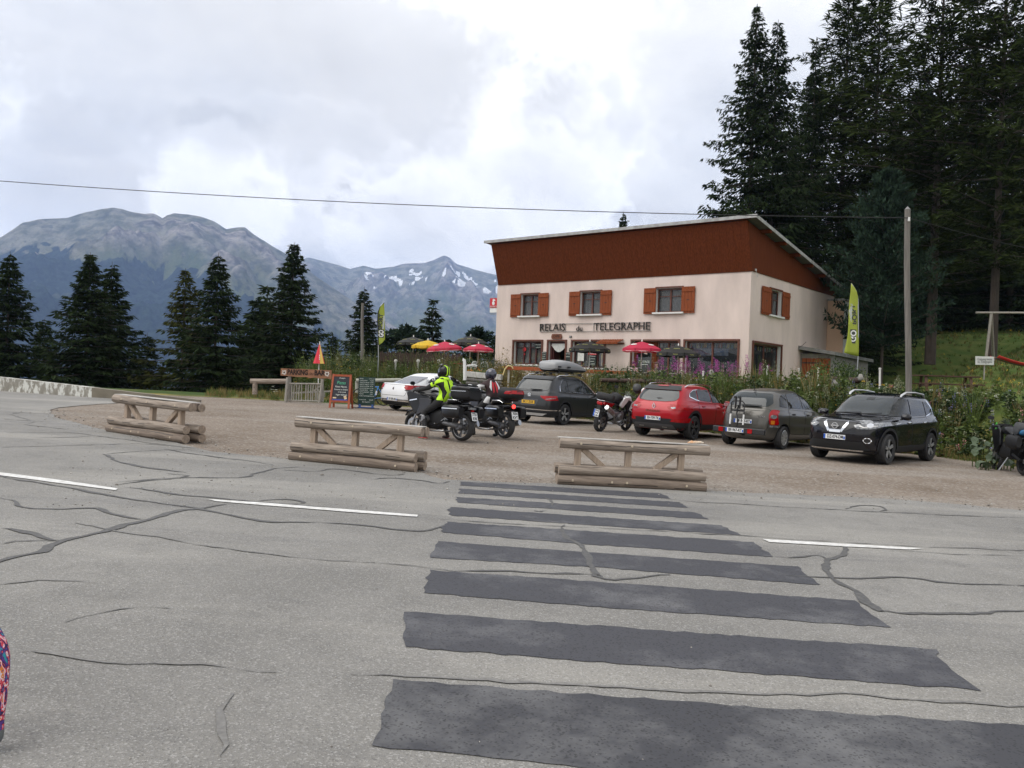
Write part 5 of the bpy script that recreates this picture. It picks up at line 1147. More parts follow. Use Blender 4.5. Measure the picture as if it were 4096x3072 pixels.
  for s in (1, -1): MB().box((-2.468, .08+s*.42, .47), (.02, .13, .12)).build('tail_lamp', LAMPR, rk); b = MB(); b.tube([(-2.42, s*.75, .52), (-2.30, s*.70, .50), (-2.22, s*.5, .44)], .025, 6); b.tube([(-2.42, s*.74, .40), (-2.25, s*.66, .38)], .02, 6); b.build('wheel_tray', BLACK, rk, sm=60)
  b = MB(); b.tube([(-2.42, 0, .42), (-2.15, 0, .36), (-2.0, 0, .36)], .035, 8); b.build('tow_arm', BLACK, rk, sm=60)
  b = MB(); b.tube([(-2.35, .30, .50), (-2.32, .30, .95), (-2.33, .30, 1.20), (-2.33, .24, 1.26), (-2.33, -.02, 1.26), (-2.33, -.08, 1.20), (-2.32, -.08, .95), (-2.35, -.08, .50)], .018, 8); b.bar((-2.32, .30, 1.0), (-2.32, -.08, 1.0), .03, .05); b.build('hoop', BLACK, rk, sm=60)
  for y in (.30, -.08): b = MB(); b.tube([(-2.345, y, .62), (-2.33, y, .90)], .024, 8); b.build('sleeve', WHITE, rk)
  for y in (.16, .04): b = MB(); b.bar((-2.36, y, 1.05), (-2.38, y-.02, 1.36), .04, .05); b.box((-2.40, y, 1.36), (.07, .05, .06)); b.build('clamp_arm', BLACK, rk)
  b = MB(); b.tube([(-2.36, .1, .55), (-2.37, .06, .75), (-2.35, .12, .92), (-2.36, .08, 1.15)], .022, 6); b.build('strap', BLACK, rk)
bronze_hatchback()

# ---- black SUV facing us ----------------------------------------------------------------
def black_suv():
  pm = paint('black_paint', (.003, .003, .006), 0, .2)
  rg = [(.26, .24, -2.08, 2.06, .78, 4.5, 4), (.34, .30, -2.24, 2.22, .88, 4.5, 3.6), (.55, .5, -2.30, 2.30, .91, 4.5, 3.3), (.78, .74, -2.31, 2.32, .92, 4.5, 3.2), (1.0, .92, -2.26, 2.26, .915, 4.5, 3.2), (1.08, 1.01, -2.20, 2.06, .88, 4.5, 3.4), (1.12, 1.08, -2.16, 1.45, .85, 5, 4), (1.15, 1.13, -2.13, 1.08, .82, 5, 4), (1.40, 1.42, -1.96, .58, .74, 5, 4.5), (1.58, 1.60, -1.74, .20, .665, 5, 4.5), (1.635, 1.655, -1.58, -.02, .58, 4.5, 4.5), (1.66, 1.685, -1.30, -.3, .40, 4, 4), (1.665, 1.69, -1.05, -.55, .12, 3, 3)]
  wh = [(sx*1.35, sy*.80, .362, .23) for sx in (1, -1) for sy in (1, -1)]
  root, body, bv = car('parked_car', 'glossy black SUV parked facing the road at the right end of the row', 9.30, 21.7, 224.6, rg, pm, wh, .43)
  for x, y, r, wd in wh: wheel(root, x, y, r, wd, 5, ALLOYD, True, .67, face=ALLOY)
  for s in (1, -1):
    panel_set(root, bv, s, [[(-.95, .46), (.02, .42), (.05, 1.09), (-1.05, 1.12), (-1.12, .84)], [(.05, .42), (1.02, .44), (1.0, 1.04), (.08, 1.09)]], [[(-1.62, 1.25), (-1.14, 1.17), (-1.12, 1.53), (-1.36, 1.51), (-1.60, 1.36)], [(-1.09, 1.17), (-.10, 1.15), (-.16, 1.57), (-1.07, 1.54)], [(-.04, 1.15), (.95, 1.13), (.66, 1.34), (.22, 1.55), (-.10, 1.57)]], [(-.80, 1.0), (.22, .99)], pm, handle_m=CHROME)
    decal(bv, [(-1.66, 1.24), (-1.60, 1.235), (-1.10, 1.15), (-1.10, 1.165), (-1.58, 1.265), (-1.56, 1.37), (-1.36, 1.54), (-1.40, 1.54), (-1.62, 1.38)], 'y', .014, 'window_trim', CHROME, root, s)
    decal(bv, [(-.9, .30), (.9, .28), (.9, .43), (-.9, .45)], 'y', .012, 'sill_cladding', CLAD, root, s)
    for x in (1.35, -1.35): arch_trim(root, bv, s, x, .38, .425, .485, CLAD)
    mirror(root, .74, s*.92, 1.12, pm)
    decal(bv, round_poly([(s*.40, .895), (s*.62, .955), (s*.90, 1.0), (s*.91, .93), (s*.74, .83), (s*.50, .815)], .03), 'x', .014, 'headlamp', LAMPW, root, 1, step=.03)
    decal(bv, round_poly([(2.14, 1.0), (1.86, 1.03), (1.98, .92), (2.2, .86)], .03), 'y', .014, 'headlamp', LAMPW, root, s, step=.03)
    decal(bv, [(s*.52, .875), (s*.62, .845), (s*.80, .90), (s*.80, .915), (s*.62, .865), (s*.54, .90)], 'x', .020, 'lamp_strip', WHITE, root, 1, step=.03)
    decal(bv, circ((s*.70, .905), .05, 14), 'x', .021, 'lamp_lens', CHROME, root, 1, step=.03)
    decal(bv, circ((s*.68, .56), .066, 18), 'x', .018, 'fog_ring', CHROME, root, 1, step=.03); decal(bv, circ((s*.68, .56), .050, 18), 'x', .023, 'fog_lamp', BLACK, root, 1, step=.03)
    decal(bv, round_poly([(-2.20, 1.12), (-1.98, 1.16), (-1.92, 1.06), (-2.1, .94), (-2.24, .94)], .03), 'y', .014, 'tail_lamp', LAMPR, root, s, step=.03)
    decal(bv, [(s*.30, .92), (s*.26, .97), (s*.13, .76), (s*.17, .72)], 'x', .024, 'grille_vee', CHROME, root, 1, step=.03)
  decal(bv, [(-.17, .775), (.17, .775), (.13, .71), (-.13, .71)], 'x', .024, 'grille_vee', CHROME, root, 1, step=.03)
  decal(bv, round_poly([(-.46, .97), (.46, .97), (.42, .84), (.20, .73), (-.20, .73), (-.42, .84)], .03), 'x', .010, 'grille', BLACK, root, 1)
  b = MB(); b.lathe([(.055, 0), (.075, 0), (.075, .014), (.055, .014)], 24, 'x', closed=True); b.box((.01, 0, 0), (.012, .19, .035)); b.xf(Matrix.Translation((2.335, 0, .865))); b.build('badge', CHROME, root)
  decal(bv, [(-.60, .52), (.60, .52), (.72, .33), (-.72, .33)], 'x', .010, 'lower_intake', SEAM, root, 1)
  decal(bv, [(-.62, .335), (.62, .335), (.60, .305), (-.60, .305)], 'x', .026, 'skid_trim', CHROME, root, 1)
  decal(bv, [(-.92, .32), (.92, .32), (.86, .25), (-.86, .25)], 'x', .014, 'lower_bumper', CLAD, root, 1)
  decal(bv, [(2.02, -.72), (1.20, -.74), (1.20, .74), (2.02, .72)], 'z', .004, 'bonnet', pm, root)
  for s in (1, -1): decal(bv, [(2.05, s*.77), (1.2, s*.79), (1.2, s*.775), (2.05, s*.755)], 'z', .003, 'bonnet_gap', SEAM, root)
  decal(bv, round_poly([(-.66, 1.15), (.66, 1.15), (.56, 1.56), (-.56, 1.56)], .06), 'x', .010, 'windscreen', CGLASS2, root, 1, step=.06)
  decal(bv, [(-.10, 1.50), (.10, 1.50), (.08, 1.56), (-.08, 1.56)], 'x', .014, 'mirror_housing', BLACK, root, 1)
  decal(bv, [(.0, -.42), (-1.15, -.42), (-1.15, .42), (.0, .42)], 'z', .006, 'sunroof', CGLASS, root)
  plate(root, (2.335, 0, .60), 'DZ-074-DM', 0)
  for s in (1, -1):
    b = MB(); b.tube([(-1.45, s*.62, 1.62), (-1.32, s*.64, 1.70), (-.7, s*.665, 1.74), (-.1, s*.66, 1.73), (.12, s*.65, 1.66), (.18, s*.64, 1.61)], [.02, .034, .03, .03, .034, .02], 8, flat=.7); b.build('roof_rail', ALLOY, root, sm=60)
  b = MB(); b.bar((1.10, -.55, 1.15), (1.02, .05, 1.19), .02, .02); b.bar((1.10, .05, 1.15), (1.0, .55, 1.2), .02, .02); b.build('wiper', BLACK, root)
black_suv()

# ---- white saloon ---------------------------------------------------------------------------
def white_saloon():
  pm = paint('white_car_paint', (.70, .71, .72), .0, .3)
  rg = [(.20, .20, -2.18, 2.10, .76, 4, 4), (.28, .26, -2.34, 2.28, .85, 4.2, 3.6), (.48, .44, -2.39, 2.36, .90, 4.2, 3.4), (.70, .64, -2.39, 2.38, .915, 4.2, 3.4), (.90, .76, -2.33, 2.30, .91, 4.2, 3.4), (1.00, .87, -2.28, 2.10, .87, 4.4, 3.6), (1.02, .93, -2.12, 1.55, .83, 5, 4), (1.035, .99, -1.80, 1.10, .80, 5, 4), (1.22, 1.22, -1.25, .62, .73, 5, 4.5), (1.36, 1.38, -.85, .20, .65, 5, 4.5), (1.41, 1.43, -.68, .0, .56, 4.5, 4.5), (1.43, 1.45, -.50, -.15, .38, 4, 4), (1.435, 1.455, -.4, -.25, .1, 3, 3)]
  wh = [(sx*1.41, sy*.80, .335, .225) for sx in (1, -1) for sy in (1, -1)]
  root, body, bv = car('parked_car', 'white four-door saloon parked at the left end beside the chalkboards', -2.94, 33.3, 52.2, rg, pm, wh, .385)
  for x, y, r, wd in wh: wheel(root, x, y, r, wd, 10, ALLOY, False, .68)
  for s in (1, -1):
    panel_set(root, bv, s, [[(-1.02, .40), (-.02, .36), (.02, .98), (-1.15, 1.02), (-1.12, .74)], [(.02, .36), (1.02, .38), (1.02, .94), (.05, .98)]], [[(-1.36, 1.10), (-1.0, 1.06), (-.96, 1.28), (-1.10, 1.24)], [(-.95, 1.06), (-.06, 1.04), (-.10, 1.37), (-.90, 1.31)], [(0, 1.04), (.86, 1.02), (.58, 1.20), (.26, 1.33), (-.04, 1.37)]], [(-.88, .90), (.18, .88)], pm)
    decal(bv, [(-1.44, 1.09), (-1.0, 1.035), (.88, 1.0), (.88, 1.015), (-1.0, 1.055), (-1.39, 1.105), (-1.12, 1.26), (-.92, 1.33), (-.2, 1.395), (-.2, 1.41), (-.94, 1.345), (-1.15, 1.275)], 'y', .014, 'window_trim', CHROME, root, s)
    mirror(root, .80, s*.88, 1.02, pm)
    decal(bv, round_poly([(s*.50, .90), (s*.88, .98), (s*.91, .80), (s*.66, .76)], .03), 'x', .014, 'tail_lamp', LAMPR, root, -1, step=.03)
    decal(bv, round_poly([(-2.30, .97), (-2.0, .98), (-2.10, .84), (-2.32, .79)], .03), 'y', .014, 'tail_lamp', LAMPR, root, s, step=.03)
    decal(bv, [(s*.55, .795), (s*.9, .83), (s*.9, .79), (s*.64, .76)], 'x', .018, 'lamp_strip', BLACK, root, -1, step=.03)
  decal(bv, round_poly([(-1.92, -.56), (-1.92, .56), (-1.02, .50), (-1.02, -.50)], .10), 'z', .010, 'rear_window', mat('tinted_rear_glass', (.02, .022, .045), .03, spec=.8, coat=.4), root, step=.06)
  decal(bv, round_poly([(-.72, .97), (.72, .97), (.60, .58), (-.60, .58)], .06), 'x', .004, 'boot_lid', pm, root, -1)
  decal(bv, grow(round_poly([(-.72, .97), (.72, .97), (.60, .58), (-.60, .58)], .06), .012), 'x', .002, 'boot_gap', SEAM, root, -1)
  decal(bv, [(-.92, .44), (.92, .44), (.86, .22), (-.86, .22)], 'x', .010, 'lower_bumper', CLAD, root, -1)
  decal(bv, [(-.72, .36), (-.9, .42), (.9, .42), (.72, .36)], 'x', .016, 'bumper_trim', CHROME, root, -1)
  decal(bv, [(-.64, 1.0), (.64, 1.0), (.52, 1.34), (-.52, 1.34)], 'x', .010, 'windscreen', CGLASS2, root, 1, step=.08)
  plate(root, (-2.415, 0, .44), 'DP-585-MA', math.pi)
  b = MB(); b.prism([(-.04, -.05), (-.01, .02), (-.03, .06), (.02, .05), (.05, -.05), (.02, -.01), (.01, -.06)], 0, .01, axis='x'); b.xf(Matrix.Translation((-2.375, 0, .82))); b.build('badge', CHROME, root)
white_saloon()
# ============================================================ motorcycles
BGLOSS = mat('black_gloss', (.006, .006, .007), .3, coat=.25, spec=.3)
BMATT = mat('black_matt', (.011, .011, .012), .6, spec=.3)
BGREY = mat('dark_grey_panel', (.035, .035, .04), .4, .4, coat=.3)
ENGM = mat('cast_engine', (.24, .24, .25), .45, .5, var=.3, vscale=20)
LEATH = mat('seat_cover', (.015, .015, .016), .7, bump=.2, bscale=90, dist=.004)
SCREEN = glass_mat('screen_clear', (.3, .32, .33), .05, .35)
def bike_wheel(root, x, r, wd, sp=5, knob=False, name='wheel', rimm=None):
  b = MB(); P = [(r*.76, -wd*.36)]+[(r-(wd*.5)*.9*(1-math.cos(t)), wd*.5*math.sin(t)) for t in [R(a) for a in (-85, -60, -35, -12, 12, 35, 60, 85)]]+[(r*.76, wd*.36)]
  b.lathe(P, 40, 'y', closed=True); ty = b.build(name, RUBBER, root, sm=40); ty.location = (x, 0, r)
  if knob:
    b = MB()
    for i in range(44):
      q = 6.283*i/44; s = 1 if i % 2 else -1
      b.bar((math.cos(q)*(r-.004), s*.005, math.sin(q)*(r-.004)), (math.cos(q+.09)*(r-.016), s*wd*.42, math.sin(q+.09)*(r-.016)), .028, .016, up=(math.cos(q), 0, math.sin(q)))
    b.build('tread_blocks', RUBBER, ty)
  b = MB(); b.lathe([(r*.78, -wd*.36), (r*.72, -wd*.30), (r*.72, wd*.30), (r*.78, wd*.36)], 36, 'y', closed=False); b.build('rim', rimm or BMATT, ty, sm=40)
  b = MB(); b.lathe([(.02, -.05), (.055, -.05), (.055, .05), (.02, .05)], 16, 'y', closed=True); b.build('hub', ENGM, ty, sm=40)
  for i in range(sp):
    q = 6.283*i/sp; b = MB()
    for dq in (-.12, .12): b.bar((math.cos(q)*.05, 0, math.sin(q)*.05), (math.cos(q+dq)*r*.73, .0, math.sin(q+dq)*r*.73), .018, .028, up=(0, 1, 0))
    b.build('spoke', rimm or BMATT, ty)
  for s in ((1, -1) if x > 0 else (-1,)):
    b = MB(); b.lathe([(r*.30, s*.075), (r*.50, s*.075), (r*.50, s*.080), (r*.30, s*.080)], 28, 'y', closed=True); b.build('brake_disc', STEEL, ty)
  return ty
def tubes(root, name, m, paths, r=.016, n=7):
  b = MB()
  for p in paths: b.tube(p, r, n)
  return b.build(name, m, root, sm=50)
def sym(p): return [(x, -y, z) for x, y, z in p]
def bike_root(name, label, X, Y, head, lean):
  o = empty(name, (X, Y, G(X, Y)+.004), R(head), label, 'motorcycle'); o.rotation_euler = (R(lean), 0, R(head)); return o
def bars(root, x, z, wd=.37, mirrors=True, rise=.05, mm=BMATT):
  tubes(root, 'handlebar', BMATT, [[(x+.05, 0, z), (x+.02, .12, z+rise), (x-.08, wd-.04, z+rise*.7), (x-.16, wd+.06, z+rise*.4)], sym([(x+.05, 0, z), (x+.02, .12, z+rise), (x-.08, wd-.04, z+rise*.7), (x-.16, wd+.06, z+rise*.4)])], .013)
  for s in (1, -1):
    tubes(root, 'grip', RUBBER, [[(x-.08, s*(wd-.04), z+rise*.7), (x-.165, s*(wd+.075), z+rise*.4)]], .019)
    tubes(root, 'lever', STEEL, [[(x-.02, s*(wd-.08), z+rise*.6), (x-.06, s*(wd+.05), z+rise*.4)]], .006, 5)
    if mirrors:
      tubes(root, 'mirror_stalk', BMATT, [[(x-.03, s*(wd-.06), z+rise), (x+.02, s*(wd+.02), z+rise+.14)]], .007, 5)
      b = MB(); b.loft([(x-.0, s*(wd+.05), z+rise+.17, .075, .045, 3), (x+.03, s*(wd+.05), z+rise+.17, .065, .04, 2.6), (x+.05, s*(wd+.05), z+rise+.17, .03, .02, 2)], 12); b.build('mirror', mm, root, sm=50)
def pannier(root, s, m, x0=-.98, x1=-.42, y=.37, z=.66, h=.155, w_=.115, trim=None, e=4):
  b = MB(); b.loft([(x0, s*y, z-.01, w_*.75, h*.72, e), (x0+.05, s*y, z, w_, h*.95, e), ((x0+x1)/2, s*y, z, w_, h, e), (x1-.10, s*y, z, w_*.95, h*.95, e), (x1, s*y*.92, z+.01, w_*.6, h*.7, e)], 20)
  o = b.build('pannier', m, root, sm=45)
  if trim: b = MB(); b.box(((x0+x1)/2-.02, s*(y+w_+.002), z+h*.42), ((x1-x0)*.80, .008, .018)); b.build('trim_strip', trim, o)
  b = MB(); b.box((x0+.02, s*(y-.01), z-.02), (.03, w_*1.5, h*1.3)); b.build('pannier_back', BMATT, o, bevel=.01); return o
def boxer_tourer(root, tail_lit=False, rider_screen=True):
  """faired flat-twin tourer"""
  bike_wheel(root, .75, .305, .125, 5); bike_wheel(root, -.745, .318, .18, 5, rimm=mat('grey_rim', (.16, .16, .165), .4, .7))
  b = MB(); b.loft([(-.28, 0, .50, .17, .20, 3.5), (-.05, 0, .46, .20, .24, 3.5), (.22, 0, .45, .20, .23, 3.5), (.40, 0, .47, .15, .17, 3)], 16); b.build('engine', BMATT, root, sm=40)
  for s in (1, -1):
    b = MB(); b.lathe([(0, s*.40), (.07, s*.40), (.095, s*.375), (.098, s*.30), (.09, s*.22), (.09, s*.12)], 16, 'y', c=(.20, 0, .46)); cy = b.build('cylinder', ENGM, root, sm=40)
    b = MB(); b.box((.24, s*.385, .47), (.10, .04, .11)); b.build('cylinder_guard', BMATT, cy, bevel=.015)
    tubes(root, 'exhaust_header', STEEL, [[(.26, s*.26, .40), (.30, s*.24, .26), (.10, s*.15, .19), (-.30, s*.13, .20)]], .022)
    tubes(root, 'fork', STEEL, [[(.44, s*.10, .98), (.74, s*.10, .32)]], .025)
    # fairing sides with the grey lower wing
    b = MB(); b.prism(round_poly([(.80, .92), (.86, 1.06), (.70, 1.12), (.30, 1.02), (.05, .98), (.10, .80), (.34, .66), (.52, .52), (.60, .62), (.72, .74)], .06), s*.13, s*.27); f = b.build('fairing_side', BGLOSS, root, bevel=.04)
    b = MB(); b.prism(round_poly([(.40, .93), (.02, .92), (.02, .78), (.22, .62), (.48, .50), (.36, .76)], .05), s*.24, s*.30); b.build('fairing_wing', BGREY, root, bevel=.02)
    b = MB(); b.bar((.70, s*.285, .86), (.46, s*.29, .90), .012, .025); b.build('trim_strip', CHROME, f)
    tubes(root, 'foot_peg', STEEL, [[(-.12, s*.16, .36), (-.12, s*.28, .36)], [(-.42, s*.16, .46), (-.42, s*.28, .46)], [(-.12, s*.16, .36), (-.34, s*.17, .50), (-.42, s*.16, .46)]], .012)
    tubes(root, 'grab_rail', CHROME, [[(-.36, s*.17, .86), (-.42, s*.20, .93), (-.70, s*.20, .93), (-.78, s*.16, .88)]], .014)
    pannier(root, s, BGLOSS, trim=CHROME)
  b = MB(); b.loft([(.16, 0, .98, .17, .16, 3.2), (.40, 0, 1.02, .24, .17, 3.2), (.62, 0, 1.0, .27, .20, 3), (.82, 0, .95, .20, .19, 2.6), (.95, 0, .90, .09, .12, 2.2)], 20); b.build('front_fairing', BGLOSS, root, sm=50)
  b = MB(); b.box((.94, 0, .95), (.04, .20, .12)); b.build('headlamp', LAMPW, root, bevel=.02)
  V = [(.84-.30*t-.05*abs(u), .26*u*(1-.25*t), 1.06+.34*t-.04*u*u) for t in (0, .35, .7, 1) for u in (-1, -.5, 0, .5, 1)]
  npmesh('windscreen', V, [(i*5+j, i*5+j+1, i*5+j+6, i*5+j+5) for i in range(3) for j in range(4)], SCREEN, root, sm=True)
  b = MB(); b.loft([(.62, 0, 1.14, .16, .03, 3), (.52, 0, 1.17, .17, .05, 3), (.46, 0, 1.15, .15, .03, 3)], 12); b.build('instrument_cluster', BMATT, root, sm=50)
  b = MB(); b.loft([(-.10, 0, .90, .12, .07, 2.6), (.10, 0, .96, .20, .12, 2.8), (.32, 0, .99, .23, .13, 2.8), (.48, 0, .98, .20, .10, 2.6)], 18); b.build('tank', BGLOSS, root, sm=50)
  b = MB(); b.loft([(.02, 0, .83, .10, .04, 2.6), (-.15, 0, .82, .17, .055, 3), (-.35, 0, .84, .17, .055, 3), (-.42, 0, .90, .16, .05, 3), (-.72, 0, .92, .15, .05, 3), (-.80, 0, .91, .10, .03, 2.6)], 16); b.build('seat', LEATH, root, sm=50)
  b = MB(); b.loft([(-.20, 0, .70, .13, .10, 3), (-.55, 0, .76, .12, .10, 3), (-.90, 0, .80, .09, .06, 3), (-.98, 0, .80, .07, .03, 3)], 14); b.build('tail_unit', BGLOSS, root, sm=50)
  b = MB(); b.loft([(.40, 0, .40, .05, .02, 2.4), (.58, 0, .62, .075, .02, 2.6), (.75, 0, .655, .08, .02, 2.6), (.95, 0, .60, .07, .018, 2.6), (1.05, 0, .50, .04, .01, 2.2)], 12); b.build('front_mudguard', BGLOSS, root, sm=50)
  b = MB(); b.tube([(-.16, .11, .40), (-.45, .13, .36), (-.74, .13, .33)], [.05, .055, .075], 10); b.lathe([(0, .19), (.06, .19), (.085, .15), (.09, .08)], 14, 'y', c=(-.745, 0, .318)); b.build('shaft_drive', mat('cast_dark', (.12, .12, .125), .5, .7), root, sm=45)
  b = MB(); b.tube([(-.25, -.15, .24), (-.55, -.21, .32), (-.98, -.26, .42)], [.03, .055, .06], 10, flat=1.2); b.build('silencer', STEEL, root, sm=45)
  b = MB(); b.prism([(-.60, .62), (-.95, .70), (-1.06, .50), (-1.02, .48), (-.90, .62)], -.08, .08); b.build('rear_mudguard', BMATT, root, bevel=.01)
  bars(root, .52, 1.06, .36, True, .03, BGLOSS)
def rider_limbs(): pass
def tourer_a():
  o = bike_root('touring_motorcycle', 'black touring motorcycle with side cases, ridden by the person in the yellow vest', -1.70, 19.9, 143.5, 3)
  boxer_tourer(o)
  MB().box((-.99, 0, .75), (.02, .26, .05)).build('tail_lamp', LAMPW, o); MB().box((-1.0, 0, .70), (.02, .09, .03)).build('reflector', LAMPR, o)
  plate(o, (-1.075, 0, .57), '', math.pi, PLATEW, .19, .19, False, tilt=.25, lines=['7731', 'KVK'])
  # top case
  b = MB(); b.loft([(-1.06, 0, 1.09, .22, .12, 4.5), (-1.0, 0, 1.08, .27, .155, 4.5), (-.75, 0, 1.08, .285, .16, 4.5), (-.55, 0, 1.09, .25, .15, 4), (-.46, 0, 1.10, .18, .11, 3.5)], 22); tc = b.build('top_case', BMATT, o, sm=45)
  b = MB(); b.loft([(-1.065, 0, 1.18, .24, .045, 4), (-.98, 0, 1.195, .275, .06, 4), (-.75, 0, 1.205, .29, .06, 4), (-.53, 0, 1.195, .25, .05, 4)], 20); b.build('lid', BGLOSS, tc, sm=45)
  b = MB(); b.loft([(-1.0, 0, 1.135, .288, .009, 5), (-.55, 0, 1.135, .288, .009, 5)], 20); b.build('trim_strip', CHROME, tc)
  b = MB(); b.box((-.78, 0, 1.275), (.34, .44, .03)); b.build('lid_rack', BMATT, tc, bevel=.012); b = MB(); b.lathe([(0, 0), (.035, 0), (.035, .01)], 18, 'x'); b.xf(Matrix.Translation((-1.115, -.12, 1.19))); b.build('badge', CHROME, tc)
  b = MB(); b.bar((-.55, 0, .95), (-1.0, 0, .96), .26, .04); b.build('rack', BMATT, o)
  return o
def tourer_b():
  o = bike_root('touring_motorcycle', 'black touring motorcycle with lit tail lamp and red-panelled top case, behind the other', -.62, 21.55, 131, 2)
  boxer_tourer(o)
  b = MB(); b.lathe([(0, 0), (.05, 0), (.05, .02), (.04, .03)], 16, 'x'); b.xf(Matrix.Translation((-1.0, 0, .80)) @ Matrix.Rotation(math.pi, 4, 'Z')); b.build('tail_lamp', LAMPRL, o)
  plate(o, (-1.08, 0, .58), '', math.pi, PLATEW, .19, .19, False, tilt=.25, lines=['7054', 'KVT'])
  b = MB(); b.loft([(-1.20, 0, 1.12, .10, .06, 2.6), (-1.12, 0, 1.10, .22, .13, 3), (-.90, 0, 1.10, .27, .17, 2.8), (-.68, 0, 1.11, .25, .16, 2.8), (-.56, 0, 1.11, .16, .10, 2.5)], 22); tc = b.build('top_case', BMATT, o, sm=60)
  bv = bvh_of(tc); decal(bv, round_poly([(-.24, 1.11), (.24, 1.11), (.20, 1.19), (-.20, 1.19)], .02), 'x', .006, 'red_reflector', LAMPR, tc, -1, step=.03)
  for s in (1, -1): decal(bv, round_poly([(-1.14, 1.10), (-.92, 1.10), (-.96, 1.17), (-1.10, 1.18)], .02), 'y', .006, 'red_reflector', LAMPR, tc, s, step=.03)
  b = MB(); b.bar((-.55, 0, .93), (-1.05, 0, .95), .2, .04); b.build('rack', BMATT, o)
  return o
RT1 = tourer_a(); RT2 = tourer_b()
WPAN = mat('white_panel', (.78, .78, .77), .4)
def adventure():
  o = bike_root('adventure_motorcycle', 'white and black adventure motorcycle with silver exhaust on its side stand', 3.25, 27.1, 51.5, 9)
  bike_wheel(o, .78, .34, .10, 5, True); bike_wheel(o, -.78, .325, .155, 5, True)
  for s in (1, -1):
    tubes(o, 'fork', BMATT, [[(.44, s*.10, 1.02), (.62, s*.10, .66)]], .03); tubes(o, 'fork_leg', mat('gold_fork', (.3, .3, .3), .4, .8), [[(.62, s*.10, .66), (.78, s*.10, .34)]], .026)
    tubes(o, 'swingarm', BMATT, [[(-.20, s*.10, .44), (-.78, s*.11, .325)]], .032)
    tubes(o, 'trellis_frame', BMATT, [[(.40, s*.06, .95), (.05, s*.15, .66), (-.22, s*.14, .44)], [(.05, s*.15, .66), (-.30, s*.12, .76), (-.85, s*.10, .86)], [(-.22, s*.14, .48), (-.70, s*.10, .84)]], .015)
    b = MB(); b.prism(round_poly([(.40, 1.13), (.08, 1.12), (-.14, .86), (.02, .78), (.22, .94)], .04), s*.15, s*.215); b.build('tank_panel', WPAN, o, bevel=.03)
    b = MB(); b.prism(round_poly([(.62, .98), (.40, 1.04), (.22, .92), (.30, .74), (.42, .62), (.46, .78)], .03), s*.15, s*.21); b.build('radiator_shroud', BMATT, o, bevel=.02)
    b = MB(); b.prism(round_poly([(.66, .98), (.54, .96), (.46, .74), (.50, .70)], .02), s*.19, s*.225); b.build('white_flash', WPAN, o, bevel=.01)
    tubes(o, 'foot_peg', STEEL, [[(-.16, s*.14, .38), (-.16, s*.26, .38)]], .012)
    tubes(o, 'rear_rack', CHROME, [[(-.42, s*.10, .96), (-.60, s*.17, 1.0), (-.98, s*.14, 1.0), (-1.02, 0, .99)]], .013)
    tubes(o, 'indicator', BMATT, [[(-1.02, s*.04, .80), (-1.04, s*.14, .80)]], .012, 5)
    b = MB(); b.prism(round_poly([(-.35, .92), (-.95, .96), (-.98, .88), (-.5, .80)], .03), s*.08, s*.14); b.build('tail_panel', LAMPR, o, bevel=.015)
  b = MB(); b.loft([(-.25, 0, .52, .14, .16, 3.4), (0, 0, .50, .17, .19, 3.4), (.24, 0, .52, .16, .17, 3.4), (.34, 0, .52, .11, .11, 3)], 16); b.build('engine', ENGM, o, sm=40)
  b = MB(); b.lathe([(0, -.235), (.09, -.235), (.115, -.21), (.12, -.15)], 18, 'y', c=(.0, 0, .50)); b.build('clutch_cover', ENGM, o, sm=40)
  b = MB(); b.loft([(-.22, 0, .27, .12, .03, 3), (.2, 0, .26, .13, .035, 3), (.42, 0, .36, .11, .03, 3)], 12); b.build('skid_plate', STEEL, o, sm=40)
  b = MB(); b.loft([(-.16, 0, .92, .10, .06, 2.6), (.05, 0, .98, .15, .11, 2.8), (.28, 0, 1.03, .16, .11, 2.8), (.42, 0, 1.0, .12, .08, 2.6)], 16); b.build('tank', BMATT, o, sm=50)
  b = MB(); b.loft([(.0, 0, .88, .08, .04, 2.6), (-.20, 0, .86, .13, .05, 3), (-.45, 0, .90, .13, .05, 3), (-.80, 0, .93, .11, .05, 3)], 14); b.build('seat', LEATH, o, sm=50)
  b = MB(); b.loft([(.50, 0, 1.06, .10, .10, 2.6), (.62, 0, 1.04, .13, .11, 2.8), (.72, 0, .98, .10, .08, 2.6), (.92, 0, .86, .05, .015, 2.4)], 14); b.build('front_cowl', WPAN, o, sm=50)
  V = [(.66-.14*t, .12*u*(1-.2*t), 1.10+.20*t-.02*u*u) for t in (0, .5, 1) for u in (-1, 0, 1)]; npmesh('windscreen', V, [(i*3+j, i*3+j+1, i*3+j+4, i*3+j+3) for i in range(2) for j in range(2)], SCREEN, o, sm=True)
  b = MB(); b.loft([(.48, 0, .60, .04, .015, 2.4), (.70, 0, .72, .07, .018, 2.6), (.90, 0, .72, .065, .016, 2.6), (1.05, 0, .64, .04, .01, 2.2)], 12); b.build('front_mudguard', BMATT, o, sm=50)
  tubes(o, 'exhaust_pipe', STEEL, [[(.30, -.10, .42), (.40, -.14, .28), (.10, -.17, .22), (-.25, -.19, .34), (-.42, -.20, .58)]], .024)
  b = MB(); b.tube([(-.38, -.20, .55), (-.52, -.205, .64), (-.88, -.215, .80), (-.90, -.216, .81)], [.035, .075, .075, .06], 16); b.build('silencer', mat('brushed_silencer', (.5, .5, .5), .3, 1), o, sm=45)
  b = MB(); b.tube([(-.88, -.2155, .80), (-.925, -.217, .82)], [.077, .068], 16); b.build('silencer_cap', CHROME, o, sm=45)
  b = MB(); b.tube([(-.50, -.205, .632), (-.80, -.213, .765)], .0765, 16, cap=False); b.build('silencer_band', mat('smoked_band', (.14, .05, .05), .4, c2=(.3, .3, .3), vscale=12), o)
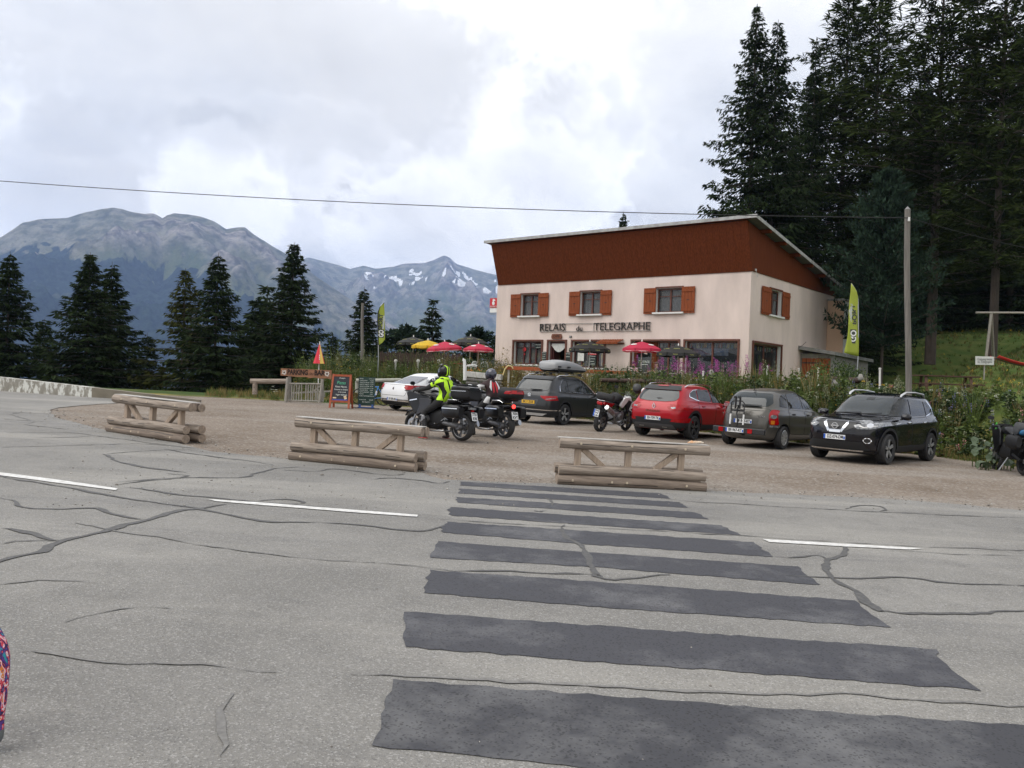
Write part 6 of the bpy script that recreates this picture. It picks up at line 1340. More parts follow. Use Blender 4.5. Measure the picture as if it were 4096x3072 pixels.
  b = MB(); b.prism([(-.70, .84), (-1.02, .84), (-1.10, .52), (-1.06, .50), (-.96, .74)], -.07, .07); b.build('rear_mudguard', BMATT, o, bevel=.01)
  b = MB(); b.box((-1.0, 0, .90), (.05, .18, .09)); b.build('tail_lamp', LAMPR, o, bevel=.015)
  plate(o, (-1.115, 0, .60), '', math.pi, PLATEW, .20, .23, True, tilt=.15, lines=['OHZ', 'W', 'C491'])
  b = MB(); b.tube([(-.10, .12, .36), (-.14, .30, .02)], .013, 6); b.build('side_stand', BMATT, o)
  # roll bag strapped to the rack and a jacket on the seat
  g = MB(); g.tube([(-.72, .30, 1.10), (-.72, .27, 1.10), (-.72, -.27, 1.10), (-.72, -.30, 1.10)], [.07, .12, .12, .07], 14); g.xf(Matrix.Identity(4)); bag = g.build('luggage_roll', mat('bag_fabric', (.02, .02, .021), .85, bump=.5, bscale=12, dist=.03), None, sm=60)
  bag.location = o.location; bag.rotation_euler = o.rotation_euler; tag(bag, 'black fabric luggage roll strapped behind the white adventure motorcycle\'s seat', 'bag')
  j = MB(); j.loft([(-.42, 0, 1.0, .16, .06, 2.6), (-.28, 0, 1.08, .20, .13, 2.4), (-.10, 0, 1.10, .20, .14, 2.2), (.06, 0, 1.06, .17, .10, 2.4), (.14, 0, 1.03, .10, .05, 2.2)], 18); jk = j.build('riding_jacket', mat('jacket_fabric', (.012, .012, .013), .8), None, sm=60)
  jk.location = o.location; jk.rotation_euler = o.rotation_euler; tag(jk, 'black and white riding jacket bundled on the adventure motorcycle\'s seat', 'jacket')
  bars(o, .46, 1.15, .36, True, .05)
  return o
GS = adventure()
def alu_bike():
  o = bike_root('adventure_motorcycle', 'motorcycle with square aluminium panniers half hidden by the red SUV', 4.72, 28.6, 51.5, 8)
  bike_wheel(o, .78, .34, .10, 5, True); bike_wheel(o, -.78, .325, .155, 5, True)
  ALU = mat('aluminium_case', (.55, .55, .55), .38, .85)
  for s in (1, -1):
    tubes(o, 'fork', BMATT, [[(.44, s*.10, 1.02), (.78, s*.10, .34)]], .03); tubes(o, 'swingarm', BMATT, [[(-.20, s*.10, .44), (-.78, s*.11, .325)]], .032)
    b = MB(); b.box((-.70, s*.36, .70), (.42, .20, .36)); p = b.build('pannier', ALU, o, bevel=.02); b = MB(); b.box((-.70, s*.36, .895), (.43, .21, .03)); b.build('lid', BMATT, p)
  b = MB(); b.loft([(-.25, 0, .52, .15, .18, 3.4), (.24, 0, .52, .17, .18, 3.4), (.36, 0, .52, .12, .12, 3)], 16); b.build('engine', BMATT, o, sm=40)
  b = MB(); b.loft([(-.16, 0, .92, .10, .06, 2.6), (.05, 0, .99, .19, .12, 2.8), (.30, 0, 1.04, .19, .12, 2.8), (.42, 0, 1.0, .12, .08, 2.6)], 16); b.build('tank', BMATT, o, sm=50)
  b = MB(); b.loft([(.0, 0, .88, .08, .04, 2.6), (-.20, 0, .88, .15, .06, 3), (-.80, 0, .95, .13, .06, 3)], 14); b.build('seat', LEATH, o, sm=50)
  b = MB(); b.loft([(.50, 0, 1.08, .12, .12, 2.6), (.66, 0, 1.05, .15, .12, 2.8), (.80, 0, .98, .08, .06, 2.6)], 14); b.build('front_cowl', BMATT, o, sm=50)
  b = MB(); b.box((-1.02, 0, .66), (.03, .26, .40)); b.build('plate_carrier', BMATT, o); b = MB(); b.box((-1.0, 0, .90), (.05, .3, .10)); b.build('tail_lamp', LAMPR, o)
  plate(o, (-1.045, .06, .66), '', math.pi, PLATEW, .20, .21, True, tilt=.1, lines=['OHZ', 'EC7'])
  b = MB(); b.box((-.72, 0, 1.02), (.40, .34, .05)); b.build('rear_rack', BMATT, o); b = MB(); b.loft([(-.95, 0, 1.11, .20, .06, 3), (-.5, 0, 1.11, .2, .08, 3)], 12); b.build('soft_bag', BMATT, o, sm=50)
  bars(o, .46, 1.15, .38, True, .05); return o
ALB = alu_bike()
def green_bike():
  o = bike_root('sport_motorcycle', 'black and green sports motorcycle with luggage, cut off by the right picture edge', 11.62, 19.75, 83, 7)
  bike_wheel(o, .70, .30, .12, 5); bike_wheel(o, -.72, .318, .19, 5)
  GRN = mat('lime_panel', (.03, .42, .02), .3, coat=.7)
  for s in (1, -1):
    tubes(o, 'fork', STEEL, [[(.46, s*.10, .95), (.70, s*.10, .30)]], .026); tubes(o, 'swingarm', BMATT, [[(-.20, s*.10, .44), (-.72, s*.12, .318)]], .034)
    b = MB(); b.prism(round_poly([(.80, 1.02), (.55, 1.08), (.30, .95), (.20, .60), (.40, .40), (.55, .60)], .05), s*.13, s*.22); b.build('fairing_side', BGLOSS, o, bevel=.03)
    b = MB(); b.bar((.86, s*.12, 1.05), (.50, s*.235, 1.10), .02, .05); b.bar((.78, s*.15, .95), (.50, s*.235, .98), .02, .035); b.build('green_stripe', GRN, o)
    tubes(o, 'indicator', BMATT, [[(-.95, s*.04, .80), (-.98, s*.16, .80)]], .012, 5); MB().box((-.985, s*.17, .80), (.03, .05, .035)).build('indicator_lens', LAMPA, o)
    b = MB(); b.loft([(-.92, s*.30, .72, .06, .12, 2.6), (-.75, s*.32, .70, .12, .16, 2.6), (-.45, s*.30, .72, .11, .15, 2.6), (-.34, s*.26, .74, .05, .08, 2.4)], 14); b.build('soft_pannier', BMATT, o, sm=60)
  b = MB(); b.loft([(-.25, 0, .50, .16, .18, 3.4), (.28, 0, .50, .17, .2, 3.4), (.40, 0, .5, .12, .14, 3)], 14); b.build('engine', BMATT, o, sm=40)
  b = MB(); b.loft([(-.10, 0, .86, .12, .06, 2.6), (.10, 0, .94, .18, .12, 2.8), (.34, 0, .98, .18, .10, 2.8), (.44, 0, .95, .12, .06, 2.6)], 16); b.build('tank', BGLOSS, o, sm=50)
  b = MB(); b.loft([(.45, 0, 1.02, .16, .10, 2.8), (.66, 0, 1.02, .17, .10, 2.6), (.86, 0, .95, .08, .05, 2.4)], 16); b.build('front_fairing', BGLOSS, o, sm=50)
  V = [(.78-.2*t, .14*u*(1-.25*t), 1.08+.18*t-.03*u*u) for t in (0, .5, 1) for u in (-1, 0, 1)]; npmesh('windscreen', V, [(i*3+j, i*3+j+1, i*3+j+4, i*3+j+3) for i in range(2) for j in range(2)], SCREEN, o, sm=True)
  b = MB(); b.loft([(.0, 0, .82, .10, .04, 2.6), (-.30, 0, .84, .14, .05, 3), (-.80, 0, .90, .10, .04, 3)], 14); b.build('seat', LEATH, o, sm=50)
  b = MB(); b.loft([(-.25, 0, .72, .12, .09, 3), (-.7, 0, .80, .11, .08, 3), (-.98, 0, .84, .06, .03, 3)], 14); b.build('tail_unit', BGLOSS, o, sm=50)
  b = MB(); b.prism([(-.72, .78), (-.98, .78), (-1.06, .50), (-1.03, .48), (-.90, .70)], -.06, .06); b.build('rear_mudguard', BMATT, o); MB().box((-.99, 0, .82), (.03, .16, .05)).build('tail_lamp', LAMPR, o)
  plate(o, (-1.065, 0, .60), '', math.pi, PLATEW, .19, .15, False, tilt=.15, lines=['BS', '18661'])
  b = MB(); b.tube([(-.30, -.14, .26), (-.60, -.20, .32), (-.92, -.24, .40)], [.03, .055, .05], 12); b.build('silencer', STEEL, o, sm=45)
  b = MB(); b.tube([(-.10, .12, .34), (-.16, .30, .02)], .013, 6); b.build('side_stand', STEEL, o)
  bars(o, .50, 1.02, .33, True, .02, BGLOSS)
  g = MB(); g.tube([(-.62, .31, 1.02), (-.62, .28, 1.02), (-.62, -.28, 1.02), (-.62, -.31, 1.02)], [.09, .15, .15, .09], 16); bag = g.build('luggage_roll', mat('grey_bag', (.05, .052, .055), .7, bump=.5, bscale=10, dist=.03), None, sm=60); bag.location = o.location; bag.rotation_euler = o.rotation_euler; tag(bag, 'dark grey waterproof roll on the back of the green sports motorcycle', 'bag')
  g = MB(); g.loft([(-1.02, .0, .94, .20, .06, 3), (-.92, 0, .96, .26, .09, 3), (-.72, 0, .94, .26, .07, 3)], 16); b2 = g.build('tail_bag', mat('blue_print_bag', (.03, .032, .035), .6, c2=(.02, .12, .25), vscale=3), None, sm=50); b2.location = o.location; b2.rotation_euler = o.rotation_euler; tag(b2, 'black and blue tail bag below the grey roll on the green motorcycle', 'bag')
  return o
KW = green_bike()

# ============================================================ people
SKIN = mat('skin', (.45, .25, .18), .55, var=.08, vscale=20); HAIRD = mat('dark_hair', (.025, .016, .012), .6)
def place(o, root, off=(0, 0, 0)):
  o.location = root.location; o.rotation_euler = root.rotation_euler; return o
def skin_mesh(nodes, edges, mats, sub=2):
  """one continuous figure: nodes name -> ((x,y,z), radius or (rx,ry), material slot)"""
  names = list(nodes); idx = {n: i for i, n in enumerate(names)}
  me = bpy.data.meshes.new('figure'); me.from_pydata([nodes[n][0] for n in names], [(idx[a], idx[b]) for a, b in edges], [])
  o = bpy.data.objects.new('figure', me); col.objects.link(o)
  o.modifiers.new('skin', 'SKIN'); s = o.modifiers.new('sub', 'SUBSURF'); s.levels = s.render_levels = sub
  for i, n in enumerate(names):
    r = nodes[n][1]; sv = me.skin_vertices[0].data[i]; sv.radius = (r, r) if not isinstance(r, tuple) else r; sv.use_root = (i == 0)
  apply_mods(o); me = o.data; me.materials.clear()
  for m in mats: me.materials.append(m)
  seg = [(Vector(nodes[a][0]), Vector(nodes[b][0]), nodes[a][2], nodes[b][2], max(np.max(nodes[a][1]), np.max(nodes[b][1]))) for a, b in edges]
  for p in me.polygons:
    c = p.center; best = 1e9; mi = 0
    for a, b, m1, m2, rr in seg:
      d = b-a; t = max(0, min(1, (c-a).dot(d)/max(d.length_squared, 1e-9))); q = (c-a-d*t).length-rr*.6
      if q < best: best = q; mi = m1 if t < .5 else m2
    p.material_index = mi; p.use_smooth = True
  return o
def helmet(loc, yaw, shell, visor=None, stripe=None, tilt=0, parent=None, name='helmet', open_visor=False):
  b = MB(); b.loft([(-.135, 0, .0, .03, .04, 2), (-.125, 0, .005, .075, .085, 2.1), (-.09, 0, .01, .108, .122, 2.2), (-.02, 0, .02, .123, .135, 2.3), (.05, 0, .01, .118, .135, 2.3), (.10, 0, -.01, .098, .122, 2.3), (.135, 0, -.03, .07, .09, 2.3), (.155, 0, -.05, .04, .05, 2.2)], 22)
  o = b.build(name, shell, parent, sm=80); bv = bvh_of(o)
  if visor: decal(bv, round_poly([(-.10, .06), (.10, .06), (.105, -.03), (-.105, -.03)], .03), 'x', .004, 'visor', visor, o, 1, step=.02); [decal(bv, [(.02, .055), (.13, .05), (.13, -.03), (.03, -.02)], 'y', .004, 'visor', visor, o, s, step=.02) for s in (1, -1)]
  if stripe:
    for s in (1, -1): decal(bv, [(s*.022, -.10), (s*.055, -.09), (s*.05, .135), (s*.02, .145)], 'x', .004, 'stripe', stripe, o, -1, step=.02); decal(bv, [(-.12, s*.02), (-.12, s*.052), (.09, s*.052), (.09, s*.02)], 'z', .004, 'stripe', stripe, o, step=.02)
  if open_visor:
    V = [(.02+(.158-.03*abs(u)**3)*math.cos(t)*math.cos(u*.9), .145*math.sin(u*1.15), .02+.165*math.sin(t)*(1-.12*u*u)) for t in (.75, 1.0, 1.25, 1.5, 1.75) for u in (-1, -.5, 0, .5, 1)]
    npmesh('raised_visor', V, [(i*5+j, i*5+j+1, i*5+j+6, i*5+j+5) for i in range(4) for j in range(4)], mat('visor_clear', (.5, .52, .54), .1, coat=.5), o, sm=True)
  o.rotation_euler = (0, tilt, yaw); o.location = loc; return o
def hand(nodes, edges, wrist, palm_dir, down, s, nm, m, curl=.8):
  """palm and five fingers curled round a bar; nodes are added to the figure's skeleton"""
  d = Vector(palm_dir).normalized(); dn = Vector(down).normalized(); sd = d.cross(dn).normalized()*s; w_ = Vector(wrist)
  nodes[nm+'p'] = (tuple(w_+d*.06), .030, m); edges.append((nm+'w', nm+'p'))
  for k, (o_, L_) in enumerate(((-.032, .065), (-.011, .078), (.011, .074), (.031, .058))):
    a = w_+d*.095+sd*o_; b = a+d*L_*.5+dn*L_*.25*curl; c = b+dn*L_*.55*curl+d*L_*.1; 
    nodes['%sf%da' % (nm, k)] = (tuple(a), .011, m); nodes['%sf%db' % (nm, k)] = (tuple(b), .0095, m); nodes['%sf%dc' % (nm, k)] = (tuple(c), .008, m)
    edges += [(nm+'p', '%sf%da' % (nm, k)), ('%sf%da' % (nm, k), '%sf%db' % (nm, k)), ('%sf%db' % (nm, k), '%sf%dc' % (nm, k))]
  t0 = w_+d*.045-sd*.035; t1 = t0+d*.03-sd*.012+dn*.03
  nodes[nm+'t0'] = (tuple(t0), .013, m); nodes[nm+'t1'] = (tuple(t1), .010, m); edges += [(nm+'p', nm+'t0'), (nm+'t0', nm+'t1')]
def seated_rider(jac, trou, shoe, glove, turn=0):
  """astride a tourer: mats 0 jacket, 1 trousers, 2 shoe, 3 glove"""
  n = {'pel': ((-.20, 0, .93), .155, 1), 'bel': ((-.19, 0, 1.05), .150, 0), 'che': ((-.13, 0, 1.24), .170, 0), 'nec': ((-.09, 0, 1.42), .075, 0), 'hed': ((-.07, 0, 1.52), .085, 0)}
  e = [('pel', 'bel'), ('bel', 'che'), ('che', 'nec'), ('nec', 'hed')]
  for s, k in ((1, 'l'), (-1, 'r')):
    n.update({k+'sh': ((-.10, s*.19, 1.345), .085, 0), k+'el': ((.12, s*.34, 1.16), .058, 0), k+'w': ((.335, s*.385, 1.105), .040, 3)})
    e += [('che', k+'sh'), (k+'sh', k+'el'), (k+'el', k+'w')]
    hand(n, e, (.335, s*.385, 1.105), (.55, s*.25, -.05), (0, 0, -1), s, k, 3)
    n.update({k+'hp': ((-.15, s*.12, .90), .12, 1), k+'kn': ((.22, s*.31, .58), .080, 1), k+'cf': ((.12, s*.345, .36), .066, 1), k+'an': ((.03, s*.375, .12), .050, 1), k+'he': ((-.02, s*.38, .055), .045, 2), k+'ba': ((.13, s*.40, .045), .044, 2), k+'to': ((.20, s*.41, .04), .034, 2)})
    e += [('pel', k+'hp'), (k+'hp', k+'kn'), (k+'kn', k+'cf'), (k+'cf', k+'an'), (k+'an', k+'he'), (k+'he', k+'ba'), (k+'ba', k+'to')]
  return skin_mesh(n, e, [jac, trou, shoe, glove])
JBLK = mat('black_textile', (.012, .012, .013), .8, bump=.3, bscale=22, dist=.02); HIVIS = mat('hi_vis_yellow', (.50, .85, .02), .7, var=.12, vscale=8); SHOE = mat('brown_trainer', (.06, .035, .03), .7); REFL = mat('reflective_grey', (.45, .46, .45), .5)
def rider_a():
  p = seated_rider(JBLK, JBLK, SHOE, JBLK); p.name = 'person'; place(p, RT1); tag(p, 'motorcyclist in black suit, yellow high-visibility vest and striped helmet, foot on the ground', 'person')
  bv = bvh_of(p)
  # harness-shaped vest: X on the back, collar, front bands
  for s in (1, -1):
    decal(bv, round_poly([(s*.02, 1.40), (s*.13, 1.38), (s*.17, 1.22), (s*.10, 1.08), (s*.02, 1.12), (s*.03, 1.26)], .02), 'x', .008, 'vest_back', HIVIS, p, -1, step=.025)
    decal(bv, round_poly([(s*.0, 1.14), (s*.09, 1.12), (s*.17, .95), (s*.16, .86), (s*.08, .86), (s*.0, 1.03)], .02), 'x', .009, 'vest_tail', HIVIS, p, -1, step=.025)
    decal(bv, round_poly([(-.27, 1.36), (-.10, 1.40), (-.05, 1.30), (-.18, 1.10), (-.26, .90), (-.10, .90), (-.06, 1.08), (-.02, 1.25), (-.3, 1.2)][:8], .02), 'y', .009, 'vest_side', HIVIS, p, s, step=.025)
    decal(bv, [(.0, 1.30), (.05, 1.30), (.0, 1.20), (-.04, 1.22)], 'y', .006, 'sleeve_flash', HIVIS, p, s, step=.02)
  decal(bv, [(-.06, 1.05), (.0, 1.10), (.06, 1.05), (.0, .98)], 'x', .010, 'reflective_strip', REFL, p, -1, step=.02)
  b = MB(); b.lathe([(.10, 0), (.125, .02), (.115, .06), (.095, .075)], 22, 'z', c=(-.09, 0, 1.375)); b.build('vest_collar', HIVIS, p, sm=60)
  h = helmet((-.06, 0, 1.575), .05, BGLOSS, mat('visor_dark', (.02, .02, .025), .05, coat=1), HIVIS, parent=p, open_visor=True)
  for s in (1, -1): b = MB(); b.box((.09, s*.395, .012), (.25, .085, .016)); b.build('red_sole', mat('red_sole', (.4, .03, .03), .6), p, bevel=.01)
rider_a()
def rider_b():
  j = mat('black_maroon_textile', (.030, .012, .013), .75, var=.2, vscale=4)
  p = seated_rider(j, JBLK, mat('black_boot', (.012, .012, .012), .5), JBLK); p.name = 'person'; place(p, RT2); tag(p, 'motorcyclist in dark jacket with red and white shoulders and shiny dark helmet', 'person')
  bv = bvh_of(p); WF = mat('white_textile', (.66, .66, .66), .8); RF_ = mat('red_textile', (.45, .02, .03), .75)
  for s in (1, -1):
    decal(bv, round_poly([(s*.06, 1.42), (s*.10, 1.41), (s*.17, 1.25), (s*.12, 1.15), (s*.10, 1.28)], .01), 'x', .007, 'white_flash', WF, p, -1, step=.02)
    decal(bv, round_poly([(s*.01, 1.36), (s*.055, 1.40), (s*.09, 1.28), (s*.07, 1.10), (s*.03, 1.14)], .01), 'x', .007, 'red_flash', RF_, p, -1, step=.02)
    decal(bv, round_poly([(-.14, 1.30), (.02, 1.30), (.20, 1.16), (.30, 1.12), (.24, 1.06), (.06, 1.12), (-.10, 1.20)], .02), 'y', .007, 'white_sleeve', WF, p, s, step=.02)
    decal(bv, round_poly([(-.28, 1.0), (-.18, 1.02), (-.12, .86), (-.24, .84)], .02), 'y', .007, 'white_hem', WF, p, s, step=.02)
  helmet((-.06, 0, 1.575), .1, mat('blue_black_helmet', (.02, .022, .04), .2, coat=1), mat('visor_dark', (.02, .02, .025)), parent=p)
rider_b()
# loose helmets hung on the parked motorcycles
h1 = helmet((0, 0, 0), 0, mat('matt_black_helmet', (.02, .021, .022), .5, c2=(.05, .05, .05), vscale=5), mat('visor_dark', (.02, .02, .025)), name='motorcycle_helmet')
h1.location = GS.matrix_world @ Vector((0, 0, 0)); mw = Matrix.Translation(GS.location) @ GS.rotation_euler.to_matrix().to_4x4()
h1.location = mw @ Vector((.46, -.36, 1.44)); h1.rotation_euler = (0, .15, R(75)); h1.scale = (1.1,)*3; tag(h1, 'matt black helmet perched on the white adventure motorcycle\'s mirror', 'helmet')
mw = Matrix.Translation(ALB.location) @ ALB.rotation_euler.to_matrix().to_4x4()
h2 = helmet((0, 0, 0), 0, WPAN, mat('visor_dark', (.02, .02, .025)), name='motorcycle_helmet'); h2.location = mw @ Vector((-.72, .02, 1.30)); h2.rotation_euler = (0, .1, R(10)); tag(h2, 'white helmet resting on the aluminium-pannier motorcycle', 'helmet')

# walker at the left edge of the picture: only a patterned calf comes into frame
def walker():
  c = at(0, 2700, 3.35); X, Y = c.x, c.y; gz_ = G(X, Y)+.014
  PAT = mat('patterned_leggings', (.5, .03, .06), .7, c2=(.03, .25, .4), vscale=22, detail=2, stretch=(1, 1, .6))
  t = PAT.node_tree; b_ = t.nodes['Principled BSDF']; n = N(t, 'ShaderNodeTexNoise'); n.inputs['Scale'].default_value = 13; n.inputs['Detail'].default_value = 3; n.inputs['Distortion'].default_value = 2.2
  tc = N(t, 'ShaderNodeTexCoord'); mp = N(t, 'ShaderNodeMapping'); mp.inputs['Rotation'].default_value = (.3, .5, .2); mp.inputs['Scale'].default_value = (1.6, 1.6, .7); t.links.new(tc.outputs['Object'], mp.inputs[0]); t.links.new(mp.outputs[0], n.inputs['Vector'])
  r = ramp(t, [(.28, (.02, .28, .33)), (.38, (.10, .03, .22)), (.45, (.03, .02, .08)), (.50, (.65, .06, .08)), (.55, (.75, .62, .70)), (.60, (.70, .22, .04)), (.66, (.09, .03, .25)), (.75, (.04, .35, .38))], 'CONSTANT'); t.links.new(n.outputs[0], r.inputs[0]); t.links.new(r.outputs[0], b_.inputs['Base Color'])
  TOP = mat('plain_top', (.25, .05, .1), .8)
  nd = {'pel': ((.42, 0, .88), .145, 0), 'bel': ((.45, 0, 1.02), .12, 1), 'che': ((.50, 0, 1.21), .14, 1), 'nec': ((.55, 0, 1.38), .05, 2), 'hed': ((.57, 0, 1.46), .07, 2), 'top': ((.58, 0, 1.56), .075, 2)}
  e = [('pel', 'bel'), ('bel', 'che'), ('che', 'nec'), ('nec', 'hed'), ('hed', 'top')]
  for s, k in ((1, 'l'), (-1, 'r')):
    bk = s > 0
    nd.update({k+'hp': ((.38 if bk else .46, s*.09, .82), .10, 0), k+'kn': ((.10 if bk else .62, s*.10, .52), .060, 0), k+'cf': ((.02 if bk else .60, s*.10, .39), .060, 0), k+'lo': ((.01 if bk else .58, s*.10, .23), .042, 0), k+'an': ((.015 if bk else .58, s*.10, .11), .034, 0), k+'he': ((.0 if bk else .55, s*.10, .05), .036, 3), k+'to': ((.16 if bk else .74, s*.105, .04), .036, 3)})
    e += [('pel', k+'hp'), (k+'hp', k+'kn'), (k+'kn', k+'cf'), (k+'cf', k+'lo'), (k+'lo', k+'an'), (k+'an', k+'he'), (k+'he', k+'to')]
    nd.update({k+'sh': ((.52, s*.16, 1.31), .06, 1), k+'el': ((.50, s*.22, 1.05), .042, 2), k+'w': ((.62, s*.22, .88), .028, 2)}); e += [('che', k+'sh'), (k+'sh', k+'el'), (k+'el', k+'w')]
    hand(nd, e, (.62, s*.22, .88), (.3, 0, -1), (1, 0, 0), s, k, 2, .4)
  p = skin_mesh(nd, e, [PAT, TOP, SKIN, mat('grey_sandal', (.12, .13, .13), .7)]); p.name = 'person'; p.location = (X, Y+.10, gz_); p.rotation_euler = (0, 0, math.pi); tag(p, 'person in colourful patterned leggings at the lower left edge', 'person')
  hx, hz = .57, -.04
  b = MB(); b.loft([(hx-.11, 0, 1.56+hz, .05, .09, 2.2), (hx-.03, 0, 1.58+hz, .085, .11, 2.2), (hx+.03, 0, 1.62+hz, .08, .08, 2.2)], 14); b.build('hair', HAIRD, p, sm=60)
  fx = hx+.068
  for s in (1, -1):
    b = MB(); b.lathe([(0, .014), (.012, .009), (.014, 0), (.009, -.01), (0, -.012)], 8, 'x', c=(fx, s*.03, 1.53+hz)); b.build('eye', INK, p)
    b = MB(); b.loft([(hx-.01, s*.078, 1.52+hz, .008, .03, 2.2), (hx+.02, s*.08, 1.52+hz, .006, .022, 2.2)], 8); b.build('ear', SKIN, p)
  b = MB(); b.loft([(fx-.02, 0, 1.53+hz, .012, .03, 2), (fx+.015, 0, 1.505+hz, .014, .012, 2)], 8); b.build('nose', SKIN, p); b = MB(); b.box((fx-.003, 0, 1.465+hz), (.01, .045, .012)); b.build('mouth', mat('lips', (.35, .08, .08)), p)
walker()
# ============================================================ log barriers
def log_mat(name, c, c2):
  m = mat(name, c, .85, c2=c2, vscale=3.2, detail=8, stretch=(.7, 9, 9), bump=.35, bscale=9, dist=.02, var=0); return m
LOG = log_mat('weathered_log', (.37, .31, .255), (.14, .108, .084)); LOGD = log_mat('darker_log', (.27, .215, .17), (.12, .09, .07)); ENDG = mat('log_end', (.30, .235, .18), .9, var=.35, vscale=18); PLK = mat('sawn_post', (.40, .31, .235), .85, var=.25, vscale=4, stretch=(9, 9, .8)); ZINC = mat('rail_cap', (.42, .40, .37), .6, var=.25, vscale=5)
BOLT = mat('bolt_plug', (.52, .44, .32), .7)
def log_mesh(L, r, seed, n=14):
  b = MB(); rr = random.Random(seed); m = 9; ph = rr.uniform(0, 6)
  pts = []; rs = []
  for i in range(m+1):
    t = i/m; pts.append((L*t, .010*math.sin(t*4+ph), .008*math.cos(t*5+ph))); rs.append(r*(1+.05*math.sin(t*7+ph)-.06*t))
  b.tube(pts, rs, n); b.m[-1] = b.m[-2] = 1
  b.cm = 2                                                    # drying crack
  a = rr.uniform(2.0, 3.6)
  for i in range(m-1):
    if rr.random() < .75:
      p, q = Vector(pts[i]), Vector(pts[i+1]); aa = a+.1*math.sin(i); k = rs[i]*1.004; d = Vector((0, math.cos(aa)*k, math.sin(aa)*k)); e = Vector((0, math.cos(aa+.11)*k, math.sin(aa+.11)*k))
      b.add([p+d, q+d, q+e, p+e], [(0, 1, 2, 3)])
  return b
def barrier(px0, px1, label, L=None, hs=1.0, ext=0.0):
  a, c = gp(*px0), gp(*px1); d = c-a; L = L or d.length; rz = math.atan2(d.y, d.x)
  o = empty('log_barrier', a, rz, label, 'barrier', 'log barriers along the road'); o.rotation_euler = (0, -math.atan2(d.z, math.hypot(d.x, d.y)), rz); h = .715*hs
  def lg(x0, y, z, ln, r, nm, seed, m=LOG):
    ob = log_mesh(ln, r, seed).build(nm, [m, ENDG, INK], o, sm=40); ob.location = (x0, y, z); return ob
  r = .083*hs; s0 = rnd.randrange(999)
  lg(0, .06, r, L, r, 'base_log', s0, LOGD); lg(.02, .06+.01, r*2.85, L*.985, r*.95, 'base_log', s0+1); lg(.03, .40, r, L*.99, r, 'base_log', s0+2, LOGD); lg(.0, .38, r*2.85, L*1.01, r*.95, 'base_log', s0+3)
  for k, f in enumerate((.14, .48, .84)):
    MB().box((L*f, .225, h*.5+.04), (.095, .10, h-.16)).build('post', PLK, o, bevel=.008)
  for s, f0, f1 in ((1, .17, .32), (-1, .81, .66)): MB().bar((L*f0, .225, h-.16), (L*f1, .225, .28), .085, .085).build('brace', PLK, o, bevel=.008)
  rt = .078*hs
  top = lg(.02, .145, h-rt-.012, L*1.01, rt, 'top_rail', s0+4); lg(.06, .315, h-rt-.012, L*1.0, rt, 'top_rail', s0+5)
  MB().box((L*.5+.02, .23, h-.004), (L*1.01, .20, .012)).build('cap_strip', ZINC, o)
  MB().box((L*1.0-.01, .23, h-rt-.01), (.07, .05, rt*1.7)).build('end_block', LOGD, o)
  for f in (.1, .36, .46, .86): b = MB(); b.lathe([(0, .006), (.016, .006), (.018, 0)], 10, 'z'); b.xf(Matrix.Translation((L*f, .06-r*.99, r*1.05)) @ Matrix.Rotation(math.pi/2, 4, 'X')); b.build('bolt', BOLT, o)
  for f in (.14, .48, .84): b = MB(); b.lathe([(0, .006), (.016, .006), (.018, 0)], 10, 'z'); b.xf(Matrix.Translation((L*f+.02, .145-rt*.99, h-rt)) @ Matrix.Rotation(math.pi/2, 4, 'X')); b.build('bolt', BOLT, o)
  return o, L, h
barrier((424, 1728), (730, 1777), 'log barrier farthest left, nearest the white roadside wall', hs=1.06)
barrier((1154, 1842), (1655, 1893), 'middle log barrier, left of the crossing in front of the motorcycles')
B3, L3, H3 = barrier((2228, 1941), (2827, 1971), 'log barrier right of the crossing with litter lying on its cap')
B3.rotation_euler.z += 0
mw = Matrix.Translation(B3.location) @ B3.rotation_euler.to_matrix().to_4x4(); p = mw @ Vector((L3*.93, .21, H3+.02))
b = MB(); r9 = random.Random(5)
for i in range(7): b.loft([(-.04, 0, 0, .012, .006, 2.2), (0, 0, .008, .03, .016, 2.2), (.05, .005, 0, .014, .007, 2.2)], 8)
vs = [Vector(v) for v in b.v]; k = len(vs)//7
b.v = [tuple(v+Vector(((i//k-3)*.026, .02*math.sin(i//k*2), .012*abs(math.sin(i//k*1.7))))) for i, v in enumerate(vs)]
lit = b.build('crumpled_wrapper', mat('wrapper', (.7, .62, .5), .7, c2=(.55, .25, .08), vscale=14), None, sm=60); lit.location = p; tag(lit, 'crumpled food wrapper left on the right log barrier', 'litter')

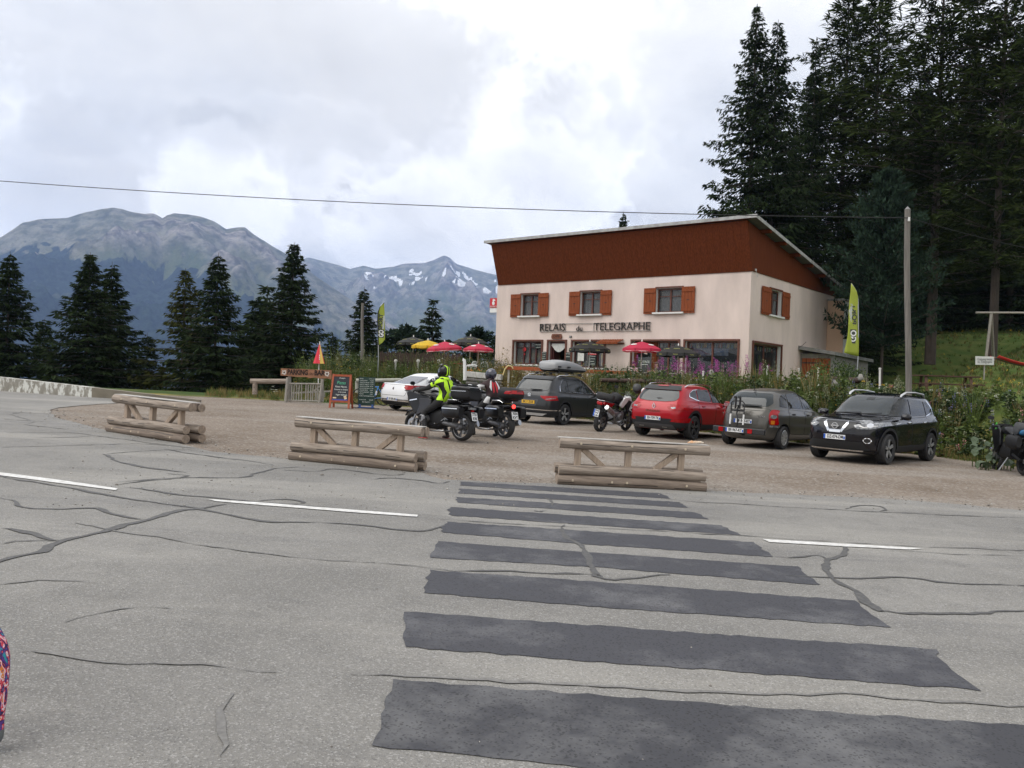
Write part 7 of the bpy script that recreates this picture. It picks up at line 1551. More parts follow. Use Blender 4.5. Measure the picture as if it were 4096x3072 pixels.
# ============================================================ roadside wall
def roadwall():
  tops = [(-500, 1455), (0, 1509), (366, 1550), (600, 1577), (800, 1600)]
  o = empty('roadside_wall', WALL_B[1], 0, 'low concrete parapet with flaking white paint round the bend at left', 'wall')
  WH = bpy.data.materials.new('flaking_whitewash'); WH.use_nodes = True; t = WH.node_tree; b_ = t.nodes['Principled BSDF']; b_.inputs['Roughness'].default_value = .9
  tc = N(t, 'ShaderNodeTexCoord'); mp = N(t, 'ShaderNodeMapping'); mp.inputs['Scale'].default_value = (1.2, 1.2, .55); n = N(t, 'ShaderNodeTexNoise'); n.inputs['Scale'].default_value = 3.2; n.inputs['Detail'].default_value = 9; n.inputs['Roughness'].default_value = .68
  t.links.new(tc.outputs['Object'], mp.inputs[0]); t.links.new(mp.outputs[0], n.inputs['Vector']); r = ramp(t, [(.47, (.58, .58, .54)), (.52, (.26, .245, .21)), (.7, (.20, .185, .155))]); t.links.new(n.outputs[0], r.inputs[0]); t.links.new(r.outputs[0], b_.inputs['Base Color'])
  CON = mat('bare_concrete', (.20, .175, .135), .9, var=.25, vscale=1.4, bump=.2, bscale=20)
  P = []
  for b0, tp in zip(WALL_B, tops):
    D = b0.y; z = at(tp[0], tp[1], D).z; P.append((b0, max(z, b0.z+.06)))
  for i in range(4):
    (a, za), (c, zc_) = P[i], P[i+1]; d = (c-a); d.z = 0; nn = Vector((-d.y, d.x, 0)).normalized()*.35
    if nn.y < 0: nn = -nn
    b = MB(); q = [Vector((a.x, a.y, a.z-.3)), Vector((c.x, c.y, c.z-.3)), Vector((c.x, c.y, zc_)), Vector((a.x, a.y, za))]; q = [v-o.location for v in q]
    if i == 2: q = q
    b.add(q+[v+nn for v in q], [(0, 1, 2, 3), (7, 6, 5, 4), (0, 4, 5, 1), (1, 5, 6, 2), (2, 6, 7, 3), (3, 7, 4, 0)])
    b.build('painted_section' if i < 2 else 'bare_section', WH if i < 2 else CON, o)
roadwall()

# ============================================================ gate, sign and boards
OLDW = mat('grey_old_wood', (.30, .28, .245), .9, var=.35, vscale=5, stretch=(6, 6, 1)); SIGNW = mat('sign_plank', (.27, .125, .065), .7, var=.4, vscale=3, stretch=(1, 6, 6)); PAINTW = mat('petal_white', (.66, .64, .6), .8); BURN = mat('burnt_letter', (.025, .012, .008), .8)
za = lambda x, y: (1100+x*.20796, 1440+y*.20796)
Dg = gp(*za(205, 812)).y
def Pz(x, y, D=None, off=0): return at(*za(x, y), (D or Dg)+off)
o = empty('parking_sign', Pz(240, 812), 0, 'rustic plank sign reading Parking du Bar above a small gate', 'sign'); L0 = Vector(o.location)
def loc(*ps): return [p-L0 for p in ps]
c4 = loc(Pz(115, 160), Pz(1092, 198), Pz(1087, 366), Pz(110, 300)); top = []; bot = []
for i in range(13):
  t = i/12; j = .025*mn.noise(Vector((i*.9, 3, 0))); top.append(c4[0].lerp(c4[1], t)+Vector((0, 0, j*.6))); bot.append(c4[3].lerp(c4[2], t)+Vector((0, 0, .05*mn.noise(Vector((i*.8, 7, 0))))))
ring = top+bot[::-1]; b = MB(); nn = len(ring); b.add([v+Vector((0, -.03, 0)) for v in ring]+[v+Vector((0, .03, 0)) for v in ring], [tuple(range(nn)), tuple(range(2*nn-1, nn-1, -1))]+[(i, i+nn, (i+1) % nn+nn, (i+1) % nn) for i in range(nn)])
sg = b.build('plank', SIGNW, o)
ax = (c4[1]-c4[0]).normalized(); nrm = Vector((0, -1, 0)); up_ = ax.cross(-nrm) if ax.cross(-nrm).z > 0 else -ax.cross(-nrm)
def sf(x, y): p = Pz(x, y)-L0; p.y = -.036; return frame(p, ax, (0, -1, 0))
text('sign_lettering', 'PARKING', .27, BURN, sf(440, 240), sg, fit=.80*Dg/33.3, ext=.003, bold=.012); text('sign_lettering', 'DU', .13, BURN, sf(708, 268), sg, fit=.14, ext=.003); text('sign_lettering', 'BAR', .27, BURN, sf(860, 255), sg, fit=.42, ext=.003, bold=.012)
for cx_, cy_, rr in ((182, 238, .115), (1005, 268, .125)):
  b = MB(); M4 = sf(cx_, cy_)
  for k in range(9):
    q = 6.283*k/9+.2; u, v = Vector((math.cos(q), math.sin(q), 0)), Vector((-math.sin(q), math.cos(q), 0)); L_ = rr*(1 if k % 2 else .8); vs = [u*.03, u*L_*.6+v*.022, u*L_, u*L_*.6-v*.022]
    b.add([M4 @ (x+Vector((0, 0, .002))) for x in vs], [(0, 1, 2, 3)])
  b.build('edelweiss', PAINTW, sg); b = MB(); b.add([M4 @ Vector((.028*math.cos(R(a)), .028*math.sin(R(a)), .006)) for a in range(0, 360, 30)], [tuple(range(12))]); b.build('flower_heart', BURN, sg)
for x, y0, y1 in ((280, 310, 800), (905, 350, 800)): b = MB(); b.tube(loc(Pz(x, y0, off=.08), Pz(x+3, y1, off=.08)), .065, 9); b.build('sign_post', OLDW, o, sm=50)
g = empty('wooden_gate', Pz(200, 815, off=-.1), 0, 'small grey stake gate under the parking sign', 'gate'); L0 = Vector(g.location)
for p0, p1 in (((243, 335), (205, 812)), ((918, 372), (855, 820))): b = MB(); b.tube(loc(Pz(*p0, off=-.1), Pz(*p1, off=-.1)), [.055, .065], 9); b.build('gate_post', OLDW, g, sm=50)
for a_, c_ in (((262, 452), (888, 462)), ((228, 775), (920, 795))): b = MB(); b.tube(loc(Pz(*a_, off=-.06), Pz(*c_, off=-.06)), .032, 7); b.build('gate_rail', OLDW, g, sm=50)
for i, (x0, x1) in enumerate(((278, 262), (325, 318), (372, 358), (420, 408), (468, 455), (512, 508), (600, 590), (642, 636), (692, 684), (740, 720), (784, 776), (826, 806))):
  b = MB(); b.tube(loc(Pz(x0, 455, off=-.04), Pz(x1, 782, off=-.04)), .026, 6); b.build('stake', OLDW, g, sm=50)
def logthing(name, label, cat, pts, r, m=OLDW, posts=(), group=None):
  o = empty(name, pts[0], 0, label, cat, group); L0 = Vector(pts[0]); b = MB(); b.tube([Vector(p)-L0 for p in pts], r, 10); b.build('rail', m, o, sm=50)
  for a, c, rr in posts: b = MB(); b.tube([Vector(a)-L0, Vector(c)-L0], rr, 9); b.build('post', m, o, sm=50)
  return o
z7 = lambda x, y: (1000+x*.45208, 1150+y*.45208)
logthing('log_rail', 'round log rail fence left of the parking sign', 'fence', [at(*z7(5, 828), Dg+.5), at(*z7(170, 830), Dg+.5), at(*z7(355, 830), Dg+.5)], .105, LOG, [(at(*z7(45, 835), Dg+.5), at(*z7(42, 945), Dg+.5), .10), (at(*z7(345, 835), Dg+.6), at(*z7(350, 950), Dg+.6), .09)])
logthing('log_rail', 'pale round log rail behind the blue bicycle', 'fence', [at(*z7(940, 822), 35.5), at(*z7(1130, 822), 35.5), at(*z7(1340, 818), 35.5)], .08, mat('pale_log', (.36, .36, .31), .8, var=.2, vscale=4), [(at(*z7(945, 828), 35.6), at(*z7(945, 930), 35.6), .07), (at(*z7(1320, 828), 35.6), at(*z7(1320, 900), 35.6), .07)])
bq = empty('plank_bench', at(*z7(330, 935), Dg+2), 0, 'rough plank bench behind the stake gate', 'bench'); L0 = Vector(bq.location)
b = MB(); b.bar(at(*z7(335, 935), Dg+2)-L0, at(*z7(720, 918), Dg+2.4)-L0, .3, .06); b.build('seat', OLDW, bq)
for x, y in ((380, 938), (650, 930)): b = MB(); b.tube([at(*z7(x, y), Dg+2)-L0, at(*z7(x, y+40), Dg+2)-L0], .07, 8); b.build('leg', OLDW, bq)
b = MB(); b.bar(at(*z7(565, 915), Dg+1.5)-L0, at(*z7(625, 868), Dg+1.5)-L0, .06, .06); b.build('brace', OLDW, bq)

def a_board():
  p = gp(*za(1270, 925)); o = empty('chalkboard_stand', p, R(-6), 'red-framed A-shaped chalkboard advertising pizzas', 'board')
  RED = mat('red_stain', (.33, .07, .025), .55, var=.2, vscale=5); H = 1.24; lean = .24; wb, wt = .355, .325
  def fr(s, nm):
    def q(x, t): return Vector((x, s*lean*(1-t), H*t))
    for sx in (1, -1): b = MB(); b.bar(q(sx*wb, 0), q(sx*wt, 1), .07, .035, up=(0, 1, 0)); b.build('leg', RED, o)
    for t in (.965, .20): b = MB(); b.bar(q(-wb, t)+Vector((0, s*.002, 0)), q(wb, t)+Vector((0, s*.002, 0)), .075, .032, up=(0, 1, 0)); b.build('rail', RED, o)
    b = MB(); vs = [q(-.30, .23), q(.30, .23), q(.30, .93), q(-.30, .93)]; b.add([v-Vector((0, s*.012, 0)) for v in vs]+[v-Vector((0, s*.004, 0)) for v in vs], [(0, 1, 2, 3), (7, 6, 5, 4), (0, 4, 5, 1), (1, 5, 6, 2), (2, 6, 7, 3), (3, 7, 4, 0)])
    return b.build('slate', mat('black_slate', (.012, .013, .022), .6), o), q
  sl, q = fr(-1, 'front'); fr(1, 'back')
  up = (q(0, 1)-q(0, 0)).normalized(); nz = Vector((1, 0, 0)).cross(up)
  if nz.y > 0: nz = -nz
  def TM(x, t): return frame(q(x, t)+nz*.018, (1, 0, 0), nz)
  GRN = mat('green_chalk', (.10, .42, .25), .9)
  for s, t, sz, w_, m, x in (('Orangina', .885, .06, .22, CHALK, .02), ('Pizzas', .745, .17, .32, GRN, 0), ('Faites Maison,', .63, .09, .44, CHALK, .01), ('Tomettes et d\'Italien', .545, .07, .50, CHALK, .01), ('et la mozza,', .475, .07, .30, CHALK, .06), ('Vegan Italienne', .395, .08, .42, CHALK, .04)):
    text('chalk_line', s, sz, m, TM(x, t), sl, ext=.002, fit=w_, shear=.15)
  b = MB(); b.box((0, 0, .004), (.58, .04, .004)); b.xf(TM(0, .245)); b.build('blue_band', mat('blue_print', (.03, .05, .30)), sl)
  b = MB(); b.box((.20, .02, .004), (.10, .13, .004), Matrix.Rotation(.3, 3, 'Z')); b.box((-.2, -.0, .004), (.13, .05, .004)); b.xf(TM(0, .30)); b.build('print_patch', mat('print_white', (.62, .6, .55), .8, c2=(.55, .3, .05), vscale=20), sl)
a_board()
def menu_board():
  p = gp(*za(1750, 935)); o = empty('menu_stand', p, R(-2), 'dark green menu board on a blue metal stand', 'board'); BLU = mat('blue_steel', (.04, .10, .32), .5)
  z0, z1, w_ = .12, 1.18, .30; b = MB(); b.box((0, 0, (z0+z1)/2), (2*w_, .03, z1-z0)); bd = b.build('panel', mat('green_board', (.006, .035, .026), .55, var=.3, vscale=4), o)
  b = MB()
  for x in (-w_, w_): b.box((x, 0, (z0+z1)/2), (.022, .045, z1-z0))
  b.box((0, 0, z0), (2*w_, .045, .022)); b.build('frame', mat('board_frame', (.03, .05, .05), .5), o)
  for x in (-.24, .24): b = MB(); b.box((x, .0, .08), (.08, .05, .16)); b.build('foot', BLU, o); b = MB(); b.bar((x-.28, -.02 if x < 0 else .0, .02), (x+.30, .02 if x < 0 else -.18, .02), .05, .03); b.build('base_bar', mat('dark_steel', (.03, .035, .05), .5), o)
  b = MB(); b.box((0, 0, .045), (.62, .06, .03)); b.build('base_rail', BLU, o)
  LN = [('PIZZA', 'a 7 & 10'), ('CHARCUTERIE', '10,50'), ('ASSIETTE MIXTE', '12,50'), ('ASSIETTE COMPLETE', '13,50'), ('SALADE & CHEVRE', '9,50'), ('SALADE du TELEGRAPHE', '11,50'), ('SALADE VERTE', '4,50'), ('ASSIETTE de BEAUFORT', '6,50'), ('FRITES', '4,50'), ('PANINI CANNIBALE', '6,50 5,50'), ('', ''), ('SANDWICHES', '4a6,50')]
  for i, (a, c) in enumerate(LN):
    z = z1-.06-i*.072
    if a: text('chalk_line', a, .05, CHALK, frame((-.27, -.018, z), (1, 0, 0), (0, -1, 0)), bd, ext=.002, align='LEFT', fit=min(.36, .026*len(a))); text('chalk_line', c, .05, CHALK, frame((.18, -.018, z), (1, 0, 0), (0, -1, 0)), bd, ext=.002, fit=.026*len(c))
  text('chalk_line', 'Bon Appetit !', .06, CHALK, frame((0, -.018, z0+.13), (1, 0, 0), (0, -1, 0)), bd, ext=.002, shear=.2, fit=.30)
menu_board()
def bicycle():
  p = at(*za(1700, 500), 34.2); gx = Vector((p.x+.28, 34.6, G(p.x, 34.6))); o = empty('bicycle', gx, R(180), 'bright blue road bicycle leaning on the log rail behind the menu board', 'bicycle'); o.rotation_euler = (R(9), 0, R(178)); BL = mat('bicycle_blue', (.02, .22, .62), .3, coat=.6)
  for x in (.50, -.50):
    b = MB(); b.lathe([(.33, -.012), (.345, 0), (.33, .012), (.318, 0)], 36, 'y', closed=True); wv = b.build('wheel', RUBBER, o, sm=50); wv.location = (x, 0, .345)
    b = MB(); b.lathe([(.300, -.01), (.318, -.008), (.318, .008), (.300, .01)], 36, 'y', closed=True); b.build('rim', BMATT, wv)
    b = MB()
    for k in range(14): q = 6.283*k/14; b.tube([(0, .02*(-1)**k, 0), (.31*math.cos(q), 0, .31*math.sin(q))], .0018, 3, cap=False)
    b.build('spokes', STEEL, wv)
  def T_(nm, pts, r, m=BL): b = MB(); b.tube(pts, r, 8); b.build(nm, m, o, sm=60)
  bb, st, hd, hl = (-.08, 0, .28), (-.25, 0, .80), (.33, 0, .84), (.36, 0, .70)
  T_('down_tube', [hl, bb], .022); T_('seat_tube', [bb, st], .018); T_('top_tube', [(-.235, 0, .76), (.335, 0, .80)], .018); T_('head_tube', [hd, hl], .022)
  for s in (1, -1): T_('chain_stay', [bb, (-.50, s*.05, .345)], .010); T_('seat_stay', [(-.235, 0, .74), (-.50, s*.05, .345)], .009); T_('fork_blade', [hl, (.42, s*.045, .45), (.50, s*.045, .345)], .012, BMATT); T_('drop_bar', [(.38, 0, .93), (.38, s*.19, .93), (.47, s*.21, .92), (.50, s*.21, .86), (.44, s*.21, .80), (.38, s*.21, .79)], .014, BMATT); T_('brake_hood', [(.47, s*.21, .93), (.53, s*.21, .97)], .017, BMATT)
  T_('seat_post', [st, (-.29, 0, .94)], .014, BMATT); T_('stem', [hd, (.345, 0, .90), (.38, 0, .93)], .015, BMATT)
  b = MB(); b.loft([(-.42, 0, .96, .07, .02, 2.4), (-.32, 0, .965, .06, .02, 2.4), (-.16, 0, .955, .02, .015, 2.4)], 10); b.build('saddle', BMATT, o, sm=60)
  for x, z, in ((.10, .50), (-.17, .52)): b = MB(); b.tube([(x, 0, z-.09), (x+.01*(1 if x < 0 else -4)*-1, 0, z+.08)], .035, 10); b.build('bottle', mat('bottle_plastic', (.55, .56, .6), .4), o)
  b = MB(); b.lathe([(.07, -.004), (.095, -.004), (.095, .004), (.07, .004)], 24, 'y', closed=True, c=(-.08, -.04, .28)); b.tube([(-.08, -.05, .28), (.05, -.06, .17)], .01, 6); b.build('crankset', BMATT, o)
bicycle()

# ============================================================ poles, wire, banners
POLEM = mat('pole_wood', (.17, .157, .138), .9, var=.35, vscale=3, stretch=(8, 8, .4), bump=.3, bscale=10)
def pole(name, label, pb, pt, r0, r1, cap=False):
  o = empty(name, pb, 0, label, 'pole'); b = MB(); d = pt-pb; n = 8; b.tube([d*(i/n)+Vector((.02*math.sin(i*.8), 0, 0)) for i in range(n+1)], [r0+(r1-r0)*i/n for i in range(n+1)], 14); b.build('shaft', POLEM, o, sm=50)
  if cap: b = MB(); b.lathe([(0, .10), (r1*1.05, 0), (r1*.9, -.01)], 12, 'z', c=d); b.build('cap', mat('zinc_cap', (.2, .2, .2), .6), o); b = MB(); b.box(d+Vector((0, -.12, -.32)), (.05, .05, .12)); b.build('insulator', WHITE, o)
  return o
PB = at(3636, 1640, 26); PB.z = T(PB.x, PB.y)-.2; PTOP = at(3630, 838, 26)
pole('utility_pole', 'tall weathered wooden utility pole behind the black SUV', PB, PTOP, .095, .085, True)
pole('wooden_post', 'thin weathered post in front of the pointed spruce left of the terrace', at(1446, 1470, 45), at(1451, 1212, 45), .085, .07)
wl = at(-420, 690, 31); wr = PTOP-Vector((0, .12, .28)); pts = []
for i in range(25):
  t = i/24; q = wl.lerp(wr, t); q.z -= .50*4*t*(1-t)*.62; pts.append(q)
pts2 = [wr.lerp(wr+Vector((14, 3, -1.0)), t/8)-Vector((0, 0, .4*4*(t/8)*(1-t/8))) for t in range(1, 9)]
b = MB(); b.tube([p-wl for p in pts], .014, 5); b.tube([wr-wl]+[p-wl for p in pts2], .010, 5); o = b.build('overhead_wire', INK, None); o.location = wl; tag(o, 'thin black overhead wire strung to the utility pole', 'wire')
LIME = mat('lime_banner', (.40, .46, .06), .7, var=.08, vscale=1.5, trans=.25)
def banner(D, outline, pole_px, label, mirror, lett, sleeve):
  base = at(*pole_px[0], D); base.z = min(base.z, T(base.x, base.y)); o = empty('feather_banner', base, 0, label, 'banner', 'lime feather banners')
  P = [at(*p, D)-base for p in outline]
  bm = bmesh.new(); f = bm.faces.new([bm.verts.new((p.x, p.z, 0)) for p in P]); lo = min(p.z for p in P); hi = max(p.z for p in P)
  for i in range(1, 16): bmesh.ops.bisect_plane(bm, geom=bm.verts[:]+bm.edges[:]+bm.faces[:], plane_co=(0, lo+(hi-lo)*i/16, 0), plane_no=(0, 1, 0))
  x0 = min(p.x for p in P); x1 = max(p.x for p in P)
  for i in range(1, 5): bmesh.ops.bisect_plane(bm, geom=bm.verts[:]+bm.edges[:]+bm.faces[:], plane_co=(x0+(x1-x0)*i/5, 0, 0), plane_no=(1, 0, 0))
  def wave(x, z): return .05*math.sin(z*2.3+x*3)+.03*math.sin(x*9+z*1.2)
  for v in bm.verts: x, z = v.co.x, v.co.y; v.co = Vector((x, wave(x, z), z))
  me = bpy.data.meshes.new('cloth'); bm.to_mesh(me); bm.free(); me.materials.append(LIME); me.polygons.foreach_set('use_smooth', [True]*len(me.polygons)); c = bpy.data.objects.new('cloth', me); col.objects.link(c); c.parent = o; so = c.modifiers.new('th', 'SOLIDIFY'); so.thickness = .006
  b = MB(); b.tube([Vector((0, 0, 0))]+[at(*p, D)-base for p in pole_px], .022, 8); b.build('mast', STEEL, o, sm=50)
  if sleeve: b = MB(); b.tube([at(*p, D)-base for p in sleeve], .055, 8, flat=.4); b.build('sleeve', BMATT, o, sm=50)
  for s, px, sz, m, fitw in lett:
    p = at(*px, D)-base; p.y = wave(p.x, p.z)-.03; zd = Vector((0, -1, 0)); xd = Vector((.03, 0, 1))
    M4 = frame(p, xd, zd)
    if mirror: M4 = M4 @ Matrix.Diagonal((1, -1, 1, 1))
    if s == '#':
      b = MB(); b.box((0, 0, 0), (fitw, sz, .01)); b.xf(M4 @ Matrix.Translation((0, 0, -.004))); b.build('logo_patch', m, c)
    else: text('banner_lettering', s, sz, m, M4, c, ext=.004, fit=fitw, bold=.01)
DK = mat('banner_dark', (.05, .055, .05), .7); GYL = mat('banner_grey', (.50, .52, .48), .7)
z5b = lambda x, y: (3300+x*.5785, 1000+y*.5785)
banner(38, [z5b(*p) for p in ((180, 232), (200, 258), (217, 290), (226, 330), (230, 420), (232, 560), (231, 735), (180, 725), (133, 710), (150, 600), (163, 480), (172, 360), (178, 290))], [z5b(221, 860), z5b(229, 735), z5b(231, 560), z5b(228, 340), z5b(216, 285), z5b(198, 255), z5b(181, 230)], 'large lime-green feather banner seen from behind, beside the inn\'s right end', True, [('#', z5b(190, 597), .26, DK, .62), ('GO', z5b(190, 595), .36, WHITE, .52), ('SPORT', z5b(204, 458), .30, DK, 1.08), ('montagne', z5b(182, 455), .19, GYL, 1.08)], None)
banner(42, [z7(*p) for p in ((1188, 135), (1192, 260), (1194, 400), (1194, 460), (1170, 492), (1140, 512), (1134, 420), (1130, 300), (1133, 230), (1145, 185), (1165, 155))], [z7(1136, 615), z7(1135, 500), z7(1131, 380), z7(1128, 260), z7(1136, 205), z7(1155, 165), z7(1188, 132)], 'lime-green feather banner with black sleeve left of the terrace', False, [('#', z7(1163, 408), .26, DK, .40), ('GO', z7(1163, 408), .34, WHITE, .34), ('SPORT', z7(1158, 305), .26, DK, .80), ('montagne', z7(1180, 308), .14, GYL, .66)], [z7(1138, 510), z7(1133, 400), z7(1129, 280), z7(1133, 222), z7(1148, 178), z7(1188, 135)])

# ============================================================ parasols and terrace furniture
PRED = mat('parasol_red', (.58, .035, .085), .75, var=.08, vscale=2, trans=.3); PBLK = mat('parasol_black', (.014, .014, .013), .75, var=.15, vscale=3); PYEL = mat('parasol_yellow', (.75, .50, .03), .75, trans=.3); PWHT = mat('parasol_white', (.75, .75, .72), .7); LOGOY = mat('logo_yellow', (.45, .45, .14), .7)
TERR = 1.62
def parasol(px, py, D, rad, m, label, logo=None, trim=None, tilt=(0, 0), hgt=None, panel=None):
  a = at(px, py, D); gz_ = max(TERR, min(T(a.x, a.y), 2.2)); H = a.z-gz_
  o = empty('parasol', (a.x, a.y, gz_), rnd.uniform(0, .7), label, 'parasol', 'open cafe parasols'); n = 8; top = Vector((0, 0, H)); b = MB(); eav = H-.36*rad; ring = []; ring2 = []; tx, ty = tilt
  for k in range(n*3):
    q = 6.283*k/(n*3); f = 1-.035*abs(math.sin(q*n/2)); d = Vector((math.cos(q)*rad*f, math.sin(q)*rad*f, 0)); ring2.append(d*.55+Vector((0, 0, H-.145*rad))); ring.append(d+Vector((0, 0, eav-.02*abs(math.sin(q*n/2)))))
  sh = lambda v: v+Vector((0, 0, v.x*tx+v.y*ty)); N3 = n*3; vs = [top]+ring2+ring
  for k in range(N3): b.add([sh(v) for v in (top, ring2[k], ring2[(k+1) % N3])], [(0, 1, 2)]); b.add([sh(v) for v in (ring2[k], ring[k], ring[(k+1) % N3], ring2[(k+1) % N3])], [(0, 1, 2, 3)])
  me = b.mesh('canopy', m); bm = bmesh.new(); bm.from_mesh(me); bmesh.ops.remove_doubles(bm, verts=bm.verts, dist=1e-4); bm.to_mesh(me); bm.free(); shade(me, 50); cp = bpy.data.objects.new('canopy', me); col.objects.link(cp); cp.parent = o
  b = MB()
  for k in range(n):
    q0, q1 = 6.283*k/n+.02, 6.283*(k+1)/n-.02; seg = []
    for i in range(5):
      q = q0+(q1-q0)*i/4; f = 1-.035*abs(math.sin(q*n/2)); seg.append(sh(Vector((math.cos(q)*rad*f, math.sin(q)*rad*f, eav-.02*abs(math.sin(q*n/2))))))
    lowr = [v+Vector((v.x*.02, v.y*.02, -.17*rad*(1-.12*abs(i-2)/2))) for i, v in enumerate(seg)]
    for i in range(4): b.add([seg[i], seg[i+1], lowr[i+1], lowr[i]], [(0, 1, 2, 3)])
  b.build('valance', m, o)
  if trim:
    b = MB()
    for k in range(n):
      q0, q1 = 6.283*k/n+.02, 6.283*(k+1)/n-.02; b.tube([sh(Vector((math.cos(q)*rad*.985*1.02, math.sin(q)*rad*.985*1.02, eav-.16*rad))) for q in (q0, (q0+q1)/2, q1)], .010, 4)
    b.build('piping', trim, o)
  if logo:
    for k in range(n):
      q = 6.283*(k+.5)/n; d = Vector((math.cos(q), math.sin(q), 0)); sl = Vector((0, 0, 1))*.9+d*.35; 
      if sl.length: text('logo', logo, .13*rad, LOGOY, frame(sh(d*rad*.62+Vector((0, 0, H-.185*rad)))+sl.normalized()*.015, Vector((-d.y, d.x, 0)), sl), cp, ext=.001, fit=.30*rad, shear=.2); text('logo', logo, .07*rad, LOGOY, frame(sh(d*rad*1.0+Vector((0, 0, eav-.085*rad))), Vector((-d.y, d.x, 0)), d), cp, ext=.001, fit=.22*rad, shear=.2)
  if panel:
    for k in range(0, n, 2):
      q = 6.283*(k+.5)/n; d = Vector((math.cos(q), math.sin(q), 0)); sl = (Vector((0, 0, 1))*.9+d*.35).normalized(); M4 = frame(sh(d*rad*.6+Vector((0, 0, H-.18*rad)))+sl*.012, Vector((-d.y, d.x, 0)), sl); b = MB(); b.add([M4 @ Vector((.2*rad*math.cos(R(t)), .09*rad*math.sin(R(t)), 0)) for t in range(0, 360, 24)], [tuple(range(15))]); b.build('logo', panel, cp)
  b = MB(); b.tube([(0, 0, 0), (0, 0, H+.02)], .022, 8); b.build('pole', PWHT, o, sm=50); b = MB(); b.tube([(0, 0, H-.01), (0, 0, H+.06), (0, 0, H+.11)], [.03, .035, .008], 8); b.build('finial', PWHT, o, sm=50)
  b = MB()
  for k in range(n): q = 6.283*k/n; b.tube([sh(Vector((0, 0, H-.06))), sh(Vector((math.cos(q)*rad*.97, math.sin(q)*rad*.97, eav-.03)))], .008, 4)
  b.build('ribs', STEEL, o); b = MB(); b.lathe([(0, 0), (.22, 0), (.22, .05), (.04, .09), (.04, .25)], 16, 'z'); b.build('foot', mat('concrete_foot', (.3, .3, .28), .9), o)
  return o
LB = 'Vedette'
parasol(2360, 1366, 44.6, 1.08, PBLK, 'black printed parasol standing nearest the cafe door', LB)
parasol(2568, 1366, 42.0, .98, PRED, 'red parasol in front of the entrance, between two black ones', None, PWHT, panel=PWHT, tilt=(.0, 0))
parasol(2714, 1382, 41.0, 1.04, PBLK, 'black printed parasol before the wide window with flags', LB)
parasol(z7(1447, 0)[0], z7(0, 437)[1], 48.5, .95, PBLK, 'leftmost black parasol of the garden terrace', LB)
parasol(z7(1575, 0)[0], z7(0, 466)[1], 47.5, .90, PYEL, 'yellow parasol on the garden terrace', 'Ricard')
parasol(z7(1722, 0)[0], z7(0, 478)[1], 46.5, .98, PRED, 'larger red parasol next to the yellow one', None, PWHT, panel=PWHT, tilt=(.10, 0))
parasol(z7(1952, 0)[0], z7(0, 430)[1], 48.0, 1.08, PBLK, 'black parasol nearest the inn\'s left corner', LB)
parasol(z7(2022, 0)[0], z7(0, 497)[1], 45.5, .82, PRED, 'smaller red parasol below the black one by the inn', None, PWHT, panel=PWHT)
def closed_parasol():
  a = at(*z7(617, 488), 36.5); gz_ = T(a.x, a.y); o = empty('closed_parasol', (a.x, a.y, gz_), 0, 'folded red and yellow parasol on a white pole behind the parking sign', 'parasol'); H = a.z-gz_; b = MB(); n = 16
  for k in range(n):
    q0, q1 = 6.283*(k-10)/n, 6.283*(k-9)/n; r0 = .25*(1 if k % 2 else .86); r1 = .25*(.86 if k % 2 else 1); b.cm = 0 if (k-2) % 8 < 5 else 1; b.add([(0, 0, H), (math.cos(q0)*r0, math.sin(q0)*r0, H-.90), (math.cos(q1)*r1, math.sin(q1)*r1, H-.90)], [(0, 1, 2)])
  b.build('canopy', [mat('fold_red', (.60, .03, .05), .7), mat('fold_yellow', (.75, .52, .12), .7)], o); b = MB(); b.tube([(0, 0, 0), (0, 0, H+.05)], .02, 8); b.build('pole', PWHT, o)
  for k in range(3): b = MB(); b.box((.06, -.2, H-.55-.08*k), (.03, .01, .05)); b.build('print', PWHT, o)
closed_parasol()
PLW = mat('white_plastic', (.70, .70, .68), .4); DKC = mat('dark_wicker', (.025, .023, .022), .6); REDC = mat('red_cloth', (.50, .03, .04), .8)
def chair(p, rz, m, label, group):
  o = empty('terrace_chair', p, rz, label, 'chair', group)
  for sx in (1, -1):
    for sy in (1, -1): b = MB(); b.tube([(sx*.22, sy*.22, 0), (sx*.19, sy*.20, .44)], .018, 6); b.build('leg', m, o)
    b = MB(); b.tube([(sx*.19, -.20, .44), (sx*.23, -.24, .66), (sx*.25, .0, .66), (sx*.22, .22, .62)], .018, 6); b.build('armrest', m, o, sm=50)
  b = MB(); b.box((0, 0, .44), (.42, .44, .03)); b.build('seat', m, o, bevel=.01)
  b = MB(); b.tube([(-.20, .21, .44), (-.21, .27, .70), (-.15, .31, .86), (0, .32, .89), (.15, .31, .86), (.21, .27, .70), (.20, .21, .44)], .02, 6)
  for x in (-.12, -.04, .04, .12): b.tube([(x, .215, .45), (x, .305, .86)], .013, 5)
  b.build('backrest', m, o, sm=50)
def table(p, rz, m, label, group, cloth=None, w_=.8):
  o = empty('terrace_table', p, rz, label, 'table', group); b = MB(); b.box((0, 0, .73), (w_, w_, .03)); b.build('top', m, o, bevel=.01)
  for sx in (1, -1):
    for sy in (1, -1): b = MB(); b.tube([(sx*w_*.42, sy*w_*.42, 0), (sx*w_*.38, sy*w_*.38, .72)], .02, 6); b.build('leg', m, o)
  return o
def ter(px, D): v = at(px, 1500, D); return Vector((v.x, v.y, TERR))
for i, (px, D, lb) in enumerate([(2130, 43.5, 'cafe table left of the roof box, before the curtained window'), (2335, 43.0, 'cafe table under the parasol by the cafe door'), (2455, 41.5, 'cafe table behind the middle of the orange rail'), (2575, 41.0, 'cafe table where two people sit under the red parasol'), (2720, 40.0, 'cafe table under the black parasol at the wide window')]): table(ter(px, D), .6+i*.1, mat('table_top', (.35, .33, .3), .5) if i != 1 else WHITE, lb, 'terrace tables')
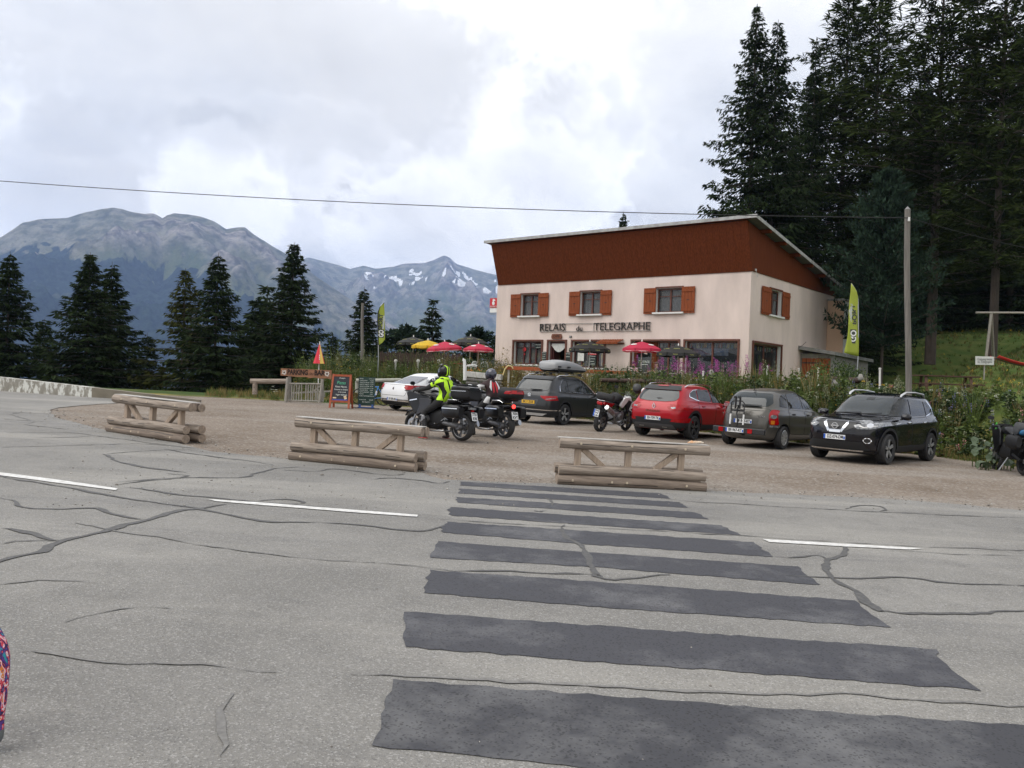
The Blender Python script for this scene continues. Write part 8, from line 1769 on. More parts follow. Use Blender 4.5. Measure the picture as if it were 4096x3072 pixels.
for i, (px, D, a_, lb) in enumerate([(2380, 40.6, .4, 'dark chair behind the orange rail, leftmost of four'), (2415, 41.0, 2.0, 'dark chair behind the orange rail, second of four'), (2448, 40.2, .9, 'dark chair behind the orange rail, third of four'), (2490, 40.8, 3.3, 'dark chair behind the orange rail, rightmost of four'), (2290, 43.6, 1.2, 'dark chair at the table by the cafe door')]): chair(ter(px, D), a_, DKC, lb, 'dark terrace chairs')
for i, (px, D, a_, lb) in enumerate([(1878, 41.5, -2.2, 'white plastic chair nearer the steps'), (1925, 42.0, -2.6, 'white plastic chair nearer the inn')]): chair(ter(px, D)+Vector((0, 0, .10)), a_, PLW, lb, 'white garden chairs')
for px, D, lb in [(1660, 45.0, 'red-topped table under the yellow parasol'), (1845, 43.0, 'red-topped table beside the white chairs'), (1745, 45.0, 'red-topped table under the larger red parasol')]: table(ter(px, D)+Vector((0, 0, .15)), .2, REDC, lb, 'red garden tables')
b = MB(); b.box((0, 0, .8), (.12, .08, .12)); b.box((.25, .05, .78), (.14, .10, .10)); b.cm = 1; b.box((-.3, 0, .80), (.2, .12, .14)); o = b.build('napkin_holder', [mat('red_box', (.5, .03, .04), .5), mat('yellow_box', (.7, .6, .05), .5)], None); o.location = ter(2335, 43.0); tag(o, 'red and yellow napkin boxes on the table by the cafe door', 'napkin box')
# orange timber rail of the front terrace
ORG = mat('orange_beam', (.36, .075, .018), .6, var=.25, vscale=4, stretch=(1, 8, 8))
a, c = at(2020, 1471, 38.6), at(2526, 1493, 38.6); o = empty('terrace_rail', (a.x, a.y, TERR-.3), 0, 'orange-stained timber rail along the front terrace', 'fence'); L0 = Vector(o.location)
for i in range(3): b = MB(); b.bar(a.lerp(c, i/3+.002)-L0, a.lerp(c, (i+1)/3-.002)-L0, .10, .165); b.build('beam', ORG, o, bevel=.008)
for i in range(6): q = a.lerp(c, .03+i*.19)-L0; b = MB(); b.box((q.x, q.y+.1, q.z/2), (.09, .09, q.z)); b.build('post', mat('pale_post', (.45, .42, .37), .8), o)
# picket fence and dark rails of the garden terrace
DKB = mat('dark_brown_wood', (.045, .022, .016), .75, var=.35, vscale=5)
a, c = at(*z7(1150, 640), 43.5), at(*z7(1870, 660), 43.5); o = empty('garden_fence', (a.x, a.y, 1.5), 0, 'dark picket fence along the garden terrace under the parasols', 'fence'); L0 = Vector(o.location)
b = MB(); b.bar(a-L0, c-L0, .07, .14); b.build('rail', DKB, o)
for i in range(46):
  q = a.lerp(c, i/45)-L0; h = .42+.05*math.sin(i*1.9)+.03*rnd.random(); b = MB(); w2 = .05; b.prism([(q.x-w2, q.z-.30), (q.x+w2, q.z-.30), (q.x+w2*.8, q.z+h-.06), (q.x, q.z+h), (q.x-w2*.8, q.z+h-.06)], q.y+.05, q.y+.08); b.build('picket', DKB, o)
for i in range(9): q = a.lerp(c, i/8)-L0; b = MB(); b.tube([(q.x, q.y+.02, q.z-1.0), (q.x, q.y+.02, q.z+.05)], .05, 8); b.build('post', DKB, o)
CAPW = mat('white_cap', (.62, .6, .57), .8)
for i, x in enumerate((1290, 1488, 1672)):
  p = at(*z7(x, 652), 43.0); b = MB(); b.lathe([(0, .10), (.06, .08), (.085, .02), (.08, -.06), (.05, -.1), (.045, -.8)], 12, 'z'); o = b.build('garden_bollard', CAPW, None, sm=50); o.location = p; tag(o, 'white round-capped post on the garden fence, %s of three' % ('left', 'middle', 'right')[i], 'post', 'white capped posts')
# rail, white stakes and boulders on the right-hand bank
a, c = at(3285, 1516, 31), at(3470, 1524, 30); o = empty('bank_rail', (a.x, a.y, 1.5), 0, 'dark log rail at the top of the flowery bank right of the inn', 'fence'); L0 = Vector(o.location); b = MB(); b.tube([a-L0, a.lerp(c, .5)-L0, c-L0], .11, 9); b.build('rail', DKB, o, sm=50)
for t in (.05, .95): q = a.lerp(c, t)-L0; b = MB(); b.tube([(q.x, q.y+.1, q.z-.9), (q.x, q.y+.1, q.z+.08)], .07, 8); b.build('post', DKB, o)
a, c = at(2400, 1520, 35.5), at(2700, 1528, 34); o = empty('bank_rail', (a.x, a.y, 1.5), 0, 'dark log rail under the pink flowers in front of the terrace', 'fence'); L0 = Vector(o.location); b = MB(); b.tube([a-L0, c-L0], .09, 9); b.build('rail', DKB, o, sm=50)
for k, (x, y0, y1, D, lb) in enumerate([(3069, 1464, 1510, 34, 'short white stake before the gable window'), (3195, 1474, 1530, 32.5, 'white stake left of the lean-to door'), (3273, 1472, 1520, 32, 'white stake below the lean-to door'), (3520, 1473, 1575, 28, 'tall white stake left of the utility pole'), (2813, 1485, 1545, 35, 'white stake among the pink flowers')]):
  t_ = at(x, y0, D); q = at(x-1, y1, D); b = MB(); b.tube([Vector((0, 0, -.3)), Vector((0, 0, 0)), t_-q], .035, 8); b.lathe([(0, .02), (.045, .01), (.045, -.04)], 8, 'z', c=t_-q); o = b.build('white_stake', CAPW, None, sm=50); o.location = q; tag(o, lb, 'stake', 'white garden stakes')
for k, (x, y, D, s, lb) in enumerate([(3442, 1512, 30, .16, 'upright pale stone by the right end of the dark rail'), (3232, 1502, 32, .15, 'pale stone below the lean-to door'), (2845, 1493, 35, .17, 'pale stone among the pink flowers'), (3340, 1545, 29.5, .26, 'pale boulder under the dark rail')]):
  b = MB(); b.loft([(-.5*s, 0, 0, .3*s, .4*s, 2.2), (-.2*s, 0, .1*s, .6*s, .8*s, 2.4), (.2*s, 0, .05*s, .6*s, .85*s, 2.4), (.55*s, 0, -.05*s, .3*s, .4*s, 2.2)], 12); o = b.build('garden_stone', mat('pale_stone', (.30, .285, .26), .9, var=.3, vscale=6, bump=.6, bscale=8, dist=.05), None, sm=60); o.location = at(x, y, D); tag(o, lb, 'stone', 'pale garden stones')
# steps: white handrail, flower trough on a stone wall
o = empty('handrail', at(*z7(1897, 800), 38.8), 0, 'white-painted steel handrail beside the terrace steps', 'handrail'); L0 = Vector(o.location); P_ = lambda x, y: at(*z7(x, y), 38.8)-L0
b = MB(); b.tube([P_(1900, 820), P_(1899, 660), P_(1897, 638)], [.075, .075, .06], 10); b.tube([P_(1899, 640), P_(1888, 630), P_(1884, 650)], .03, 8); b.build('post', PLW, o, sm=50); b = MB(); b.tube([P_(1912, 800), P_(1912, 700), P_(1925, 688), P_(1990, 686), P_(2010, 695)], .028, 8); b.build('rail', PLW, o, sm=50)
o = empty('flower_trough', at(*z7(1920, 760), 39.2), 0, 'whitewashed trough of orange marigolds on a rubble wall by the steps', 'planter'); L0 = Vector(o.location); a, c = at(*z7(1915, 768), 39.2)-L0, at(*z7(2230, 800), 38.9)-L0
b = MB(); b.bar(a+Vector((0, .2, .02)), c+Vector((0, .2, .02)), .45, .26); b.build('trough', mat('whitewash', (.55, .54, .51), .85, var=.25, vscale=3), o, bevel=.02)
STN = mat('rubble_stone', (.17, .16, .15), .9, var=.4, vscale=5, bump=.4, bscale=14)
for i in range(13):
  for j in range(2):
    q = a.lerp(c, (i+.5+.25*(j % 2))/13.5)+Vector((0, .05+.04*rnd.random(), -.22-.17*j)); s = rnd.uniform(.85, 1.1); b = MB(); b.loft([(-.125*s, 0, 0, .07, .05, 3), (-.05, 0, .01, .10, .08*s, 3.2), (.06, 0, 0, .10, .075*s, 3.2), (.13*s, 0, -.01, .06, .05, 3)], 10); x = b.build('stone', STN, o, sm=45); x.location = q
r = np.random.default_rng(8); V = []; Fc = []; mi = []; k = 0
for i in range(420):
  q = a.lerp(c, r.random())+Vector((r.normal(0, .02), .2+r.normal(0, .1), .17+abs(r.normal(0, .06)))); n = r.normal(0, 1, 3)+np.array([0, -.6, .8]); n /= np.linalg.norm(n); u = np.cross(n, [0, 0, 1.]); u /= np.linalg.norm(u)+1e-9; v = np.cross(n, u); s = .022 if i % 3 == 0 else .034; P = np.array(q); V += [P+u*s, P+v*s, P-u*s, P-v*s]; Fc.append((k, k+1, k+2, k+3)); mi.append(0 if i % 3 == 0 else 2 if i % 9 else 1); k += 4
npmesh('marigolds', V, Fc, [mat('marigold', (.75, .22, .01), .7), mat('marigold_y', (.8, .55, .03), .7), mat('trough_leaf', (.06, .10, .02), .7)], o, mi=mi)
# picnic table, swing frame, notice and hammock on the slope at right
z5c = z5b; o = empty('picnic_table', at(*z5c(830, 1010), 31), R(-12), 'dark brown wooden picnic table among the flowers right of the utility pole', 'picnic table'); BRW = mat('picnic_wood', (.075, .035, .022), .75, var=.3, vscale=5, stretch=(1, 7, 7))
for i in range(5): MB().box((0, -.32+.16*i, .72), (2.1, .145, .04)).build('top_plank', BRW, o)
for s in (1, -1):
  for j in range(2): MB().box((0, s*(.68+.15*j), .43), (2.1, .13, .04)).build('bench_plank', BRW, o)
for x in (-.75, .75):
  for s in (1, -1): b = MB(); b.bar((x, s*.30, .70), (x, s*.72, -.4), .09, .05); b.build('leg', BRW, o)
  b = MB(); b.bar((x+.06, -.85, .39), (x+.06, .85, .39), .05, .1); b.build('cross_beam', BRW, o)
o = empty('swing_frame', at(*z5c(1118, 735), 46), 0, 'grey pole swing frame on the hillside meadow', 'swing frame'); L0 = Vector(o.location); P_ = lambda x, y, d=46: at(*z5c(x, y), d)-L0
b = MB(); b.tube([P_(1043, 433), P_(1376, 434), P_(1700, 440)], .055, 8); b.build('beam', OLDW, o, sm=50)
for q in ((P_(1150, 436), P_(1112, 760)), (P_(1150, 436, 46.1), P_(1165, 760, 48)), (P_(1650, 436), P_(1690, 760))): b = MB(); b.tube(q, .075, 8); b.build('leg', OLDW, o, sm=50)
o = empty('notice_board', at(*z5c(1105, 795), 44), 0, 'white hand-painted notice on the meadow', 'sign'); L0 = Vector(o.location); P_ = lambda x, y: at(*z5c(x, y), 44)-L0
q = [P_(1041, 734), P_(1169, 738), P_(1168, 795), P_(1042, 793)]; b = MB(); b.add(q+[v+Vector((0, .03, 0)) for v in q], [(0, 1, 2, 3), (7, 6, 5, 4), (0, 4, 5, 1), (1, 5, 6, 2), (2, 6, 7, 3), (3, 7, 4, 0)]); bd = b.build('panel', mat('notice_white', (.62, .62, .6), .8, var=.15, vscale=6), o); b = MB(); b.box(P_(1105, 830)+Vector((0, .05, 0)), (.06, .05, 1.0)); b.build('post', OLDW, o)
for i, s in enumerate(('Camping ferme', 'au Telegraphe')): text('painted_line', s, .18, mat('notice_ink', (.2, .2, .2)), frame(P_(1105, 755+18*i)+Vector((0, -.01, 0)), (1, 0, .03), (0, -1, 0)), bd, fit=.75)
V = []
for i in range(17):
  t = i/16; c_ = at(*z5c(1172, 736), 45).lerp(at(*z5c(1900, 730), 44), t); c_.z -= .62*4*t*(1-t)*.9; 
  for u in (-1, -.5, 0, .5, 1): V.append((c_.x, c_.y+u*.45, c_.z+.12*u*u-.10))
o = npmesh('hammock', V, [(i*5+j, i*5+j+1, i*5+j+6, i*5+j+5) for i in range(16) for j in range(4)], [mat('hammock_red', (.50, .03, .025), .8), mat('hammock_grey', (.16, .16, .16), .8)], None, sm=True, mi=[0 if j in (0,) else 1 if j == 1 else 0 for i in range(16) for j in range(4)]); tag(o, 'red and grey hammock slung at the right picture edge', 'hammock'); so = o.modifiers.new('t', 'SOLIDIFY'); so.thickness = .03

# ============================================================ guests on the terrace
def sitter(p, rz, top, label, hairm, cap=None, skin=SKIN, arm=True):
  n = {'pel': ((0, 0, .50), .13, 1), 'bel': ((0, 0, .63), .125, 0), 'che': ((.02, 0, .83), .135, 0), 'nec': ((.03, 0, 1.0), .048, 2), 'hed': ((.045, 0, 1.09), .072, 2), 'crn': ((.045, 0, 1.17), .074, 2)}
  e = [('pel', 'bel'), ('bel', 'che'), ('che', 'nec'), ('nec', 'hed'), ('hed', 'crn')]
  for s, k in ((1, 'l'), (-1, 'r')):
    n.update({k+'sh': ((.01, s*.165, .93), .062, 0), k+'el': ((.12, s*.22, .73), .045, 2), k+'w': ((.33, s*.12, .80), .030, 2), k+'hp': ((.04, s*.10, .49), .09, 1), k+'kn': ((.44, s*.12, .48), .065, 1), k+'an': ((.42, s*.12, .10), .042, 1), k+'he': ((.40, s*.12, .045), .038, 3), k+'to': ((.56, s*.125, .035), .034, 3)})
    e += [('che', k+'sh'), (k+'sh', k+'el'), (k+'el', k+'w'), ('pel', k+'hp'), (k+'hp', k+'kn'), (k+'kn', k+'an'), (k+'an', k+'he'), (k+'he', k+'to')]
    hand(n, e, (.33, s*.12, .80), (.9, -s*.3, .1), (0, 0, -1), s, k, 2, .6)
  o = skin_mesh(n, e, [top, mat('trouser_navy', (.02, .022, .035), .8), skin, mat('dark_shoe', (.02, .02, .02), .6)]); o.name = 'person'; o.location = p; o.rotation_euler = (0, 0, rz); tag(o, label, 'person')
  if hairm: b = MB(); b.loft([(-.065, 0, 1.15, .05, .07, 2.2), (-.02, 0, 1.185, .082, .085, 2.2), (.05, 0, 1.215, .075, .055, 2.2), (.10, 0, 1.215, .05, .03, 2)], 14); b.build('hair', hairm, o, sm=60)
  for s in (1, -1):
    b = MB(); b.lathe([(0, .012), (.009, .007), (.011, 0), (.007, -.008), (0, -.010)], 8, 'x', c=(.112, s*.028, 1.135)); b.build('eye', INK, o); b = MB(); b.loft([(.03, s*.074, 1.12, .008, .028, 2.2), (.055, s*.076, 1.12, .006, .02, 2.2)], 8); b.build('ear', skin, o)
  b = MB(); b.loft([(.10, 0, 1.125, .012, .028, 2), (.135, 0, 1.10, .015, .013, 2)], 8); b.build('nose', skin, o, sm=60); b = MB(); b.box((.113, 0, 1.062), (.01, .045, .012)); b.build('mouth', mat('lips', (.35, .08, .08), .5), o)
  if cap: b = MB(); b.loft([(-.07, 0, 1.18, .05, .05, 2.2), (-.01, 0, 1.205, .09, .07, 2.2), (.08, 0, 1.20, .085, .055, 2.2), (.125, 0, 1.18, .06, .02, 2.2), (.19, 0, 1.165, .045, .008, 2.4)], 14); b.build('cap', cap, o, sm=60)
sitter(ter(2533, 41.6), R(-105), mat('white_blouse', (.62, .62, .64), .8, c2=(.5, .32, .32), vscale=7), 'dark-haired guest in a white top facing the car park under the red parasol', HAIRD)
sitter(ter(2628, 40.3), R(195), mat('black_tee', (.016, .016, .017), .8), 'guest in black T-shirt with short hair seated at the red parasol', mat('grey_brown_hair', (.09, .065, .045), .7))
sitter(ter(2208, 44.6)+Vector((0, 0, .0)), R(-150), mat('purple_top', (.09, .02, .03), .8), 'guest in a purple and white cap seated before the cafe door', None, mat('purple_cap', (.05, .03, .20), .7, c2=(.65, .65, .65), vscale=6))
# ============================================================ weeds, flowers and grass
WG = mat('weed_green', (.115, .155, .035), .7, c2=(.032, .055, .013), island=1, trans=.2, spec=.25); WY = mat('weed_dry', (.25, .19, .075), .8, c2=(.085, .075, .024), island=1, trans=.2, spec=.2); WD = mat('weed_dark', (.045, .075, .022), .7, c2=(.014, .028, .008), island=1, trans=.15, spec=.25); PALE = mat('seed_head', (.30, .31, .19), .85, c2=(.13, .15, .07), island=1); FWH = mat('umbel_white', (.68, .70, .60), .8); FBL = mat('lupin_blue', (.12, .13, .28), .8, c2=(.22, .2, .34), island=1); FPK = mat('fireweed_pink', (.48, .10, .37), .8, c2=(.22, .04, .17), island=1); FYL = mat('yellow_bloom', (.65, .42, .02), .8); FPKP = mat('lupin_pink', (.5, .2, .22), .8)
def leaves(r, base, h, n, lw, style='weed'):
  t = r.random(n)**.8; a = r.uniform(0, 6.283, n); lean = r.normal(0, .12, 2)
  P = base[None]+np.stack([lean[0]*h*t+r.normal(0, .10*h**.5, n), lean[1]*h*t+r.normal(0, .10*h**.5, n), h*t], 1)
  D = np.stack([np.cos(a), np.sin(a), r.uniform(-.35, .7, n)], 1); D = unit(D); S = unit(np.cross(D, r.normal(0, 1, (n, 3)))+np.array([0, 0, .0])); lg = lw*r.uniform(.6, 1.4, n)
  return diamonds(P, D, lg, lg*r.uniform(.18, .34, n), S)
def blades(r, base, h, n, w_=.012):
  a = r.uniform(0, 6.283, n); k = r.uniform(.1, .5, n); P = base[None]+np.stack([r.normal(0, .06, n), r.normal(0, .06, n), np.zeros(n)], 1); D = unit(np.stack([np.cos(a)*k, np.sin(a)*k, np.ones(n)], 1)); S = unit(np.cross(D, np.stack([r.normal(0, 1, n), r.normal(0, 1, n), np.zeros(n)], 1)))
  return diamonds(P, D, h*r.uniform(.6, 1.2, n), np.full(n, w_), S)
def spike(r, base, h, n, sz, start=.55):
  t = start+(1-start)*r.random(n); a = r.uniform(0, 6.283, n); rad = sz*1.3*(1.12-t)/(1.12-start)*.8
  P = base[None]+np.stack([np.cos(a)*rad, np.sin(a)*rad, h*t], 1); D = unit(np.stack([np.cos(a), np.sin(a), r.uniform(-.2, .6, n)], 1)); S = unit(np.cross(D, r.normal(0, 1, (n, 3)))); return diamonds(P, D, np.full(n, sz)*r.uniform(.7, 1.3, n), np.full(n, sz*.45), S)
class Bag:
  def __init__(s): s.V = []; s.F = []; s.m = []; s.n = 0
  def add(s, vf, m): v, f = vf; s.V.append(v); s.F.append(f+s.n); s.n += len(v); s.m += [m]*len(f)
  def build(s, name, mats, parent=None): return npmesh(name, np.concatenate(s.V), np.concatenate(s.F), mats, parent, mi=s.m)
def bank_weeds():
  r = np.random.default_rng(21); B = Bag()
  def dens_ok(x, y, d):
    if x > 11.5: return d < 13
    if x > -1.8: return d < 4.4
    if x > -11: return d < 5.2
    return False
  n = 0
  while n < 4700:
    i = r.integers(0, len(BANK)-1)
    k = 2+int(r.random()*6.9); (ax, ay), (bx, by) = BANK[min(k, 8)], BANK[min(k+1, 9)]; t = r.random(); d = abs(r.normal(1.6, 1.7))-.15
    L_ = math.hypot(bx-ax, by-ay)
    if r.random() > L_/11: continue
    nx_, ny_ = -(by-ay)/L_, (bx-ax)/L_
    if nx_*0+ny_*1 < 0 or (nx_ < 0 and ny_ < .2): nx_, ny_ = -nx_, -ny_
    if k <= 3: d = abs(r.normal(2.2, 3.6))-.1
    x, y = ax+(bx-ax)*t+nx_*d, ay+(by-ay)*t+ny_*d; dd = bank_d(x, y)
    if dd < -.2 or not dens_ok(x, y, dd): continue
    n += 1; z = T(x, y)-.03; h = (.26+(.36 if x > 2 else .50)*smooth(0, 1.2, dd))*r.lognormal(0, .28)
    if x > 11.5: h *= .85 if dd < 2.4 else .45
    if x < -2: h *= 1.15
    pz = mn.noise(Vector((x*.35, y*.35, 0))); px = 2048+F*x/y; dry = (1960 < px < 2370) or (dd < .45 and r.random() < .5)
    base = np.array([x, y, z]); q = r.random()
    if dry and q < .7: B.add(leaves(r, base, h*1.05, 34, .10), 1); B.add(blades(r, base, h*1.1, 12), 1)
    elif q < .46: B.add(leaves(r, base, h, 46 if y < 34 else 34, .125), 0 if pz > -.15 else 2)
    elif q < .58: B.add(leaves(r, base, h*.9, 40, .15), 2)
    elif q < .76: B.add(blades(r, base, h*1.3, 26), 0 if q < .68 else 1)
    else:
      B.add(leaves(r, base, h*.8, 26, .10), 0); b2 = base+np.array([r.normal(0, .05), r.normal(0, .05), 0]); B.add(blades(r, b2, h*1.3, 2, .008), 0); B.add(spike(r, b2, h*1.45, 30, .035, .5), 3)
    if r.random() < .05: p = base+np.array([0, -.05, h*1.02]); B.add(spike(r, p-np.array([0, 0, .02]), .06, 14, .03, .2), 4 if r.random() < .6 else 5)
    if x > 11 and r.random() < .12: B.add(spike(r, base, h*1.3, 34, .035, .5), 6 if r.random() < .7 else 7)
  # turf beside the gate and the log rail
  for _ in range(1500):
    px, py = r.uniform(830, 1600), r.uniform(1560, 1620); p = gp(px, py); s = smooth(34.0, 35.0, p.y-.12*(p.x+9))
    if r.random() < s and bank_d(p.x, p.y) < .3: B.add(blades(r, np.array([p.x, p.y, T(p.x, p.y)]), r.uniform(.05, .16) if py > 1596 else r.uniform(.12, .35), 9, .012), 1 if r.random() < .65 else 0)
  # foot of the bank, thin dry grass creeping out
  for _ in range(700):
    k = 2+int(r.random()*6); (ax, ay), (bx, by) = BANK[k], BANK[k+1]; t = r.random(); x, y = ax+(bx-ax)*t+r.normal(0, .22), ay+(by-ay)*t+r.normal(0, .22); B.add(blades(r, np.array([x, y, T(x, y)-.01]), r.uniform(.06, .22), 10, .010), 1 if r.random() < .7 else 0)
  # hillside meadow, low tufts
  for _ in range(1500):
    D = r.uniform(38, 78); px = r.uniform(3560, 4160); v = at(px, 1500, D); B.add(blades(r, np.array([v.x, v.y, T(v.x, v.y)]), r.uniform(.12, .35), 8, .02), 0 if r.random() < .7 else 1)
    if r.random() < .05: B.add(spike(r, np.array([v.x, v.y, T(v.x, v.y)]), .35, 12, .04, .6), 5)
  o = B.build('bank_vegetation', [WG, WY, WD, PALE, FWH, FYL, FBL, FPKP]); kind(o, 'stuff'); o['label'] = 'dense weeds and wild flowers covering the bank'; o['category'] = 'vegetation'
bank_weeds()
def plant_kind(seed, build):
  r = np.random.default_rng(seed); B = Bag(); mats = build(r, B); o = B.build('x', mats); me = o.data; bpy.data.objects.remove(o); return me
def fw(r, B):
  for k in range(3):
    b = np.array([r.normal(0, .07), r.normal(0, .07), 0]); h = r.uniform(.85, 1.1); B.add(blades(r, b, h, 1, .012), 0)
    n = 46; t = r.uniform(.15, .62, n); a = r.uniform(0, 6.28, n); P = b+np.stack([0*t, 0*t, h*t], 1); D = unit(np.stack([np.cos(a), np.sin(a), r.uniform(.0, .5, n)], 1)); S = unit(np.cross(D, [0, 0, 1.])); B.add(diamonds(P, D, np.full(n, .15)*(1-.4*t), np.full(n, .018), S), 0); B.add(spike(r, b, h*1.18, 62, .036, .60), 1)
  return [WD, FPK]
def umb(r, B):
  for k in range(3):
    b = np.array([r.normal(0, .09), r.normal(0, .09), 0]); h = r.uniform(.6, .95); B.add(blades(r, b, h, 1, .012), 0); n = 40; a = r.uniform(0, 6.28, n); q = np.sqrt(r.random(n))*.085; P = b+np.stack([np.cos(a)*q, np.sin(a)*q, h+.02*r.random(n)], 1); D = unit(np.stack([np.cos(a), np.sin(a), 0*a+.25], 1)); S = unit(np.cross(D, [0, 0, 1.])); B.add(diamonds(P, D, np.full(n, .04), np.full(n, .02), S), 1); B.add(leaves(r, b, h*.6, 16, .12), 0)
  return [WG, FWH]
def lup(r, B):
  for k in range(4):
    b = np.array([r.normal(0, .10), r.normal(0, .10), 0]); h = r.uniform(.6, .85); B.add(leaves(r, b, h*.6, 18, .11), 0); B.add(spike(r, b, h*1.15, 60, .04, .5), 1)
  return [WG, PALE]
KF = [plant_kind(s, fw) for s in (1, 2, 3)]; KU = [plant_kind(s, umb) for s in (4, 5)]; KL = [plant_kind(s, lup) for s in (6, 7)]
def plant(name, me, px, py, D, label, cat, group, s=None):
  a = at(px, py, D); g = T(a.x, a.y)-.05; o = bpy.data.objects.new(name, me); col.objects.link(o); hh = max(v.co.z for v in me.vertices) if me.name not in _h else _h[me.name]; _h[me.name] = hh
  k = max(.5, min(1.7, (a.z-g)/hh)) if s is None else s; o.location = (a.x, a.y, g); o.scale = (k, k, k); o.rotation_euler = (0, 0, rnd.uniform(0, 6)); tag(o, label, cat, group)
_h = {}
GFW = 'pink fireweed in front of the inn'
fwp = [(2632, 1438, 38.2), (2652, 1428, 38.0), (2668, 1452, 37.4), (2690, 1424, 37.8), (2708, 1440, 37.2), (2725, 1420, 37.5), (2740, 1450, 36.6), (2762, 1440, 37.0), (2780, 1470, 36.2), (2802, 1432, 36.8), (2818, 1450, 36.4), (2842, 1440, 36.5), (2858, 1430, 36.7), (2876, 1442, 36.0), (2892, 1436, 36.2), (2910, 1446, 35.8), (2930, 1452, 35.6), (2955, 1440, 35.5), (2980, 1418, 35.0), (3010, 1500, 33.5), (2930, 1496, 34.0), (2880, 1495, 34.2), (3050, 1450, 34.6), (3090, 1458, 34.2), (2596, 1460, 38.6), (2640, 1490, 36.6), (2690, 1486, 36.4), (2545, 1418, 40.0)]
for i, (x, y, D) in enumerate(fwp): plant('fireweed_plant', KF[i % 3], x, y, D, 'pink-spiked fireweed in the stand before the terrace windows', 'plant', GFW)
for i, (x, y, D) in enumerate([(1605, 1418, 41.0)]): plant('fireweed_plant', KF[i], x, y, D, 'fireweed clump alone by the dark garden fence at left', 'plant', None, .8)
for i, (x, y, D) in enumerate([(3952, 1602, 25.5), (3965, 1655, 24.5), (3990, 1648, 25), (3830, 1600, 26), (4060, 1720, 23), (3808, 1655, 24.6)]): plant('umbellifer_plant', KU[i % 2], x, y, D, 'white-topped umbellifer on the bank by the black SUV, %s' % ('above its roof line', 'middle of the clump', 'right of the clump', 'below the picnic table', 'nearest the green motorcycle', 'leftmost')[i], 'plant', 'umbellifers on the right-hand bank')
for i, (x, y, D) in enumerate([(1094, 1545, Dg+1.2), (1108, 1552, Dg+1.0), (1190, 1552, Dg+1.5)]): plant('umbellifer_plant', KU[i % 2], x, y, D, 'white-topped umbellifer in the turf by the gate, %s of three' % ('left', 'middle', 'right')[i], 'plant', 'umbellifers by the gate')
for i, (x, y, D) in enumerate([(2870, 1500, 33), (2905, 1505, 32.6), (2950, 1510, 32), (3000, 1512, 31.5), (3060, 1505, 31.5), (3120, 1500, 31.5), (3180, 1505, 31), (3240, 1515, 30), (3300, 1535, 29), (3360, 1510, 29.5), (3400, 1540, 28.5), (3460, 1500, 29), (3560, 1530, 27), (3590, 1500, 28), (2770, 1505, 34.5), (3680, 1600, 26)]): plant('lupin_plant', KL[i % 2], x, y, D, 'pale seeding lupin among the weeds below the inn\'s gable', 'plant', 'seeding lupins on the bank')
# bush of blue-grey flowers at the inn's left corner, big butterbur leaves at right, garden hose
def bush(px, py, D, rx, h, m, mf, label, n=900, seed=3):
  a = at(px, py, D); g = T(a.x, a.y); r = np.random.default_rng(seed); B = Bag(); u = unit(r.normal(0, 1, (n, 3))); u[:, 2] = abs(u[:, 2]); q = r.random((n, 1))**.4; P = u*q*np.array([rx, rx*.7, h]); D_ = unit(u+r.normal(0, .5, (n, 3))); S = unit(np.cross(D_, r.normal(0, 1, (n, 3)))); B.add(diamonds(P, D_, r.uniform(.08, .16, n), r.uniform(.02, .035, n), S), 0)
  k = n//2; u = unit(r.normal(0, 1, (k, 3))); u[:, 2] = abs(u[:, 2]); P = u*np.array([rx, rx*.7, h])*r.uniform(.85, 1.08, (k, 1)); D_ = unit(u+r.normal(0, .4, (k, 3))); S = unit(np.cross(D_, r.normal(0, 1, (k, 3)))); B.add(diamonds(P, D_, r.uniform(.05, .1, k), r.uniform(.015, .03, k), S), 1)
  o = empty('flowering_bush', (a.x, a.y, g), 0, label, 'bush'); B.build('foliage', [m, mf], o); b = MB()
  for i in range(5): b.tube([(0, 0, -.1), (.3*rx*math.cos(i*1.3), .2*rx*math.sin(i*1.3), h*.6)], [.02, .008], 5)
  b.build('stems', BARK, o)
GRB = mat('lavender_grey', (.20, .20, .30), .8, c2=(.10, .11, .14), island=1)
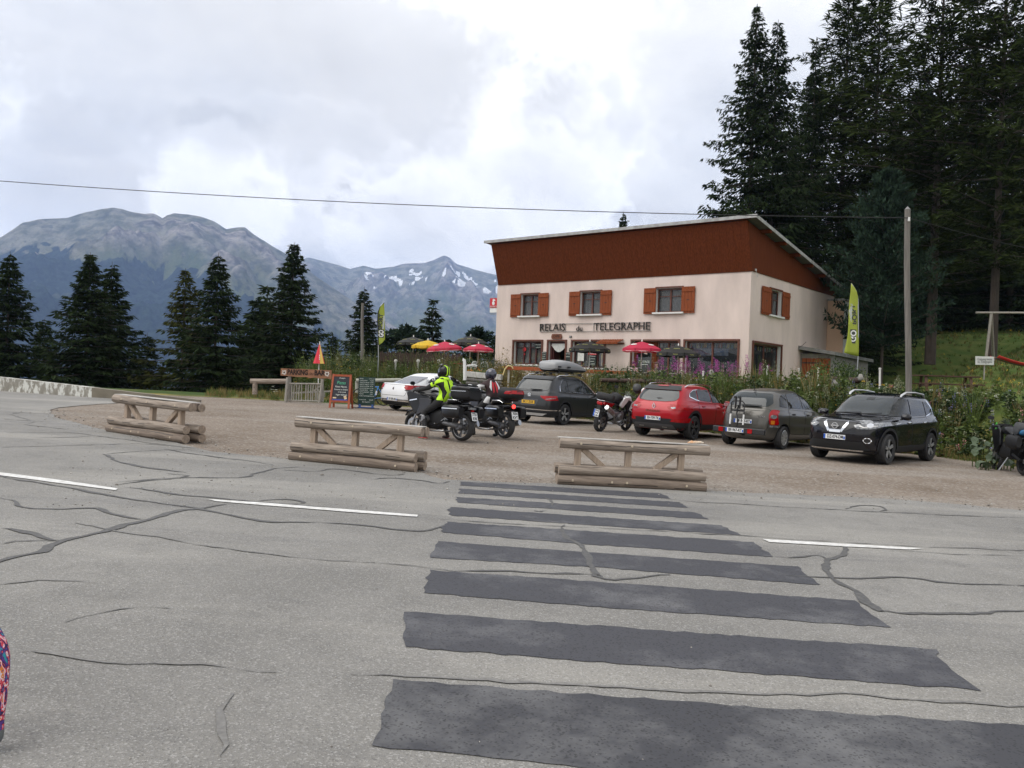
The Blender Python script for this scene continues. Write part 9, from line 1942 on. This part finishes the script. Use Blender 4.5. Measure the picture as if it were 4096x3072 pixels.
bush(1958, 1500, 44.5, 1.3, 1.15, WD, GRB, 'blue-grey flowering bush at the inn\'s left corner', 1500, 4); bush(1905, 1500, 44.8, 1.0, .95, WD, GRB, 'blue-grey flowering bush nearer the white chairs', 1000, 5); bush(2035, 1490, 45.2, .8, 1.0, mat('grey_leaf', (.14, .15, .13), .8, c2=(.05, .06, .05), island=1), GRB, 'grey-leaved bush under the curtained window', 800, 6)
bush(3330, 1500, 36, 1.2, 1.5, WD, WD, 'dark tall weeds heaped before the lean-to door', 1000, 7); bush(3400, 1480, 37, 1.0, 1.3, WD, WG, 'weeds around the foot of the large banner', 800, 9)
b_ = np.random.default_rng(2)
for i in range(30):
  px, py = b_.uniform(3890, 4060), b_.uniform(1760, 1872); D = 21.6-(py-1740)*.012; p = at(px, py, D); g = T(p.x, p.y); b = MB(); s = b_.uniform(.08, .15); n = 12; vs = [(0, 0, .0)]
  for k in range(n): q = 6.283*k/n; rr = s*(1-.45*(abs(((q+math.pi) % 6.283)-math.pi) < .3))*(1+.08*math.sin(k*3)); vs.append((rr*math.cos(q), rr*math.sin(q), .05*math.cos(q*2)+.03))
  b.add(vs, [(0, k+1, (k+1) % n+1) for k in range(n)])
  if i == 0: bb = empty('butterbur_plant', (12.9, 21.8, T(12.9, 21.8)), 0, 'large-leaved butterbur at the foot of the bank beside the green motorcycle', 'plant'); BBM = mat('butterbur_leaf', (.075, .11, .055), .6, c2=(.035, .055, .025), island=1)
  o = b.build('leaf', BBM, bb); o.location = Vector((p.x, p.y, max(p.z, g+.08)))-bb.location; o.rotation_euler = (b_.uniform(.2, .9), b_.uniform(-.4, .4), b_.uniform(-2.2, -.9)); b = MB(); b.tube([Vector((p.x, p.y, g))-bb.location, o.location], .012, 5); b.build('stalk', WG, bb)
b = MB(); P_ = [at(*z, 38.5) for z in ((2012, 1500), (2020, 1476), (2032, 1463), (2046, 1465), (2052, 1475))]; b.tube([p-P_[0] for p in P_], .03, 8); o = b.build('garden_hose', mat('hose_yellow', (.55, .45, .2), .6), None, sm=60); o.location = P_[0]; tag(o, 'yellowish hose looped over the left end of the orange rail', 'hose')
